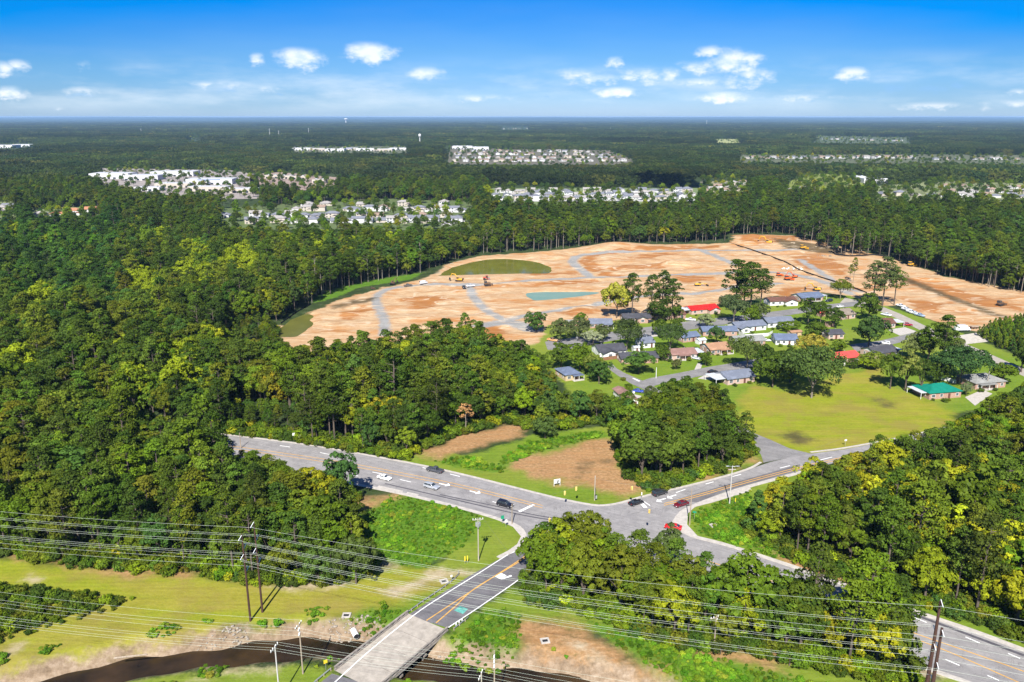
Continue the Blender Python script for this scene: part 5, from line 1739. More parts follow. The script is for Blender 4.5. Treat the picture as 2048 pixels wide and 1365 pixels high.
def fence_line(name, pts, hh, m, label, step=2.4, slat=True):
    P = GP(pts)
    f = empty(name, (*P[0], 0), 0, label, 'fence')
    o = Vector((*P[0], 0))
    for a, b in zip(P[:-1], P[1:]):
        A, B = Vector((*a, 0)) - o, Vector((*b, 0)) - o
        L = (B - A).length
        n = max(1, int(L / step))
        rz = math.atan2((B - A).y, (B - A).x)
        for i in range(n):
            c = A + (B - A) * ((i + .5) / n)
            mb = MB()
            mb.box((c.x, c.y, hh / 2), (L / n - .14, .05, hh - .06), rz)
            mb.build('panel', m, f)
            c = A + (B - A) * (i / n)
            mb = MB()
            mb.box((c.x, c.y, hh / 2 + .05), (.12, .12, hh + .1), rz)
            mb.build('post', m, f)
    return f


M_FWOOD = mat('brown fence wood', (0.22, 0.11, 0.06), 0.9, 0.2, 2.0)
fence_line('fence', [(1474, 667), (1490, 676), (1536, 673), (1545, 668)], 1.8, M_TRIM, 'white panel fence round the slate roofed white house')
fence_line('fence', [(1206, 722), (1250, 716), (1278, 708)], 1.7, M_FWOOD, 'brown wooden fence in front of the two gabled white house')
fence_line('fence', [(1852, 752), (1880, 760), (1912, 768)], 1.8, M_TRIM, 'white panel fence behind the teal green roofed house')
M_SILT = mat('black silt fabric', (0.018, 0.016, 0.016), 0.9, 0.1, 1.0)
fence_line('silt_fence', [(1458, 487), (1500, 500), (1540, 514), (1572, 526), (1600, 542), (1640, 556), (1680, 568), (1715, 580), (1734, 588)], 1.1, M_SILT, 'black silt fence running across the cleared orange soil', 8)
fence_line('silt_fence', [(1662, 505), (1670, 510), (1700, 514), (1750, 511), (1780, 516), (1800, 524)], 1.3, M_SILT, 'black silt fence along the foot of the bare pine stems', 8)
fence_line('silt_fence', [(562, 648), (596, 624), (622, 610)], .9, M_SILT, 'black silt fence above the small green pond', 8)

# ---- trees of the neighbourhood, one by one: (label, kind, base px, top row, crown width px, colour, wide)
NB = [
    ('big golden green tree at the edge of the orange clay', BROAD, (1233, 637), 568, 60, (.27, .27, .03), 1),
    ('tall lone pine standing behind the golden green tree', EDGE, (1264, 640), 548, 40, DKPINE, 2), ('leftmost tall pine of the dark trio above the brown roof', EDGE, (1302, 642), 552, 36, DKPINE, 2),
    ('middle and tallest pine of the dark trio above the brown roof', EDGE, (1322, 642), 543, 42, DKPINE, 2), ('right hand pine of the dark trio above the brown roof', EDGE, (1343, 640), 560, 38, DKPINE, 2),
    ('bushy dark tree at the foot of the pine trio', BROAD, (1318, 643), 600, 50, DKPINE, 1), ('low green bush right of the pine trio', BROAD, (1352, 640), 608, 24, PINEG, 1),
    ('tallest dark pine behind the grey green oak', EDGE, (1470, 628), 520, 62, DKPINE, 2), ('second tall pine behind the grey green oak', EDGE, (1500, 626), 527, 58, DKPINE, 2), ('shorter pine left in the group behind the grey green oak', EDGE, (1487, 627), 545, 56, PINEG, 2), ('outer right pine of the group by the brown roof', EDGE, (1520, 622), 540, 40, DKPINE, 2),
    ('wide grey green oak beside the bright red roof', OAK, (1467, 646), 594, 62, (.07, .10, .035), 1), ('round green tree right of the grey green oak', BROAD, (1520, 642), 608, 36, (.08, .11, .03), 1), ('olive tree behind the white fence', BROAD, (1502, 650), 612, 34, MIDG, 1),
    ('pale flowering bush beside the silver pickup', BROAD, (1412, 657), 630, 38, (.2, .24, .1), 1),
    ('tall open pine left of the parked work pickups', EDGE, (1745, 612), 524, 44, (.08, .105, .03), 2), ('tallest open pine beside the parked work pickups', EDGE, (1765, 611), 517, 44, (.075, .10, .028), 2), ('right dark pine beside the parked work pickups', EDGE, (1788, 610), 536, 40, PINEG, 2),
    ('thin solitary pine on the cleared soil', EDGE, (1706, 565), 517, 14, OLIVE, 2), ('short thin pine on the cleared soil', EDGE, (1698, 570), 530, 11, OLIVE, 2),
    ('olive spreading tree by the end of the silt fence', OAK, (1680, 599), 562, 42, OLIVE, 1), ('round oak by the access road bend', BROAD, (1736, 640), 588, 50, PINEG, 1), ('tall dark tree in front of the slate portico house', BROAD, (1616, 650), 597, 38, DKPINE, 1), ('bushy dark tree right of the portico house', BROAD, (1640, 650), 605, 34, DKPINE, 1),
    ('huge dark green tree beside the short street', BROAD, (1736, 700), 634, 64, (.045, .085, .018), 1), ('round tree by the rusty roofed shed', BROAD, (1630, 680), 643, 46, PINEG, 1), ('dense tree beside the taupe roof', BROAD, (1668, 655), 618, 36, DKPINE, 1), ('low hedge tree behind the blue roofed white house', BROAD, (1578, 662), 644, 44, MIDG, 1),
    ('golden bush tree behind the field oak', BROAD, (1625, 725), 672, 62, (.24, .21, .03), 1), ('green tree beside the small black roofed house', BROAD, (1676, 706), 680, 32, MIDG, 1), ('bushy dark tree left of the field oak', BROAD, (1545, 775), 715, 70, PINEG, 1), ('dark leafy tree behind the field oak', BROAD, (1580, 765), 700, 74, DKPINE, 1),
    ('spreading oak with forked pale trunk alone in the dry field', OAK, (1623, 796), 700, 126, (.065, .105, .022), 1),
    ('small dark tree in front of the faded red roof', BROAD, (1682, 738), 716, 18, DKPINE, 1), ('bush in front of the faded red roof', BROAD, (1705, 738), 718, 22, DKPINE, 1), ('yellow green bush right of the faded red roof', BROAD, (1745, 737), 706, 50, (.13, .17, .02), 1), ('bright bush below the black roofed pink house', BROAD, (1735, 738), 716, 40, BRIGHT, 1),
    ('tall dark tree at the dry field corner', BROAD, (1780, 778), 708, 46, PINEG, 1), ('yellow green tree at the dry field corner', BROAD, (1810, 782), 702, 50, (.15, .18, .035), 1), ('dark tree beside the white yard', BROAD, (1840, 788), 720, 46, DKPINE, 1), ('tall poplar with narrow top by the access road', PINE, (1882, 745), 634, 44, PINEG, 1.2), ('leafy green tree left of the tall poplar', BROAD, (1855, 728), 650, 48, PINEG, 1), ('pale green tree by the black roofed pink house', BROAD, (1825, 722), 668, 46, (.14, .17, .05), 1),
    ('open branched tree beside the access road', BROAD, (1900, 738), 668, 44, (.11, .14, .04), 1), ('wide dome shaped dark oak behind the teal green roof', OAK, (1918, 768), 700, 120, (.04, .085, .022), 1), ('low dark tree under the dome shaped oak', BROAD, (1872, 766), 726, 44, DKPINE, 1), ('pale feathery tree between the teal and grey roofs', BROAD, (1932, 792), 766, 24, (.13, .17, .07), 1),
    ('green tree behind the grey hip roof', BROAD, (2004, 768), 728, 50, MIDG, 1), ('dark tree at the picture edge by the access road', BROAD, (2042, 745), 690, 40, DKPINE, 1),
    ('round dark green tree on the lawn below the clay', BROAD, (1072, 664), 624, 48, (.055, .105, .018), 1), ('greyish green tree beside the slate house', BROAD, (1120, 684), 640, 44, (.09, .115, .035), 1), ('mottled tree in front of the grey shed', BROAD, (1158, 680), 638, 48, (.08, .10, .035), 1), ('pale flowering shrub tree on the street corner', BROAD, (1186, 690), 662, 40, (.24, .27, .15), 1), ('grey green street tree beside the slate house', BROAD, (1205, 682), 650, 34, (.085, .11, .035), 1), ('small bushy tree on the clay edge', BROAD, (1162, 650), 627, 26, MIDG, 1),
    ('wide dark oak above the two gabled white house', OAK, (1253, 702), 644, 64, (.05, .075, .02), 1), ('round oak on the driveway beside the dark roof', BROAD, (1318, 672), 640, 30, PINEG, 1), ('round dark tree right of the driveway', BROAD, (1354, 664), 636, 28, PINEG, 1), ('wide dark oak in the middle of the houses', OAK, (1340, 704), 652, 62, (.05, .085, .02), 1), ('slim green tree behind the red brown roof', BROAD, (1326, 722), 690, 30, PINEG, 1), ('dark cone shaped tree in front of the slate brick house', BROAD, (1432, 690), 653, 30, (.045, .09, .022), 1),
    ('bushy green oak by the tan orange roof', OAK, (1494, 740), 680, 76, (.085, .12, .024), 1), ('dark round tree behind the blue slate house', BROAD, (1528, 752), 694, 52, DKPINE, 1), ('round green street tree before the dark brick house', BROAD, (1277, 749), 704, 60, (.07, .135, .022), 1), ('small round lawn tree before the red brown roof', BROAD, (1352, 740), 720, 19, (.09, .10, .03), 1), ('dark small tree beside the tan orange house', BROAD, (1411, 732), 704, 28, PINEG, 1), ('slim dark conifer beside the two gabled house', CONE, (1284, 712), 684, 12, PINEG, 1),
    ('bright green tree left of the street corner', BROAD, (1160, 742), 690, 56, MIDG, 1), ('yellow green tree beside the hip roofed tan house', BROAD, (1187, 754), 708, 40, (.13, .165, .025), 1), ('dark round tree above the side street', BROAD, (1198, 768), 722, 52, (.05, .10, .018), 1), ('leafy tree at the corner of the dark wood', BROAD, (1122, 738), 690, 56, PINEG, 1), ('bright tree beyond the grove corner', BROAD, (1258, 792), 768, 16, MIDG, 1),
    ('small tree beside the grove and side street', BROAD, (1300, 800), 774, 26, (.08, .10, .035), 1), ('round clipped tree on the mulch edge', BROAD, (1090, 876), 836, 54, (.075, .12, .025), 1), ('tall dark conifer at the end of the eastern wood', CONE, (1512, 1060), 982, 46, (.055, .11, .02), 1),
    ('tall leafy tree rising beside the highway kerb', BROAD, (678, 1010), 910, 70, (.045, .1, .022), 1), ('bushy tree at the near corner of the southern wood', BROAD, (712, 1168), 1078, 80, (.065, .095, .02), 1), ('bright leafy tree at the field edge of the southern wood', BROAD, (640, 1175), 1098, 70, (.07, .12, .02), 1),
    ('leafy tree leaning over the bridge road', BROAD, (1092, 1188), 1088, 56, MIDG, 1), ('bushy tree at the junction corner of the bridge wood', BROAD, (1180, 1128), 1026, 66, OLIVE, 1), ('dark round tree in front of the red car', BROAD, (1336, 1140), 1052, 52, (.075, .11, .03), 1), ('broad dark pine at the highway end of the bridge wood', PINE, (1760, 1300), 1148, 110, DKPINE, 1.5), ('low leafy tree beside the highway shadow', BROAD, (1800, 1300), 1226, 44, OLIVE, 1),
]
for i, (lb, kind, bp, ty_, wpx, col_, wd) in enumerate(NB):
    x, y = G(*bp)
    hh = top_z(bp[0], ty_, bp[1])
    kind = ROUND if kind is BROAD and hh / max(wpx * math.hypot(y, H) / F, .1) < 1.35 else (PINE if kind is EDGE and wpx > 30 else kind)
    pr = kind[i % len(kind)]
    d = math.hypot(y, H)
    s_ = hh / pr.h
    wm = wpx * d / F
    base_w = float(np.ptp([v.co.x for v in pr.crown.vertices]))
    t = empty('conifer_tree' if kind is CONE else ('pine_tree' if kind in (EDGE, PINE) else 'broadleaf_tree'), (x, y, 0), (i * 2.4) % 6.28, lb, 'tree', 'single trees')
    wsc = (1.04 if kind is OAK else 1.14) * wm / base_w
    t.scale = (wsc, wsc, s_)
    obj('trunk', pr.trunk, t)
    c = obj('crown', pr.crown, t)
    c['tint'] = [float(v) for v in col_]
    del t['group']
# the dead pine on the mulch
x, y = G(932, 868)
t = empty('dead_pine_tree', (x, y, 0), 0, 'dead pine with tan brown needles at the mulch edge', 'tree')
t.scale = (.8, .8, .62)
obj('trunk', EDGE[1].trunk, t)
c = obj('crown', EDGE[1].crown, t)
c['tint'] = [.42, .24, .1]
# garden bushes
rngb = np.random.default_rng(5)
BUSH = [(1195, 660), (1222, 659), (1262, 648), (1330, 642), (1362, 640), (1392, 632), (1430, 628), (1556, 615), (1570, 614), (1612, 608), (1480, 668), (1545, 660), (1420, 676), (1450, 676), (1210, 716), (1240, 713), (1340, 724), (1360, 722), (1378, 722), (1436, 712), (1450, 711), (1470, 773), (1500, 768), (1256, 818), (1270, 830), (1282, 838), (1560, 694), (1580, 695), (1664, 682), (1690, 729), (1770, 720), (1768, 660), (1866, 802), (1898, 802), (1890, 805), (1960, 784), (1990, 782), (1690, 620), (1552, 640), (1530, 655), (1505, 668), (1604, 640), (1648, 628), (1255, 775), (1246, 762), (1390, 700), (1310, 705), (1170, 690), (1140, 695), (1110, 690)]
GT = ['beside the slate roofed house', 'under the windows of the nearest house', 'on the lawn edge', 'by the front door']
for i, (px_, py_) in enumerate(BUSH):
    x, y = G(px_, py_)
    s_ = rngb.uniform(.5, 1.0)
    t = empty('garden_bush', (x, y, 0), i, None, 'bush', 'bushes round the houses')
    t.scale = (s_, s_, s_ * .8)
    obj('trunk', SHRUB[i % 4].trunk, t)
    c = obj('crown', SHRUB[i % 4].crown, t)
    k_ = rngb.integers(0, 4)
    c['tint'] = [float(v) for v in (DKPINE, PINEG, MIDG, OLIVE)[k_]]
    best = min((o for o in bpy.data.objects if o.parent is None and o.get('category') in ('house',)), key=lambda o: (o.location.x - x) ** 2 + (o.location.y - y) ** 2)
    side = 'left end' if x < best.location.x - 3 else ('right end' if x > best.location.x + 3 else 'middle')
    t['label'] = unique('%s garden bush, %s, by the %s' % (('dark', 'green', 'fresh green', 'olive')[k_], side, ' '.join(best['label'].split()[:7])), ['%s low garden bush, %s, by the %s' % (('dark', 'green', 'fresh green', 'olive')[k_], side, ' '.join(best['label'].split()[:7]))])


# ------------------------------------------------------------------ vehicles
def paint(name, col, rough=0.25, metal=0.0):
    if name in MATS:
        return MATS[name]
    m = mat(name, col, rough, 0.05, 0.6, metal, 0.5)
    m.node_tree.nodes['Principled BSDF'].inputs['Coat Weight'].default_value = 0.4
    return m


M_TYRE = mat('tyre rubber', (0.02, 0.02, 0.02), 0.9, 0.1, 4.0)
M_RIM = mat('wheel rim', (0.45, 0.45, 0.46), 0.35, 0.05, 4.0, 0.7)
M_LAMP = mat('headlight glass', (0.75, 0.77, 0.78), 0.15, 0.04, 4.0, 0.0, 0.6)
M_TAIL = mat('tail light plastic', (0.35, 0.01, 0.01), 0.3, 0.05, 4.0)
M_BLACK = mat('black plastic', (0.02, 0.02, 0.022), 0.6, 0.1, 3.0)
# lower body and cabin outlines (x forward, z up) for a unit of length and height
SHAPES = {
    'car': dict(L=4.75, W=1.82, low=[(-2.37, .32), (2.37, .32), (2.36, .62), (2.2, .76), (1.1, .9), (-1.75, .98), (-2.3, .92), (-2.37, .6)], cab=[(-1.85, .95), (1.0, .9), (.25, 1.4), (-.2, 1.46), (-.95, 1.43)]),
    'suv': dict(L=4.95, W=1.95, low=[(-2.45, .38), (2.45, .38), (2.45, .8), (2.3, .98), (1.2, 1.08), (-2.4, 1.1), (-2.48, .7)], cab=[(-2.4, 1.08), (1.1, 1.06), (.35, 1.7), (-.4, 1.78), (-2.1, 1.74)]),
    'pickup': dict(L=5.7, W=2.0, low=[(-2.85, .45), (2.85, .45), (2.85, .95), (2.7, 1.08), (1.2, 1.15), (-2.8, 1.12), (-2.85, .8)], cab=[(-.95, 1.1), (1.15, 1.12), (.45, 1.76), (0, 1.84), (-.75, 1.82)]),
    'van': dict(L=5.6, W=2.0, low=[(-2.8, .42), (2.8, .42), (2.8, .9), (2.6, 1.12), (-2.8, 1.12)], cab=[(-2.78, 1.1), (2.2, 1.1), (1.5, 2.1), (.9, 2.2), (-2.7, 2.18)]),
}


def shade_bevel(me, w):
    bm = bmesh.new()
    bm.from_mesh(me)
    bmesh.ops.bevel(bm, geom=[e for e in bm.edges if e.calc_face_angle(0) > .35], offset=w, segments=2, affect='EDGES', profile=.6, clamp_overlap=True)
    bm.to_mesh(me)
    bm.free()
    me.polygons.foreach_set('use_smooth', [True] * len(me.polygons))
    me.update()


def cab_slice(cab, W, f0, f1, out=.012):
    """Points on the flank of the tapering cabin."""
    pass


def vehicle(shape, col, px, py, dirpx, label, name=None, group=None, cat=None, rough=.25, metal=.0, plain=False, loc=None, rz=None, z=.06):
    s = SHAPES[shape]
    name = name or {'car': 'car', 'suv': 'suv', 'pickup': 'pickup_truck', 'van': 'van'}[shape]
    c = Vector(loc) if loc else Vector(G(px, py))
    if rz is None:
        d = Vector(G(px + dirpx[0], py + dirpx[1])) - c
        rz = math.atan2(d.y, d.x)
    v = empty(name, (c.x, c.y, z), rz, label, cat or name.replace('_', ' '), group)
    pm = paint('paint %s' % '_'.join('%.2f' % k for k in col), col, rough, metal)
    W = s['W']
    mb = MB()
    if shape == 'pickup':                                       # open bed
        mb.prism([(-.98, .45), (2.85, .45), (2.85, .95), (2.7, 1.08), (1.2, 1.15), (-.98, 1.12)], -W / 2, W / 2)
        mb.box((-1.92, 0, .6), (1.86, W, .3))
        for sy in (-1, 1):
            mb.box((-1.92, sy * (W / 2 - .05), .94), (1.86, .1, .36))
        mb.box((-2.8, 0, .94), (.1, W - .22, .36))
    else:
        mb.prism(s['low'], -W / 2, W / 2)
    me = mb.mesh('body', pm)
    if not plain:
        shade_bevel(me, .07)
    obj('body', me, v)
    # cabin narrows towards the roof
    cab = s['cab']
    zt = max(z_ for _, z_ in cab)
    zb = min(z_ for _, z_ in cab)

    def wy(zz):
        return (W / 2 - .04) - (zz - zb) / (zt - zb) * .2
    n = len(cab)
    mb = MB()
    mb.solid([(x, -wy(zz), zz) for x, zz in cab] + [(x, wy(zz), zz) for x, zz in cab], [tuple(range(n)), tuple(range(2 * n - 1, n - 1, -1))] + [(i, i + n, (i + 1) % n + n, (i + 1) % n) for i in range(n)])
    me = mb.mesh('cabin', pm)
    if not plain:
        shade_bevel(me, .05)
    obj('cabin', me, v)

    def pane(pts, nm):
        mb = MB()
        mb.poly(pts)
        mb.build(nm, GLASS, v, fix=False)
    e = .014

    def lerp(a, b, t):
        return (a[0] + (b[0] - a[0]) * t, a[1] + (b[1] - a[1]) * t)
    # windscreen, rear window (outside the sloping faces), side windows
    for nm, a, b, off in (('windscreen', cab[1], cab[2], 1), ('rear_window', cab[0], cab[-1], -1)):
        p, q = lerp(a, b, .12), lerp(a, b, .92)
        dx, dz = b[0] - a[0], b[1] - a[1]
        l = math.hypot(dx, dz)
        nx, nz = abs(dz) / l * off * e * 1.6, abs(dx) / l * e * 1.6
        y0, y1 = wy(p[1]) - .1, wy(q[1]) - .1
        pts = [(p[0] + nx, -y0, p[1] + nz), (p[0] + nx, y0, p[1] + nz), (q[0] + nx, y1, q[1] + nz), (q[0] + nx, -y1, q[1] + nz)]
        pane(pts if off > 0 else pts[::-1], nm)
    zl, zh = zb + (zt - zb) * .18, zb + (zt - zb) * .86
    xf0, xf1 = lerp(cab[1], cab[2], .3)[0] - .12, lerp(cab[1], cab[2], .95)[0] - .12
    xr0, xr1 = lerp(cab[0], cab[-1], .2)[0] + .15, lerp(cab[0], cab[-1], .9)[0] + .15
    if shape == 'van':
        xr0 = xr1 = .9
    xm0, xm1 = (xf0 + xr0) / 2 + .1, (xf1 + xr1) / 2 + .1
    for sy in (-1, 1):
        for a0, a1, b0, b1 in ((xm0 + .05, xm1 + .05, xf0, xf1), (xr0, xr1, xm0 - .05, xm1 - .05)):
            if b0 - a0 < .25:
                continue
            pts = [(a0, sy * (wy(zl) + e), zl), (b0, sy * (wy(zl) + e), zl), (b1, sy * (wy(zh) + e), zh), (a1, sy * (wy(zh) + e), zh)]
            pane(pts if sy < 0 else pts[::-1], 'side_window')
    r = .34 if shape == 'car' else .39
    xs = s['L'] / 2 - (.85 if shape != 'pickup' else 1.0)
    for x in (-xs, xs):
        for sy in (-1, 1):
            mb = MB()
            mb.tube([(x, sy * (W / 2 - .2), r - .06), (x, sy * (W / 2 + .025), r - .06)], r, 14)
            w = mb.build('wheel', M_TYRE, v)
            mb = MB()
            mb.tube([(x, sy * (W / 2 + .02), r - .06), (x, sy * (W / 2 + .045), r - .06)], r * .58, 10)
            mb.build('rim', M_RIM, w)
    xl = s['L'] / 2
    hz_ = s['low'][2][1] - .05
    for sy in (-1, 1):
        mb = MB()
        mb.box((xl - .08, sy * (W / 2 - .28), hz_), (.22, .36, .16))
        mb.build('headlight', M_LAMP, v)
        mb = MB()
        mb.box((-xl + .06, sy * (W / 2 - .2), .82), (.18, .22, .18))
        mb.build('tail_light', M_TAIL, v)
        mb = MB()
        mb.box((cab[1][0] - .25, sy * (W / 2 + .08), zb + .12), (.16, .2, .13))
        mb.build('mirror', M_BLACK, v)
    return v


HW = 'vehicles on the highway'
vehicle('pickup', (.09, .095, .11), 870, 944, (-30, -7), 'dark grey pickup truck driving along the far side of the highway', group=HW, metal=.3)
vehicle('car', (.78, .78, .77), 769, 959, (30, 8), 'white car heading for the junction in the near lanes', group=HW)
vehicle('suv', (.5, .52, .55), 863, 977, (30, 8), 'silver estate car beside the white turn arrow', group=HW, metal=.4)
vehicle('suv', (.012, .012, .016), 1010, 1013, (30, 8), 'black car waiting at the stop line with the skid marks', group=HW)
vehicle('car', (.014, .014, .016), 1272, 1009, (30, -9), 'black car leaving the junction behind the stop bar', group=HW)
vehicle('suv', (.03, .032, .036), 1319, 990, (30, -9), 'dark grey car climbing away between kerb and turn arrows', group=HW, metal=.2)
vehicle('car', (.12, .008, .018), 1362, 1012, (-30, 9), 'dark maroon car entering the junction beside the signal pole', group=HW)
vehicle('car', (.5, .012, .012), 1346, 1058, (-24, -4), 'bright red car half hidden behind the bridge wood', group=HW)
NBV = 'vehicles parked among the houses'
vehicle('car', (.014, .014, .018), 1425, 746, (30, -5), 'black car parked on the near residential street', group=NBV)
vehicle('pickup', (.6, .61, .62), 1381, 642, (30, 2), 'silver pickup on the drive below the bright red roof', group=NBV)
vehicle('car', (.02, .02, .026), 1300, 645, (20, -6), 'dark car beside the charcoal roofed house', group=NBV)
vehicle('car', (.025, .03, .05), 1294, 675, (30, 1), 'dark blue car on the drive under the oaks', group=NBV)
vehicle('car', (.55, .56, .57), 1392, 719, (20, 4), 'pale car under the carport of the red brown roof', group=NBV)
vehicle('car', (.04, .07, .35), 1277, 785, (20, 2), 'bright blue car on the concrete drive by the grove', group=NBV)
vehicle('car', (.7, .7, .7), 1258, 787, (20, 2), 'white car beside the blue one on the drive', group=NBV)
vehicle('pickup', (.55, .3, .12), 1105, 683, (24, 4), 'tan orange pickup at the end of the residential street', group=NBV)
vehicle('suv', (.72, .72, .72), 1770, 689, (-20, -3), 'white car parked above the black roofed pink house', group=NBV)
vehicle('suv', (.28, .01, .02), 1815, 652, (20, 1), 'dark red car on the drive by the access road', group=NBV)
vehicle('car', (.74, .74, .74), 1680, 615, (20, -3), 'white car on the street near the slate portico house', group=NBV)
vehicle('suv', (.015, .016, .02), 1658, 604, (-20, 3), 'black car beside the lawn near the end of the silt fence', group=NBV)
vehicle('car', (.7, .7, .7), 1532, 683, (20, 0), 'white car by the side of the blue roofed white house', group=NBV)
vehicle('pickup', (.66, .68, .7), 1772, 632, (-20, -4), 'white pickup on the drive by the taupe roof', group=NBV)
SV = 'vehicles of the building site'
for i, (x, y, lb) in enumerate([(1801, 614, 'white pickup nearest the tall open pines in the parked row'), (1812, 621, 'second white pickup from the pines in the parked row'), (1822, 626, 'middle white pickup of the parked row'), (1829, 629, 'fourth white pickup from the pines in the parked row')]):
    vehicle('pickup', (.7, .71, .72), x, y, (20, 5), lb, group=SV)
vehicle('pickup', (.3, .38, .5), 1839, 633, (20, 5), 'blue grey pickup closing the parked row by the access road', group=SV)
vehicle('pickup', (.72, .72, .72), 1981, 660, (-20, 0), 'white pickup parked beside the flat trailer', group=SV)
vehicle('pickup', (.68, .68, .68), 2000, 661, (20, 3), 'white pickup beyond the first one near the young pines', group=SV)
vehicle('van', (.72, .73, .74), 847, 568, (20, -3), 'white van parked on the pale sand beside the gravel road', group=SV)
vehicle('pickup', (.02, .02, .02), 928, 577, (8, 10), 'black pickup towing along the gravel road', group=SV)
vehicle('pickup', (.7, .7, .72), 941, 574, (20, -2), 'white pickup on the gravel road crossing', group=SV)
vehicle('pickup', (.12, .11, .1), 816, 573, (20, -2), 'dark pickup on the sand left of the white van', group=SV)

# white box truck by the turning area
t = empty('box_truck', (*G(1924, 663), .06), .08, 'white box truck parked at the access road turning', 'truck', SV)
mb = MB(); mb.box((-1.2, 0, 2.1), (6.0, 2.4, 2.6)); me = mb.mesh('cargo_box', paint('truck white', (.75, .76, .78))); shade_bevel(me, .06); obj('cargo_box', me, t)
mb = MB(); mb.prism([(1.95, .7), (4.1, .7), (4.1, 1.35), (3.5, 1.5), (3.1, 2.4), (1.95, 2.45)], -1.1, 1.1); me = mb.mesh('cab', MATS['truck white']); shade_bevel(me, .08); obj('cab', me, t)
mb = MB(); mb.poly([(3.53, -.95, 1.56), (3.53, .95, 1.56), (3.17, .9, 2.3), (3.17, -.9, 2.3)]); mb.build('windscreen', GLASS, t, fix=False)
mb = MB(); mb.box((-.2, 0, .72), (8.2, 1.0, .2)); mb.build('chassis', M_BLACK, t)
for x in (-2.8, 3.1):
    for sy in (-1, 1):
        mb = MB(); mb.tube([(x, sy * .85, .48), (x, sy * 1.15, .48)], .48, 14); mb.build('wheel', M_TYRE, t)
t = empty('trailer', (*G(1950, 657), .06), .1, 'brown flat trailer loaded with timber behind the box truck', 'trailer', SV)
mb = MB(); mb.box((0, 0, .75), (6, 2.3, .2)); mb.build('bed', mat('rusty steel', (.16, .07, .035), .8, .2, 1.0), t)
for i in range(4):
    mb = MB(); mb.box((-.3, -.8 + i * .5, 1.0 + .1 * (i % 2)), (4.6, .4, .3)); mb.build('timber', M_WOODP, t)
for x in (-1.2, .2):
    for sy in (-1, 1):
        mb = MB(); mb.tube([(x, sy * .9, .38), (x, sy * 1.15, .38)], .38, 12); mb.build('wheel', M_TYRE, t)

M_CATY = paint('machine yellow', (.62, .33, .03), .4)
M_ORNG = paint('machine orange', (.62, .12, .02), .4)
M_RUST = paint('machine red', (.4, .05, .02), .45)
M_BRN = paint('muddy brown paint', (.12, .065, .03), .7)
GE = 'earth moving machines'


def tracks(t, L=4.0, gap=1.15, r=.45, w=.6):
    for sy in (-1, 1):
        mb = MB()
        prof = [(-L / 2 + r * .6, .02), (L / 2 - r * .6, .02), (L / 2, r), (L / 2 - r * .6, 2 * r), (-L / 2 + r * .6, 2 * r), (-L / 2, r)]
        mb.prism(prof, sy * gap - w / 2, sy * gap + w / 2)
        mb.build('track', M_BLACK, t)


def excavator(px, py, rz, m, label, swing=.4, s=1.0):
    t = empty('excavator', (*G(px, py), 0), rz, label, 'excavator', GE)
    t.scale = (s, s, s)
    tracks(t)
    R = Matrix.Rotation(swing, 3, 'Z')

    def T(p):
        q = R @ Vector(p)
        return (q.x, q.y, q.z)

    def piece(nm, boxes, mm, par=t):
        mb = MB()
        for c, d in boxes:
            mb.box(T(c), d, swing)
        me = mb.mesh(nm, mm)
        shade_bevel(me, .05)
        return obj(nm, me, par)
    piece('house', [((-.7, 0, 1.5), (3.4, 2.6, 1.1))], m)
    piece('cab', [((.5, .8, 2.25), (1.5, 1.0, 1.6))], m)
    piece('cab_window', [((.55, .8, 2.4), (1.54, 1.04, .9))], GLASS)
    piece('counterweight', [((-2.5, 0, 1.5), (.6, 2.5, 1.0))], M_BLACK)
    for nm, pts, rr in (('boom', [(.9, -.3, 1.7), (2.6, -.3, 4.3), (4.9, -.3, 4.6)], [.3, .36, .22]), ('arm', [(4.6, -.3, 4.8), (6.0, -.3, 2.2)], [.26, .16])):
        mb = MB()
        mb.tube([T(p) for p in pts], rr, 4)
        mb.build(nm, m, t)
    mb = MB()
    q = [(5.5, 1.0), (6.3, 2.2), (6.6, 1.6), (6.5, .7), (5.9, .5)]
    n = len(q)
    mb.solid([T((x, -.9, z)) for x, z in q] + [T((x, .3, z)) for x, z in q], [tuple(range(n)), tuple(range(2 * n - 1, n - 1, -1))] + [(i, i + n, (i + 1) % n + n, (i + 1) % n) for i in range(n)])
    mb.build('bucket', M_BLACK, t)
    return t


def dozer(px, py, rz, m, label, s=1.0):
    t = empty('bulldozer', (*G(px, py), 0), rz, label, 'bulldozer', GE)
    t.scale = (s, s, s)
    tracks(t, 3.8, 1.05, .5, .55)
    mb = MB(); mb.box((.6, 0, 1.35), (2.4, 1.3, 1.0)); me = mb.mesh('engine_hood', m); shade_bevel(me, .08); obj('engine_hood', me, t)
    mb = MB(); mb.box((-1.1, 0, 1.9), (1.5, 1.6, 2.0)); me = mb.mesh('cab', m); shade_bevel(me, .08); obj('cab', me, t)
    mb = MB(); mb.box((-1.1, 0, 2.25), (1.54, 1.64, .8)); mb.build('cab_window', GLASS, t)
    mb = MB(); mb.prism([(2.6, .1), (2.85, .1), (2.7, .6), (2.85, 1.25), (2.6, 1.25), (2.5, .6)], -1.8, 1.8); mb.build('blade', m, t)
    for sy in (-1, 1):
        mb = MB(); mb.box((1.4, sy * 1.45, .6), (2.4, .18, .25)); mb.build('push_arm', m, t)
    mb = MB(); mb.tube([(.9, .3, 1.8), (.9, .3, 2.7)], .08, 6); mb.build('exhaust', M_BLACK, t)
    return t


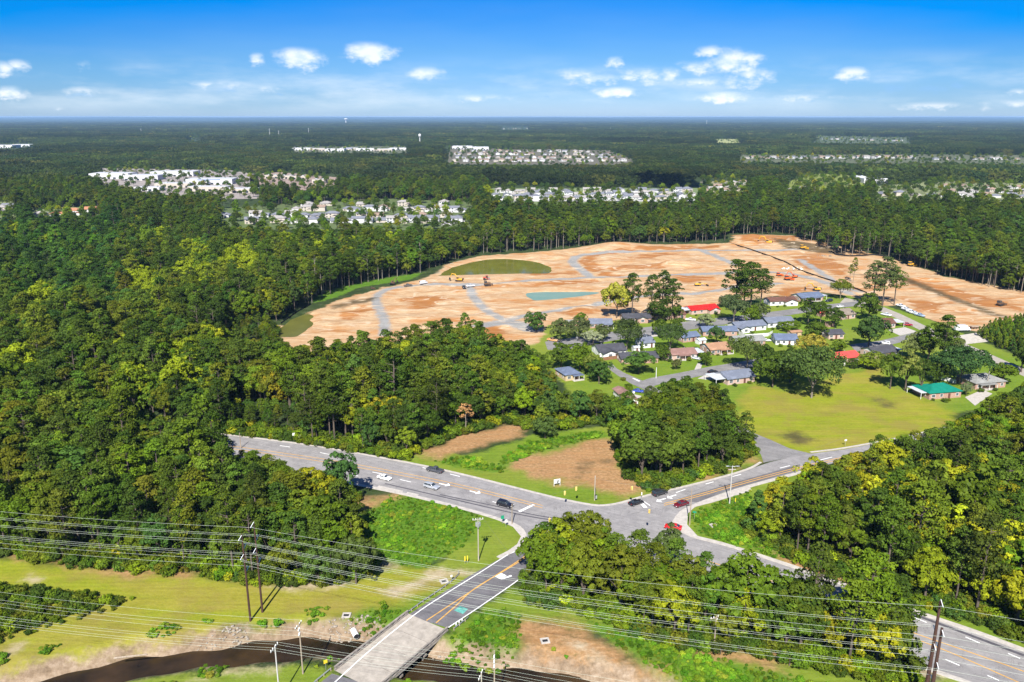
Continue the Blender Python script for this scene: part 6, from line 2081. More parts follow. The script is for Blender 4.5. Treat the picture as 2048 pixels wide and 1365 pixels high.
def roller(px, py, rz, m, label):
    t = empty('road_roller', (*G(px, py), 0), rz, label, 'road roller', GE)
    mb = MB(); mb.tube([(1.8, -1.05, .78), (1.8, 1.05, .78)], .78, 16); mb.build('drum', M_RIM, t)
    for sy in (-1, 1):
        mb = MB(); mb.tube([(-1.5, sy * .7, .75), (-1.5, sy * 1.15, .75)], .75, 14); mb.build('wheel', M_TYRE, t)
        mb = MB(); mb.box((1.3, sy * 1.17, .85), (2.2, .14, .4)); mb.build('drum_frame', m, t)
    mb = MB(); mb.box((-1.3, 0, 1.5), (2.5, 1.7, .9)); me = mb.mesh('engine_hood', m); shade_bevel(me, .1); obj('engine_hood', me, t)
    mb = MB(); mb.box((.2, 0, 2.0), (1.3, 1.5, 1.6)); mb.build('cab', M_BLACK, t)
    mb = MB(); mb.box((.2, 0, 2.9), (1.6, 1.7, .14)); mb.build('cab_roof', m, t)
    return t


def scraper(px, py, rz, m, label):
    t = empty('motor_grader', (*G(px, py), 0), rz, label, 'grader', GE)
    mb = MB(); mb.box((-2.6, 0, 1.6), (2.6, 1.7, 1.1)); me = mb.mesh('engine_hood', m); shade_bevel(me, .08); obj('engine_hood', me, t)
    mb = MB(); mb.box((-.6, 0, 2.1), (1.3, 1.6, 2.0)); mb.build('cab', m, t)
    mb = MB(); mb.box((-.6, 0, 2.5), (1.34, 1.64, .9)); mb.build('cab_window', GLASS, t)
    mb = MB(); mb.tube([(0, 0, 1.7), (2.2, 0, 2.1), (4.6, 0, 1.4)], .22, 6); mb.build('front_beam', m, t)
    mb = MB(); mb.box((1.6, 0, .55), (.2, 3.6, .7), .5); mb.build('blade', M_RIM, t)
    for x in (-3.4, -1.9, 4.6):
        for sy in (-1, 1):
            mb = MB(); mb.tube([(x, sy * .85, .68), (x, sy * 1.25, .68)], .68, 14); mb.build('wheel', M_TYRE, t)
    return t


excavator(918, 563, 2.6, M_CATY, 'yellow excavator reaching down beside the gravel road', .3, 1.1)
excavator(786, 570, 1.0, M_BRN, 'dark muddy excavator at the wood side of the sand', .2, .9)
roller(973, 560, .1, M_RUST, 'red road roller on the gravel road')
dozer(975, 572, .2, M_BRN, 'dark brown bulldozer on the clay below the red roller', 1.2)
dozer(745, 579, .5, M_BRN, 'small dark bulldozer near the head of the curved gravel road', .6)
scraper(1401, 573, .05, M_CATY, 'long yellow grader on the sand behind the tall pines')
dozer(1558, 553, .4, M_ORNG, 'small orange bulldozer left of the orange pair', 1.0)
dozer(1576, 561, .3, M_ORNG, 'larger orange bulldozer beside its twin excavator', 1.3)
excavator(1588, 556, 2.4, M_ORNG, 'orange excavator with folded arm behind the orange bulldozer', .3, .9)
excavator(1632, 582, 2.9, M_CATY, 'tan yellow excavator behind the slate portico house', .1, 1.1)
excavator(1536, 488, 2.4, M_CATY, 'yellow excavator digging the far clay bank', .4, 1.4)
dozer(1606, 499, .3, M_CATY, 'yellow bulldozer at the foot of the bare pine stems', 1.4)
dozer(1822, 533, .4, M_CATY, 'yellow bulldozer at the wood edge on the cleared slope', 1.3)
dozer(2000, 612, .5, M_BRN, 'dark bulldozer alone on the right hand cleared soil', 1.2)
# spoil: pale stones and pipes on the site
rngs = np.random.default_rng(21)
M_STONE = mat('pale broken stone', (.26, .22, .175), .95, .25, 1.0, bump=.5)


def stone_heap(name, px, py, n, spread, size, label, z0=0.0, m=None):
    c = G(px, py)
    e = empty(name, (*c, z0), 0, label, 'stones')
    for i in range(n):
        a, r = rngs.uniform(0, 6.28), spread * math.sqrt(rngs.random())
        s_ = size * rngs.uniform(.5, 1.2)
        bm = bmesh.new()
        bmesh.ops.create_icosphere(bm, subdivisions=1, radius=s_)
        for v in bm.verts:
            v.co *= rngs.uniform(.7, 1.15)
            v.co.z *= .65
        me = bpy.data.meshes.new('stone')
        bm.to_mesh(me)
        bm.free()
        me.materials.append(m or M_STONE)
        x, y = math.cos(a) * r, math.sin(a) * r * .6
        obj('stone', me, e, (x, y, float(creek_depth(np.array([c[0] + x]), np.array([c[1] + y]))[0]) - z0 + s_ * .25))
    return e


stone_heap('riprap', 735, 1243, 60, 4.4, .34, 'pale riprap stones beside the culvert pipe')
stone_heap('riprap', 672, 1252, 60, 4.4, .34, 'pale riprap stones on the bank left of the culvert pipe')
stone_heap('riprap', 468, 1262, 50, 3.0, .4, 'pale heap of rubble on the creek bank below the brown poles')
stone_heap('riprap', 880, 1297, 16, 2.0, .4, 'pale stones under the wood side of the bridge')
stone_heap('riprap', 420, 1275, 26, 3.0, .26, 'scattered pale stones on the bare bank left of the rubble heap')
stone_heap('stone_heap', 1355, 532, 14, 9, 1.0, 'pale stone heap inside the gravel loop')
stone_heap('stone_heap', 1585, 538, 16, 8, .9, 'white rubble along the silt fence', m=mat('white rubble', (.6, .58, .54), .9, .1, 1.0))
stone_heap('stone_heap', 1648, 512, 12, 7, .8, 'pale rubble below the bare pine stems')

# ------------------------------------------------------------------ poles, wires, signals
M_BPOLE = mat('brown treated wood', (.062, .03, .022), .85, .2, 1.0, stretch=(3, 3, .3))
M_GPOLE = mat('grey pole wood', (.36, .32, .26), .9, .15, 1.0, stretch=(3, 3, .3))
M_INS = mat('white insulator', (.75, .75, .74), .35, .04, 2.0)
M_WIRE = mat('bare aluminium wire', (.42, .46, .38), .6, .03, 1.0)
M_CABLE = mat('dark cable', (.1, .1, .095), .7, .05, 1.0)


def pole_empty(name, base, label, cat='pole', group=None, rz=0.0):
    return empty(name, (base[0], base[1], 0), rz, label, cat, group)


def tall_pole(base, h, arms, label, r=.26):
    t = pole_empty('power_pole', base, label, 'power pole', 'tall brown transmission poles')
    mb = MB(); mb.tube([(0, 0, -.5), (0, 0, h * .5), (0, 0, h)], [r, r * .8, r * .55], 10); mb.build('pole', M_BPOLE, t)
    pts = []
    for i, (z, s) in enumerate(arms):
        mb = MB()
        q = (s[0] * 1.5, s[1] * 1.5, z + .15)
        mb.tube([(0, 0, z + .7), q], .07, 6)
        mb.tube([(0, 0, z - .6), q], .07, 6)
        mb.build('insulator', M_INS, t)
        pts.append((base[0] + q[0], base[1] + q[1], q[2]))
    return t, pts


WG = 'overhead power lines'


def wire(p, q, sag, label, r=.019, m=None, name='power_line', n=18, group=WG):
    p, q = Vector(p), Vector(q)
    pts = []
    for i in range(n + 1):
        t = i / n
        v = p.lerp(q, t)
        v.z -= sag * 4 * t * (1 - t)
        pts.append(v - p)
    mb = MB()
    mb.tube(pts, r, 4)
    o = mb.build(name, m or M_WIRE)
    o.location = p
    return tag(o, label, 'cable', group)


PA, PB = G(501, 1242), G(525, 1225)
RA_, RB_ = (77.9, 125.5), (79.6, 130.0)
zA = [top_z(501, r, 1242) for r in (1076, 1095, 1114, 1141)]
zB = [top_z(525, r, 1225) for r in (1050, 1078, 1101, 1124)]
hA, hB = top_z(501, 1068, 1242), top_z(525, 1047, 1225)
rows_R = {'A': (1265, 1296, 1329, 1362), 'B': (1206, 1262, 1292, 1325)}


def z_at(xy, row):
    v = (row - 682.5) / F
    return H - xy[1] * math.tan(PITCH + math.atan(v))


sd4 = [(-.2, -1), (.2, 1), (-.2, -1), (.2, 1)]
_, aA = tall_pole(PA, hA, list(zip(zA, sd4)), 'left and nearer of the two tall brown power poles in the creek field')
_, aB = tall_pole(PB, hB, list(zip(zB, sd4)), 'right and farther of the two tall brown power poles in the creek field')
zRA, zRB = [z_at(RA_, r) for r in rows_R['A']], [z_at(RB_, r) for r in rows_R['B']]
_, rA = tall_pole(RA_, max(zRA) + .9, list(zip(zRA, sd4)), 'shorter nearer brown power pole beside the lower highway', .42)
_, rB = tall_pole(RB_, max(zRB) + .3, list(zip(zRB, sd4)), 'tallest brown power pole beside the lower highway', .42)
LA_, LB_ = (-205.0, 184.0), (-207.0, 188.0)
_, lA = tall_pole(LA_, hA, list(zip(zA, sd4)), 'brown power pole at the far left end of the creek field')
_, lB = tall_pole(LB_, hB, list(zip(zB, sd4)), 'second brown power pole at the far left end of the creek field')
XA, XB = (214.0, 92.0), (214.0, 97.0)
ordn = ['top', 'second', 'third', 'lowest']
for i in range(4):
    wire(lA[i], aA[i], 2.2, '%s of the four wires running left from the nearer brown pole' % ordn[i])
    wire(lB[i], aB[i], 2.2, '%s of the four wires running left from the farther brown pole' % ordn[i])
    wire(aA[i], rA[i], 2.4, '%s of the four wires from the nearer brown pole across the bridge' % ordn[i])
    wire(aB[i], rB[i], 2.4, '%s of the four wires from the farther brown pole across the bridge' % ordn[i])
    wire(rA[i], (XA[0], XA[1], zRA[i]), 2.2, '%s wire leaving the shorter brown pole over the lower highway' % ordn[i])
    wire(rB[i], (XB[0], XB[1], zRB[i]), 2.2, '%s wire leaving the tallest brown pole over the lower highway' % ordn[i])
for i in (1, 2):                                               # twin conductors
    o = Vector((0, .1, -.42))
    wire(Vector(aB[i]) + o, Vector(rB[i]) + o, 2.5, 'lower twin of the %s wire from the farther brown pole across the bridge' % ordn[i])
    wire(Vector(lB[i]) + o, Vector(aB[i]) + o, 2.3, 'lower twin of the %s wire running left from the farther brown pole' % ordn[i])
    wire(Vector(aA[i]) + o, Vector(rA[i]) + o, 2.5, 'lower twin of the %s wire from the nearer brown pole across the bridge' % ordn[i])


def dist_pole(base, h, label, arm_rz=0.0, m=None, transformers=0, arm=True, bands=0, r=.17, cat='utility pole', name='utility_pole', group='utility poles'):
    t = pole_empty(name, base, label, cat, group, arm_rz)
    mb = MB(); mb.tube([(0, 0, -.4), (0, 0, h)], [r, r * .65], 10); mb.build('pole', m or M_GPOLE, t)
    pts = []
    if arm:
        mb = MB(); mb.box((0, .16, h - .55), (2.8, .12, .16)); mb.build('crossarm', m or M_GPOLE, t)
        for s in (-1, 1):
            mb = MB(); mb.tube([(0, .16, h - 1.3), (s * .95, .16, h - .6)], .03, 4); mb.build('brace', M_GALV, t)
        for x in (-1.25, -.55, .55, 1.25):
            mb = MB(); mb.tube([(x, .16, h - .47), (x, .16, h - .36), (x, .16, h - .1)], [.05, .11, .07], 8); mb.build('insulator', M_INS, t)
            c, s = math.cos(arm_rz), math.sin(arm_rz)
            pts.append((base[0] + x * c - .16 * s, base[1] + x * s + .16 * c, h - .1))
    for i in range(transformers):
        a = i * 2.1 + .4
        mb = MB(); mb.tube([(math.cos(a) * .45, math.sin(a) * .45, h - 2.4), (math.cos(a) * .45, math.sin(a) * .45, h - 1.4)], .26, 10); mb.build('transformer', M_GALV, t)
    for i in range(bands):
        mb = MB(); mb.tube([(-.62, -.1, h - 1.35 - i * 1.05), (0.1, .0, h - .9 - i * 1.05)], .13, 6); mb.build('insulator', M_INS, t)
        c, s = math.cos(arm_rz), math.sin(arm_rz)
        pts.append((base[0] - .62 * c, base[1] - .62 * s, h - 1.35 - i * 1.05))
    return t, pts


ARZ = 1.35
C0 = (-45.5, 132.0); D0 = G(606, 1348); E0 = (-3.4, 131.0); F0 = (-5.6, 124.5)
_, cP = dist_pole(C0, 12.3, 'pale concrete pole with a crossarm of white insulators beside the near bridge end', ARZ, mat('pale concrete pole', (.45, .43, .4), .9, .1, 1.0), 0)
_, dP = dist_pole(D0, 11.9, 'dark pole with slanted white insulators on the creek bank', ARZ, M_WOODP, 0, True, 2)
_, eP = dist_pole(E0, 12.0, 'dark pole with three slanted white insulators right of the bridge', ARZ, M_WOODP, 0, False, 3)
_, fP = dist_pole(F0, 12.0, 'pole with a crossarm at the bottom edge right of the bridge', ARZ, M_GPOLE, 0)
CL, DL = (-122.0, 144.0), (-122.0, 152.0)
_, clP = dist_pole(CL, 12.3, 'concrete crossarm pole at the far left of the creek field', ARZ, MATS['pale concrete pole'])
_, dlP = dist_pole(DL, 12.0, 'dark pole with slanted insulators at the far left of the creek field', ARZ, M_WOODP, 0, True, 2)
for i in range(4):
    wire(clP[i], cP[i], 1.1, '%s low wire running left from the concrete crossarm pole' % ['nearest', 'second', 'third', 'farthest'][i], .016)
    wire(cP[i], fP[i], .5, '%s low wire from the concrete crossarm pole over the bridge' % ['nearest', 'second', 'third', 'farthest'][i], .016)
    wire(fP[i], (fP[i][0] + 70, fP[i][1] - 16, 11.5), 1.0, '%s low wire leaving the crossarm pole at the bottom edge' % ['nearest', 'second', 'third', 'farthest'][i], .016)
for i, k in enumerate((0, 3, 4, 5)):
    wire(dlP[k], dP[k], 1.1, '%s wire running left from the pole with slanted insulators' % ordn[i], .016)
for i in range(3):
    wire(dP[(0, 4, 5)[i]], eP[i], .5, '%s wire between the two poles with slanted insulators' % ['top', 'middle', 'bottom'][i], .016)
    wire(eP[i], (eP[i][0] + 70, eP[i][1] - 15, eP[i][2]), 1.0, '%s wire leaving the right hand pole with slanted insulators' % ['top', 'middle', 'bottom'][i], .016)

T0 = G(957, 1122)
_, tP = dist_pole(T0, 12.2, 'grey utility pole with crossarm and transformers on the lawn by the junction', .2, M_GPOLE, 3)
N0 = G(1189, 1001); W0 = G(1024, 1049); E1 = G(1379, 1051); S0 = G(1186, 1118)
_, nP = dist_pole(N0, top_z(1189, 952, 1001), 'grey signal pole with a control box at the mulch clearing corner', .4, M_GPOLE, 0, False)
_, wP = dist_pole(W0, top_z(1026, 1008, 1049), 'dark signal pole beside the stop line at the lawn corner', .4, M_WOODP, 0, False)
_, eP1 = dist_pole(E1, top_z(1379, 978, 1051), 'dark signal pole on the concrete corner behind the maroon car', .4, M_WOODP, 0, False)
_, sP = dist_pole(S0, 10.5, 'signal pole hidden among the trees of the bridge wood', .4, M_WOODP, 0, False)
b_ = empty('control_box', (N0[0] + .35, N0[1] - .3, 1.3), .3, 'dark control box fixed to the grey signal pole', 'box')
mb = MB(); mb.box((0, 0, 0), (.6, .5, 1.2)); mb.build('case', M_BLACK, b_)
mb = MB(); mb.box((0, -.27, 0), (.5, .04, 1.05)); mb.build('door', M_GALV, b_)
_, lP1 = dist_pole(G(482, 897), top_z(482, 866, 897), 'short dark pole standing at the highway bend beside the wood', .2, M_WOODP, 0, False)
_, q1 = dist_pole(G(1428, 1296), top_z(1428, 1232, 1296), 'left of two short wooden poles at the edge of the bridge wood', .4, M_WOODP, 0)
_, q2 = dist_pole(G(1457, 1292), top_z(1457, 1243, 1292), 'right and shorter of two wooden poles at the edge of the bridge wood', .4, M_WOODP, 0, False)
_, q3 = dist_pole(G(1883, 762), top_z(1883, 700, 762), 'slim white pole standing beside the dome shaped oak', .4, mat('white pole', (.6, .6, .58), .6, .05, 1.0), 0, False)
_, q4 = dist_pole(G(1973, 777), top_z(1973, 720, 777), 'grey pole with a transformer beside the grey hip roof', .4, M_GPOLE, 1, False)
_, q5 = dist_pole(G(1154, 678), top_z(1154, 668, 678) + 2, 'white lamp post on the street beside the pale flowering tree', .4, MATS['white pole'], 0, False)
_, q6 = dist_pole(G(1312, 757), top_z(1312, 742, 757) + 1.5, 'slim white lamp post at the residential street corner', .4, MATS['white pole'], 0, False)
# street lamp mast with two heads
SL0 = G(1459, 1007)
hs = top_z(1460, 932, 1007)
sl = pole_empty('street_lamp', SL0, 'tall concrete street lamp mast with twin heads beside the eastern wood', 'street lamp')
mb = MB(); mb.tube([(0, 0, -.3), (0, 0, hs)], [.19, .12], 10); mb.build('mast', MATS['pale concrete pole'], sl)
for s in (-1, 1):
    mb = MB(); mb.tube([(0, 0, hs - .3), (s * 1.2, -.3, hs + .05)], .05, 6); mb.build('arm', M_GALV, sl)
    mb = MB(); mb.box((s * 1.5, -.37, hs + .05), (.9, .38, .18), s * .25 * 0); me = mb.mesh('lamp_head', M_GALV); shade_bevel(me, .05); obj('lamp_head', me, sl)
mb = MB(); mb.box((0, .12, hs - 1.2), (2.2, .1, .12)); mb.build('crossarm', MATS['pale concrete pole'], sl)

hN, hW, hE, hS = top_z(1189, 956, 1001), top_z(1026, 1013, 1049), top_z(1379, 984, 1051), 9.8
SPANS = {'NW': ((*W0, hW), (*N0, hN)), 'NE': ((*N0, hN), (*E1, hE)), 'WS': ((*W0, hW), (*S0, hS)), 'ES': ((*E1, hE), (*S0, hS))}
for kx, lb in (('NW', 'span wire over the highway lanes by the mulch clearing'), ('NE', 'span wire over the climbing road by the stop bar'), ('WS', 'span wire over the bridge road mouth'), ('ES', 'span wire over the lower highway mouth')):
    wire(*SPANS[kx], .7, lb, .022, M_CABLE, 'span_wire', 12, 'signal span wires')
M_SIG = paint('signal yellow', (.72, .5, .14), .5)
LENS = [mat('red lens', (.25, .01, .01), .3, .05, 3), mat('amber lens', (.4, .2, .01), .3, .05, 3), mat('green lens', (.01, .2, .08), .3, .05, 3)]


def signal(kx, t, face, label):
    p, q = Vector(SPANS[kx][0]), Vector(SPANS[kx][1])
    c = p.lerp(q, t)
    c.z -= .7 * 4 * t * (1 - t)
    s = empty('traffic_signal', c, face, label, 'traffic signal', 'yellow traffic signals hung over the junction')
    mb = MB(); mb.tube([(0, 0, -.3), (0, 0, -.02)], .03, 5); mb.build('hanger', M_GALV, s)
    mb = MB(); mb.box((0, 0, -.9), (.42, .36, 1.2)); me = mb.mesh('housing', M_SIG); shade_bevel(me, .04); obj('housing', me, s)
    for i in range(3):
        mb = MB(); mb.tube([(0, -.19, -.5 - i * .4), (0, -.21, -.5 - i * .4)], .14, 10); mb.build('lens', LENS[i], s)
        mb = MB()
        mb.solid([(-.17, -.19, -.36 - i * .4), (.17, -.19, -.36 - i * .4), (.15, -.42, -.37 - i * .4), (-.15, -.42, -.37 - i * .4), (-.17, -.19, -.33 - i * .4), (.17, -.19, -.33 - i * .4), (.15, -.42, -.34 - i * .4), (-.15, -.42, -.34 - i * .4)], [(3, 2, 1, 0), (4, 5, 6, 7), (0, 1, 5, 4), (1, 2, 6, 5), (2, 3, 7, 6), (3, 0, 4, 7)])
        mb.build('visor', M_SIG, s)
    return s


signal('NW', .62, 2.0, 'yellow traffic signal hung nearest the mulch clearing lawn')
signal('NW', .76, 2.0, 'yellow traffic signal hung beside the grey signal pole')
signal('NE', .4, -1.2, 'yellow traffic signal hung over the kerb by the black car')
signal('WS', .48, .6, 'left of the two yellow signals hung over the bridge road mouth')
signal('WS', .6, .6, 'right of the two yellow signals hung over the bridge road mouth')
signal('ES', .45, -.6, 'yellow traffic signal hung over the lower highway mouth')

wire(tP[0], (*W0, hW - .3), .9, 'thin cable from the transformer pole to the dark signal pole', .022, M_CABLE)
wire((*T0, 11.0), (*W0, hW - .8), 1.1, 'lower thin cable from the transformer pole to the dark signal pole', .022, M_CABLE)
wire(tP[3], (*G(1120, 1300), 11), 1.6, 'thin cable crossing from the transformer pole over the bridge wood', .022, M_CABLE)
wire((*SL0, hs - 1.2), (*E1, hE), .8, 'thin cable between the street lamp mast and the dark signal pole', .022, M_CABLE)
wire((*SL0, hs - 1.1), (*G(1692, 935), hs - 1), 1.0, 'thin cable running along the eastern wood from the lamp mast', .022, M_CABLE)

# ---- small roadside things
nb = empty('notice_board', (*G(1114, 972), 0), .35, 'white notice board with a dark emblem on two white posts', 'sign')
for s in (-1, 1):
    mb = MB(); mb.box((s * 1.0, 0, 1.1), (.14, .14, 2.3)); mb.build('post', M_TRIM, nb)
mb = MB(); mb.box((0, 0, 1.55), (1.86, .08, 1.4)); mb.build('board', M_TRIM, nb)
mb = MB(); mb.solid([(-.1, -.06, 1.0), (.45, -.06, 1.0), (.5, -.06, 1.9), (.2, -.06, 2.1), (.1, -.06, 1.5), (-.1, -.045, 1.0), (.45, -.045, 1.0), (.5, -.045, 1.9), (.2, -.045, 2.1), (.1, -.045, 1.5)], [(0, 1, 2, 3, 4), (9, 8, 7, 6, 5)] + [(i, (i + 1) % 5, (i + 1) % 5 + 5, i + 5) for i in range(5)]); mb.build('emblem', M_BLACK, nb)


def small_sign(px, py, h, w, hh, m, label, rz=0.0, cat='road sign', name='road_sign'):
    s = empty(name, (*G(px, py), 0), rz, label, cat, 'roadside signs')
    mb = MB(); mb.tube([(0, 0, -.2), (0, 0, h)], .04, 6); mb.build('post', M_GALV, s)
    mb = MB(); mb.box((0, -.06, h - hh / 2), (w, .03, hh)); mb.build('panel', m, s)
    return s


M_SYEL = mat('yellow sign face', (.7, .5, .03), .5, .04, 2.0)
M_SGRN = mat('green sign face', (.01, .22, .12), .5, .04, 2.0)
small_sign(588, 880, 2.6, .9, 1.0, M_TRIM, 'left of two small white signs below the northern wood', .5)
small_sign(600, 884, 2.4, .7, .9, M_TRIM, 'right of two small white signs below the northern wood', .5)
small_sign(1005, 1048, 2.6, .9, 1.1, M_SGRN, 'green sign panel on the lawn beside the dark signal pole', .2)
small_sign(1012, 1055, 2.4, .7, .8, M_TRIM, 'small white sign on the lawn corner apron', .2)
small_sign(1388, 1042, 3.0, 1.0, .5, M_SGRN, 'green street name sign beside the concrete corner', -.3)
small_sign(1283, 1000, 2.5, .3, .9, M_TRIM, 'narrow white sign on the kerb by the climbing road', -.3)
small_sign(930, 1128, 2.2, .25, 1.4, M_SYEL, 'left yellow marker post below the transformer pole', .2, 'marker post', 'marker_post')
small_sign(935, 1127, 2.2, .25, 1.4, M_SYEL, 'right yellow marker post below the transformer pole', .2, 'marker post', 'marker_post')
small_sign(1470, 1010, 2.2, .22, 1.2, M_SYEL, 'yellow marker post beside the street lamp mast', .2, 'marker post', 'marker_post')
small_sign(652, 1340, 2.4, .8, .8, M_SYEL, 'yellow sign at the near end of the bridge guardrail', .6)
small_sign(903, 1163, 1.8, .5, .6, M_TRIM, 'small white sign at the curved end of the guardrail', .4)
small_sign(1690, 893, 2.6, .9, .6, M_TRIM, 'white cross shaped sign below the dry field', .2)
for k, (px, py) in enumerate([(912, 1254), (918, 1249), (924, 1245)]):
    small_sign(px, py, 1.1, .35, .7, M_TRIM, 'white marker board on the short guardrail, %s from the deck' % ['first', 'second', 'third'][k], .6, 'marker board', 'marker_board')
for px, py, lb, rr in [(693, 1232, 'square concrete drain inlet in the mown field near the bridge', 0), (888, 1164, 'square concrete drain inlet beside the guardrail curve', .4), (1427, 1052, 'pale concrete manhole slab on the bright corner lawn', .3), (1090, 1283, 'pale utility cover on the bare soil mound', .2)]:
    d = empty('drain_inlet', (*G(px, py), 0), rr, lb, 'drain')
    mb = MB()
    for c, q in (((0, .95, .2), (2.6, .5, .5)), ((0, -.95, .2), (2.6, .5, .5)), ((-1.05, 0, .2), (.5, 1.4, .5)), ((1.05, 0, .2), (.5, 1.4, .5))):
        mb.box(c, q)
    mb.build('frame', M_CONC, d)
    mb = MB(); mb.box((0, 0, .1), (1.58, 1.38, .12)); mb.build('grate', M_BLACK, d)
    d.scale = (.75, .75, .6)
# culvert pipe
x, y = G(706, 1258, -1.2)
cp = empty('culvert_pipe', (x, y, -1.5), -1.1, 'short white corrugated culvert pipe sticking out of the bank', 'pipe')
mb = MB()
for i in range(9):
    mb.tube([(i * .3, 0, 0), (i * .3 + .15, 0, 0), (i * .3 + .3, 0, 0)], [.62, .68, .62], 14, cap=False)
mb.build('barrel', M_TRIM, cp)
mb = MB(); mb.tube([(2.6, 0, 0), (2.64, 0, 0)], .6, 14); mb.build('opening', M_BLACK, cp)
o_ = [k for k in cp.children]
# timber log on the bank
lg = MB(); lg.tube([(0, 0, .15), (6.5, 1.2, .2)], [.22, .14], 8)
tag(lg.build('log', M_WOODP), 'dark fallen log on the creek bank', 'log').location = (*G(228, 1318), 0)


# ------------------------------------------------------------------ far places beyond the woods
FR = [mat('far grey roofs', (.15, .155, .18), .95, .12, .3), mat('far tan roofs', (.24, .17, .13), .95, .12, .3), mat('far brown roofs', (.16, .11, .09), .95, .12, .3), mat('far pale roofs', (.27, .25, .235), .95, .08, .3), mat('far orange roofs', (.36, .16, .09), .95, .1, .3)]
FN = ['grey', 'tan', 'brown', 'pale', 'orange']
FW = [mat('far white walls', (.52, .515, .51), .9, .06, .3), mat('far cream walls', (.42, .37, .31), .9, .06, .3)]
rngf = np.random.default_rng(77)
FARM = {}


def far_house_mesh(L, D, two, hip, ri, wi):
    key = (L, D, two, hip, ri, wi)
    if key in FARM:
        return FARM[key]
    hw = 5.4 if two else 3.0
    mb = MB()
    mb.box((0, 0, hw / 2), (L, D, hw))
    rb, _ = hip_roof(L, D, hw, .45, .5) if hip else gable_roof(L, D, hw, .45, .5)
    if not hip:
        for s in (-1, 1):
            x = s * (L / 2 - .06)
            mb.solid([(x, -D / 2, hw), (x, D / 2, hw), (x, 0, hw + D / 2 * .44), (x - s * .1, -D / 2, hw), (x - s * .1, D / 2, hw), (x - s * .1, 0, hw + D / 2 * .44)], [(0, 1, 2), (5, 4, 3), (0, 3, 4, 1), (1, 4, 5, 2), (2, 5, 3, 0)])
    i = len(mb.v)
    mb.v += rb.v
    mb.f += [tuple(k + i for k in f) for f in rb.f]
    mb.m += [1] * len(rb.f)
    # garage wing
    j = len(mb.v)
    mb.box((L * .28, -D / 2 - 1.5, 1.4), (L * .36, 3.0, 2.8))
    g, _ = gable_roof(3.4 + D * .4, L * .36, 2.8, .45, .35, 'y')
    k0 = len(mb.v)
    mb.v += [(x + L * .28, y - D / 2 - 1.5 + D * .2, z) for x, y, z in g.v]
    mb.f += [tuple(k + k0 for k in f) for f in g.f]
    mb.m += [1] * len(g.f)
    if two or True:                                            # dark window openings as recessed glass, real boxes
        for x in (-L * .34, -L * .08):
            mb.box((x, -D / 2 - .02, 1.5), (1.6, .1, 1.3), 0, 2)
            if two:
                mb.box((x, -D / 2 - .02, 4.2), (1.6, .1, 1.3), 0, 2)
    FARM[key] = mb.mesh('far_house', [FW[wi], FR[ri], GLASS])
    return FARM[key]


ORD = ['first', 'second', 'third', 'fourth', 'fifth', 'sixth', 'seventh', 'eighth', 'ninth', 'tenth', 'eleventh', 'twelfth', 'thirteenth', 'fourteenth', 'fifteenth', 'sixteenth', 'seventeenth', 'eighteenth', 'nineteenth', 'twentieth'] + ['twenty ' + k for k in ('first', 'second', 'third', 'fourth', 'fifth', 'sixth', 'seventh', 'eighth', 'ninth')] + ['thirtieth']


def far_row(place, row, x0, x1, y0, y1, n, roofs, two=.3, jit=3.0, hip=.5, gap=0.0, skip=()):
    """n houses on a street between two photo points, numbered from the left."""
    k = 0
    for i in range(n):
        if i in skip or (gap and rngf.random() < gap):
            continue
        t = (i + .5) / n
        x, y = G(x0 + (x1 - x0) * t, y0 + (y1 - y0) * t)
        x += rngf.uniform(-jit, jit)
        y += rngf.uniform(-jit, jit)
        ri = int(rngf.choice(roofs))
        tw = bool(rngf.random() < two)
        L = float(rngf.choice([12, 14, 16]))
        o = obj('far_house', far_house_mesh(L, float(rngf.choice([9, 11])), tw, bool(rngf.random() < hip), ri, int(rngf.random() < .35)))
        o.location = (x, y, 0)
        o.rotation_euler = (0, 0, float(rngf.choice([0, .08, -.1, math.pi, math.pi / 2 + .1, .25])))
        nm = ORD[min(k, len(ORD) - 1)]
        tag(o, f'{FN[ri]} roofed house, {nm} from the left, {row[4:]} row of {place}', 'house', 'houses of ' + place)
        k += 1


def pave(pts, col, label, name='clearing', z=.3):
    tag(flat_mesh(name, GP(pts), z, mat('cleared ground %.2f %.2f' % col[:2], col, .95, .15, .05)), label, kind='structure')


pave([(978, 412), (1400, 412), (1400, 377), (978, 377)], (.13, .17, .06), 'lawns and drives of the estate behind the woods')
pave([(985, 404), (1390, 404), (1392, 400), (985, 400)], (.42, .4, .38), 'pale street of the estate behind the woods', 'street', .4)
EST = 'the estate behind the woods'
far_row(EST, 'the near', 985, 1390, 400, 398, 20, [0, 0, 0, 3], .3)
far_row(EST, 'the middle', 980, 1392, 393, 391, 20, [0, 0, 3], .3, gap=.08)
far_row(EST, 'the back', 985, 1385, 386, 385, 18, [0, 0, 3], .5, gap=.15)
pave([(1395, 394), (1495, 388), (1500, 361), (1400, 364)], (.2, .19, .1), 'sandy ground of the pale estate')
far_row('the pale estate', 'the near', 1404, 1490, 386, 380, 5, [3, 3, 1], .4)
far_row('the pale estate', 'the back', 1425, 1494, 376, 368, 4, [3, 1], .4)
pave([(895, 330), (1270, 330), (1262, 318), (1220, 301), (900, 291)], (.11, .1, .065), 'sandy ground of the tan roofed estate')
TAN = 'the tan roofed estate'
far_row(TAN, 'the near', 905, 1255, 324, 323, 22, [1, 1, 3, 2], .5, 8)
far_row(TAN, 'the middle', 905, 1235, 317, 317, 20, [1, 1, 3, 0], .5, 10)
far_row(TAN, 'the far', 900, 1220, 310, 311, 20, [1, 2, 3, 0], .5, 12)
far_row(TAN, 'the last', 905, 1190, 304, 305, 16, [1, 3, 0], .5, 14)
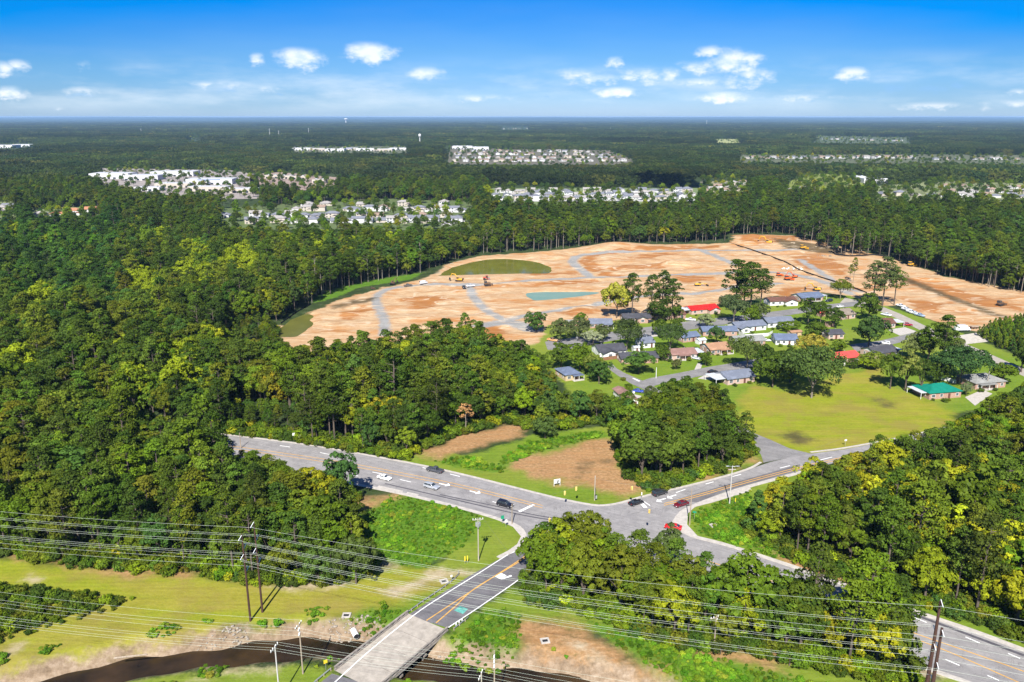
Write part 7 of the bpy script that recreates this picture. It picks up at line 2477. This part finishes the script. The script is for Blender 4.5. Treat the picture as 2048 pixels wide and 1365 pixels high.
pave([(1480, 326), (2120, 330), (2120, 311), (1830, 309), (1480, 310)], (.09, .1, .05), 'pale ground of the long terrace')
far_row('the long terrace', 'the near', 1488, 1830, 318, 317, 26, [3, 0, 1], .6, 5)
far_row('the long terrace', 'the far', 1850, 2090, 320, 320, 14, [3, 1, 0], .4, 8, gap=.2)
pave([(1628, 288), (1820, 290), (1820, 275), (1628, 271)], (.07, .09, .04), 'pale ground of the remote hamlet')
far_row('the remote hamlet', 'the only', 1634, 1812, 279, 283, 13, [3, 1, 0], .6, 30)
pave([(1745, 408), (2120, 414), (2120, 370), (1880, 362), (1745, 374)], (.17, .19, .08), 'lawns of the eastern estate')
EAS = 'the eastern estate'
far_row(EAS, 'the near', 1760, 2090, 392, 397, 12, [3, 1, 0], .4, 6)
far_row(EAS, 'the middle', 1890, 2090, 385, 388, 8, [1, 3], .5, 6)
far_row(EAS, 'the back', 1880, 2090, 374, 379, 7, [3, 1], .4, 6, gap=.2)
pave([(1560, 386), (1745, 384), (1720, 351), (1640, 348), (1590, 355)], (.15, .18, .03), 'pale green pasture behind the woods', 'pasture')
far_row('the pasture edge', 'the near', 1508, 1620, 384, 382, 4, [3, 1], .2)
pave([(436, 460), (950, 462), (950, 403), (760, 398), (600, 406), (436, 418)], (.085, .115, .035), 'lawns of the leafy estate')
LEAF = 'the leafy estate'
far_row(LEAF, 'the near', 500, 930, 447, 445, 19, [0, 0, 3], .3, 4, gap=.15)
far_row(LEAF, 'the second', 445, 930, 434, 436, 20, [0, 0, 3, 1], .4, 5, gap=.2)
far_row(LEAF, 'the third', 560, 940, 422, 424, 16, [0, 3, 1], .4, 5, gap=.2)
far_row(LEAF, 'the back', 600, 900, 412, 412, 8, [0, 3], .4, 5, gap=.2)
pave([(882, 452), (905, 452), (905, 415), (890, 415)], (.4, .38, .36), 'pale cul-de-sac street of the leafy estate', 'street', .5)
pave([(-60, 445), (35, 445), (35, 402), (-60, 402)], (.14, .17, .06), 'lawns of the western houses')
far_row('the western houses', 'the only', -20, 34, 432, 414, 5, [0, 3, 1], .3)
pave([(60, 445), (205, 445), (196, 412), (60, 416)], (.13, .16, .06), 'lawns of the orange roofed houses')
far_row('the orange roofed houses', 'the only', 66, 196, 437, 426, 4, [4, 4, 3], .6)
far_row('the distant village', 'the only', 1004, 1056, 259, 258, 6, [3], .8, 20)
far_row('the horizon settlement', 'the only', 1938, 2010, 249, 250, 5, [3], .8, 30)
pave([(1430, 287), (1485, 287), (1480, 278), (1430, 278)], (.26, .27, .1), 'pale green field in the distance', 'pasture')


def hall(px, py, L, D, hh, label, wi=0, roof=None, stripe=None):
    """Big flat roofed building with a parapet, roof units and a dark band of doors."""
    x, y = G(px, py)
    t = empty('warehouse', (x, y, 0), float(rngf.uniform(-.08, .08)), label, 'warehouse', 'large pale buildings of the retail park')
    mb = MB(); mb.box((0, 0, hh / 2), (L, D, hh)); mb.build('wall', FW[wi], t)
    mb = MB(); mb.box((0, 0, hh + .05), (L - .8, D - .8, .3)); r = mb.build('roof', roof or FR[3], t)
    for s in (-1, 1):
        mb = MB(); mb.box((s * L * .25, D * .1, hh + .8), (3.5, 3, 1.4)); mb.build('roof_unit', M_GALV, r)
    n = max(3, int(L / 9))
    for i in range(n):
        mb = MB(); mb.box((-L / 2 + L * (i + .5) / n, -D / 2 - .04, 1.8), (L / n * .5, .14, 3.2)); mb.build('door', M_BLACK if i % 2 else GLASS, t)
    if stripe:
        mb = MB(); mb.box((0, -D / 2 - .09, hh - 1.0), (L * .5, .12, 1.1)); mb.build('sign_band', stripe, t)
    return t


pave([(200, 398), (335, 402), (525, 398), (515, 350), (460, 341), (200, 337)], (.26, .225, .2), 'pale car park of the retail park', 'car_park')
M_BLUEB = mat('blue sign band', (.02, .1, .4), .6, .05, 1.0)
WR = mat('white membrane roof', (.42, .42, .43), .8, .05, .1)
for px, py, L, D, hh, lb, wi, st in [(228, 357, 70, 45, 10, 'large white hall at the left end of the retail park', 0, None), (290, 360, 60, 40, 9, 'white hall with pale roof next to the left end hall', 0, None), (352, 352, 80, 45, 9, 'long pale hall behind the retail car park', 0, None), (425, 368, 76, 40, 9, 'wide white hall at the right of the retail park', 0, M_BLUEB),
                                     (350, 375, 55, 26, 7, 'low cream shop row in the middle of the car park', 1, None), (420, 382, 60, 24, 7, 'low cream shop row in front of the wide white hall', 1, None), (300, 382, 40, 20, 6, 'small white shop building at the car park edge', 0, None), (480, 385, 56, 26, 6, 'low pale building at the right end of the car park', 1, None)]:
    hall(px, py, L, D, hh, lb, wi, WR, st)
pave([(500, 380), (680, 382), (680, 356), (560, 345), (500, 350)], (.27, .2, .16), 'pale pinkish yard beside the retail park', 'car_park')
for i, (px, py) in enumerate([(545, 357), (575, 358), (600, 359), (640, 366)]):
    hall(px, py, 24, 14, 6, 'small cream building, %s from the left by the pinkish yard' % ORD[i], 1)
pave([(588, 307), (815, 308), (815, 293), (588, 293)], (.09, .1, .055), 'pale ground of the distant shopping strip', 'car_park')
for i, px in enumerate((605, 640, 672, 700, 732, 768, 798)):
    hall(px, 301 + (i % 3), 62, 34, 8, 'pale building, %s from the left in the distant shopping strip' % ORD[i], i % 2, WR, M_BLUEB if i == 3 else None)
for i, (px, py, L, D, hh, lb) in enumerate([(10, 296, 90, 50, 10, 'pale roofed hall at the far left of the forest'), (48, 294, 70, 50, 9, 'second pale roofed hall at the far left of the forest'), (506, 275, 60, 30, 9, 'small white building deep in the forest'), (660, 320, 40, 22, 12, 'white box building in a clearing'), (672, 323, 30, 20, 10, 'small white building beside the box building'), (1296, 276, 110, 40, 9, 'long pale building deep in the forest'),
                                            (1745, 366, 40, 24, 8, 'white roofed barn behind the pasture'), (1718, 362, 18, 14, 8, 'small white building left of the barn'), (960, 300, 60, 40, 10, 'pale hall left of the tan roofed estate'), (925, 298, 70, 40, 10, 'second pale hall left of the tan roofed estate')]):
    hall(px, py, L, D, hh, lb, 0, WR)


def water_tower(px, py, toprow, label, r=7.0):
    x, y = G(px, py)
    hh = top_z(px, toprow, py)
    t = empty('water_tower', (x, y, 0), 0, label, 'water tower', 'water towers')
    mb = MB(); mb.tube([(0, 0, 0), (0, 0, hh * .12), (0, 0, hh * .72)], [r * .5, r * .28, r * .28], 12); mb.build('stem', FW[0], t)
    mb = MB(); mb.tube([(0, 0, hh * .7), (0, 0, hh * .78), (0, 0, hh * .9), (0, 0, hh * .97), (0, 0, hh)], [r * .3, r * .9, r, r * .7, r * .15], 16); mb.build('tank', FW[0], t, smooth=True)
    mb = MB(); mb.tube([(0, 0, hh), (0, 0, hh * 1.05)], r * .05, 5); mb.build('mast', M_GALV, t)


water_tower(840, 292, 268, 'white mushroom shaped water tower behind the shopping strip', 5.5)
water_tower(692, 248, 237, 'white water tower near the horizon', 30)
for px, py, tr, lb in [(1413, 252, 241, 'slim radio mast near the horizon'), (540, 276, 258, 'slim mast left of a pair above the forest'), (558, 276, 262, 'slim mast right of a pair above the forest'), (618, 273, 257, 'slim lone mast above the far forest'), (283, 270, 258, 'thin mast above the western forest'), (1221, 262, 256, 'thin mast above the middle of the forest'), (96, 352, 338, 'tall floodlight mast among the western trees'), (62, 352, 340, 'floodlight mast left of the tallest western one'), (36, 350, 338, 'leftmost floodlight mast among the western trees')]:
    x, y = G(px, py)
    hh = top_z(px, tr, py)
    t = empty('mast', (x, y, 0), 0, lb, 'mast', 'masts above the forest')
    w = max(.5, y * .00028)
    mb = MB(); mb.tube([(0, 0, 0), (0, 0, hh)], [w, w * .5], 6); mb.build('pole', FW[0], t)
    mb = MB(); mb.box((0, 0, hh * .97), (w * 4, w * 2, hh * .05)); mb.build('head', M_GALV, t)

# trees standing between the far houses
ax_, ay_ = [], []
for p, st in zip(FAR_HOLES, [21, 18, 42, 36, 50, 19, 26, 44, 19, 24, 18, 16, 15, 80, 60, 60, 60]):
    w = np.array(GP(p))
    a, b = scatter_points(w[:, 0].min(), w[:, 0].max(), w[:, 1].min(), w[:, 1].max(), st, st * .4, rngf)
    kk = (sdf(w, a, b) > 2) & in_view(a, b, 10, 60)
    a, b = a[kk], b[kk]
    ax_.append(a); ay_.append(b)
ax_, ay_ = np.concatenate(ax_), np.concatenate(ay_)
hx = np.array([[o.location.x, o.location.y] for o in bpy.data.objects if o.parent is None and o.get('category') in ('house', 'warehouse') and o.location.y > 900])
ok = np.array([np.min(np.hypot(hx[:, 0] - a, hx[:, 1] - b)) > 13 for a, b in zip(ax_, ay_)])
ax_, ay_ = ax_[ok], ay_[ok]
st_, _ = tree_tints(len(ax_), rngf, PAL, (4, 3, 2, 4, 1, .6, .8, 0))
ss = rngf.uniform(.45, .9, len(ax_))
scatter('garden_trees', np.stack([ax_, ay_, np.zeros(len(ax_))], 1), rngf.uniform(0, 6.3, len(ax_)), np.stack([ss, ss, ss], 1), rngf.integers(0, len(BROAD), len(ax_)), st_, [p.joined for p in BROAD], 'green garden trees scattered between the distant houses')

# the cloud whose shade lies on the far wood
sx_, sy_ = G(1335, 367)
hc = 900.0
hor = hc / math.tan(SUN_EL)
ccx, ccy = sx_ + math.sin(SUN_AZ) * hor, sy_ + math.cos(SUN_AZ) * hor
bm = bmesh.new()
rngc = np.random.default_rng(4)
for i in range(26):
    a, r = rngc.uniform(0, 6.28), rngc.uniform(0, 1)
    m_ = Matrix.Translation((math.cos(a) * r * 50, math.sin(a) * r * 95, rngc.uniform(-6, 14))) @ Matrix.Diagonal((1, 1.2, .55, 1))
    bmesh.ops.create_icosphere(bm, subdivisions=3, radius=float(rngc.uniform(18, 32)), matrix=m_)
me = bpy.data.meshes.new('cloud')
bm.to_mesh(me)
bm.free()
me.polygons.foreach_set('use_smooth', [True] * len(me.polygons))
me.materials.append(mat('cloud vapour', (.85, .85, .86), 1.0, .02, .01, 0, 0))
o = obj('cloud', me)
o.location = (ccx, ccy, hc)
tag(o, 'small white cloud drifting high above the woods', kind='stuff')


# ------------------------------------------------------------------ the air between
hz = bpy.data.materials.new('haze')
hz.use_nodes = True
nt = hz.node_tree
nt.nodes.clear()
o_ = nt.nodes.new('ShaderNodeOutputMaterial')
pv = nt.nodes.new('ShaderNodeVolumePrincipled')
pv.inputs['Color'].default_value = (0.4, 0.64, 1.0, 1)
pv.inputs['Density'].default_value = 3.3e-5
nt.links.new(pv.outputs[0], o_.inputs['Volume'])
mb = MB()
mb.box((0, 19000, 56), (86000, 48000, 124))
tag(mb.build('haze', hz), 'thin pale blue haze over the plain', kind='stuff')
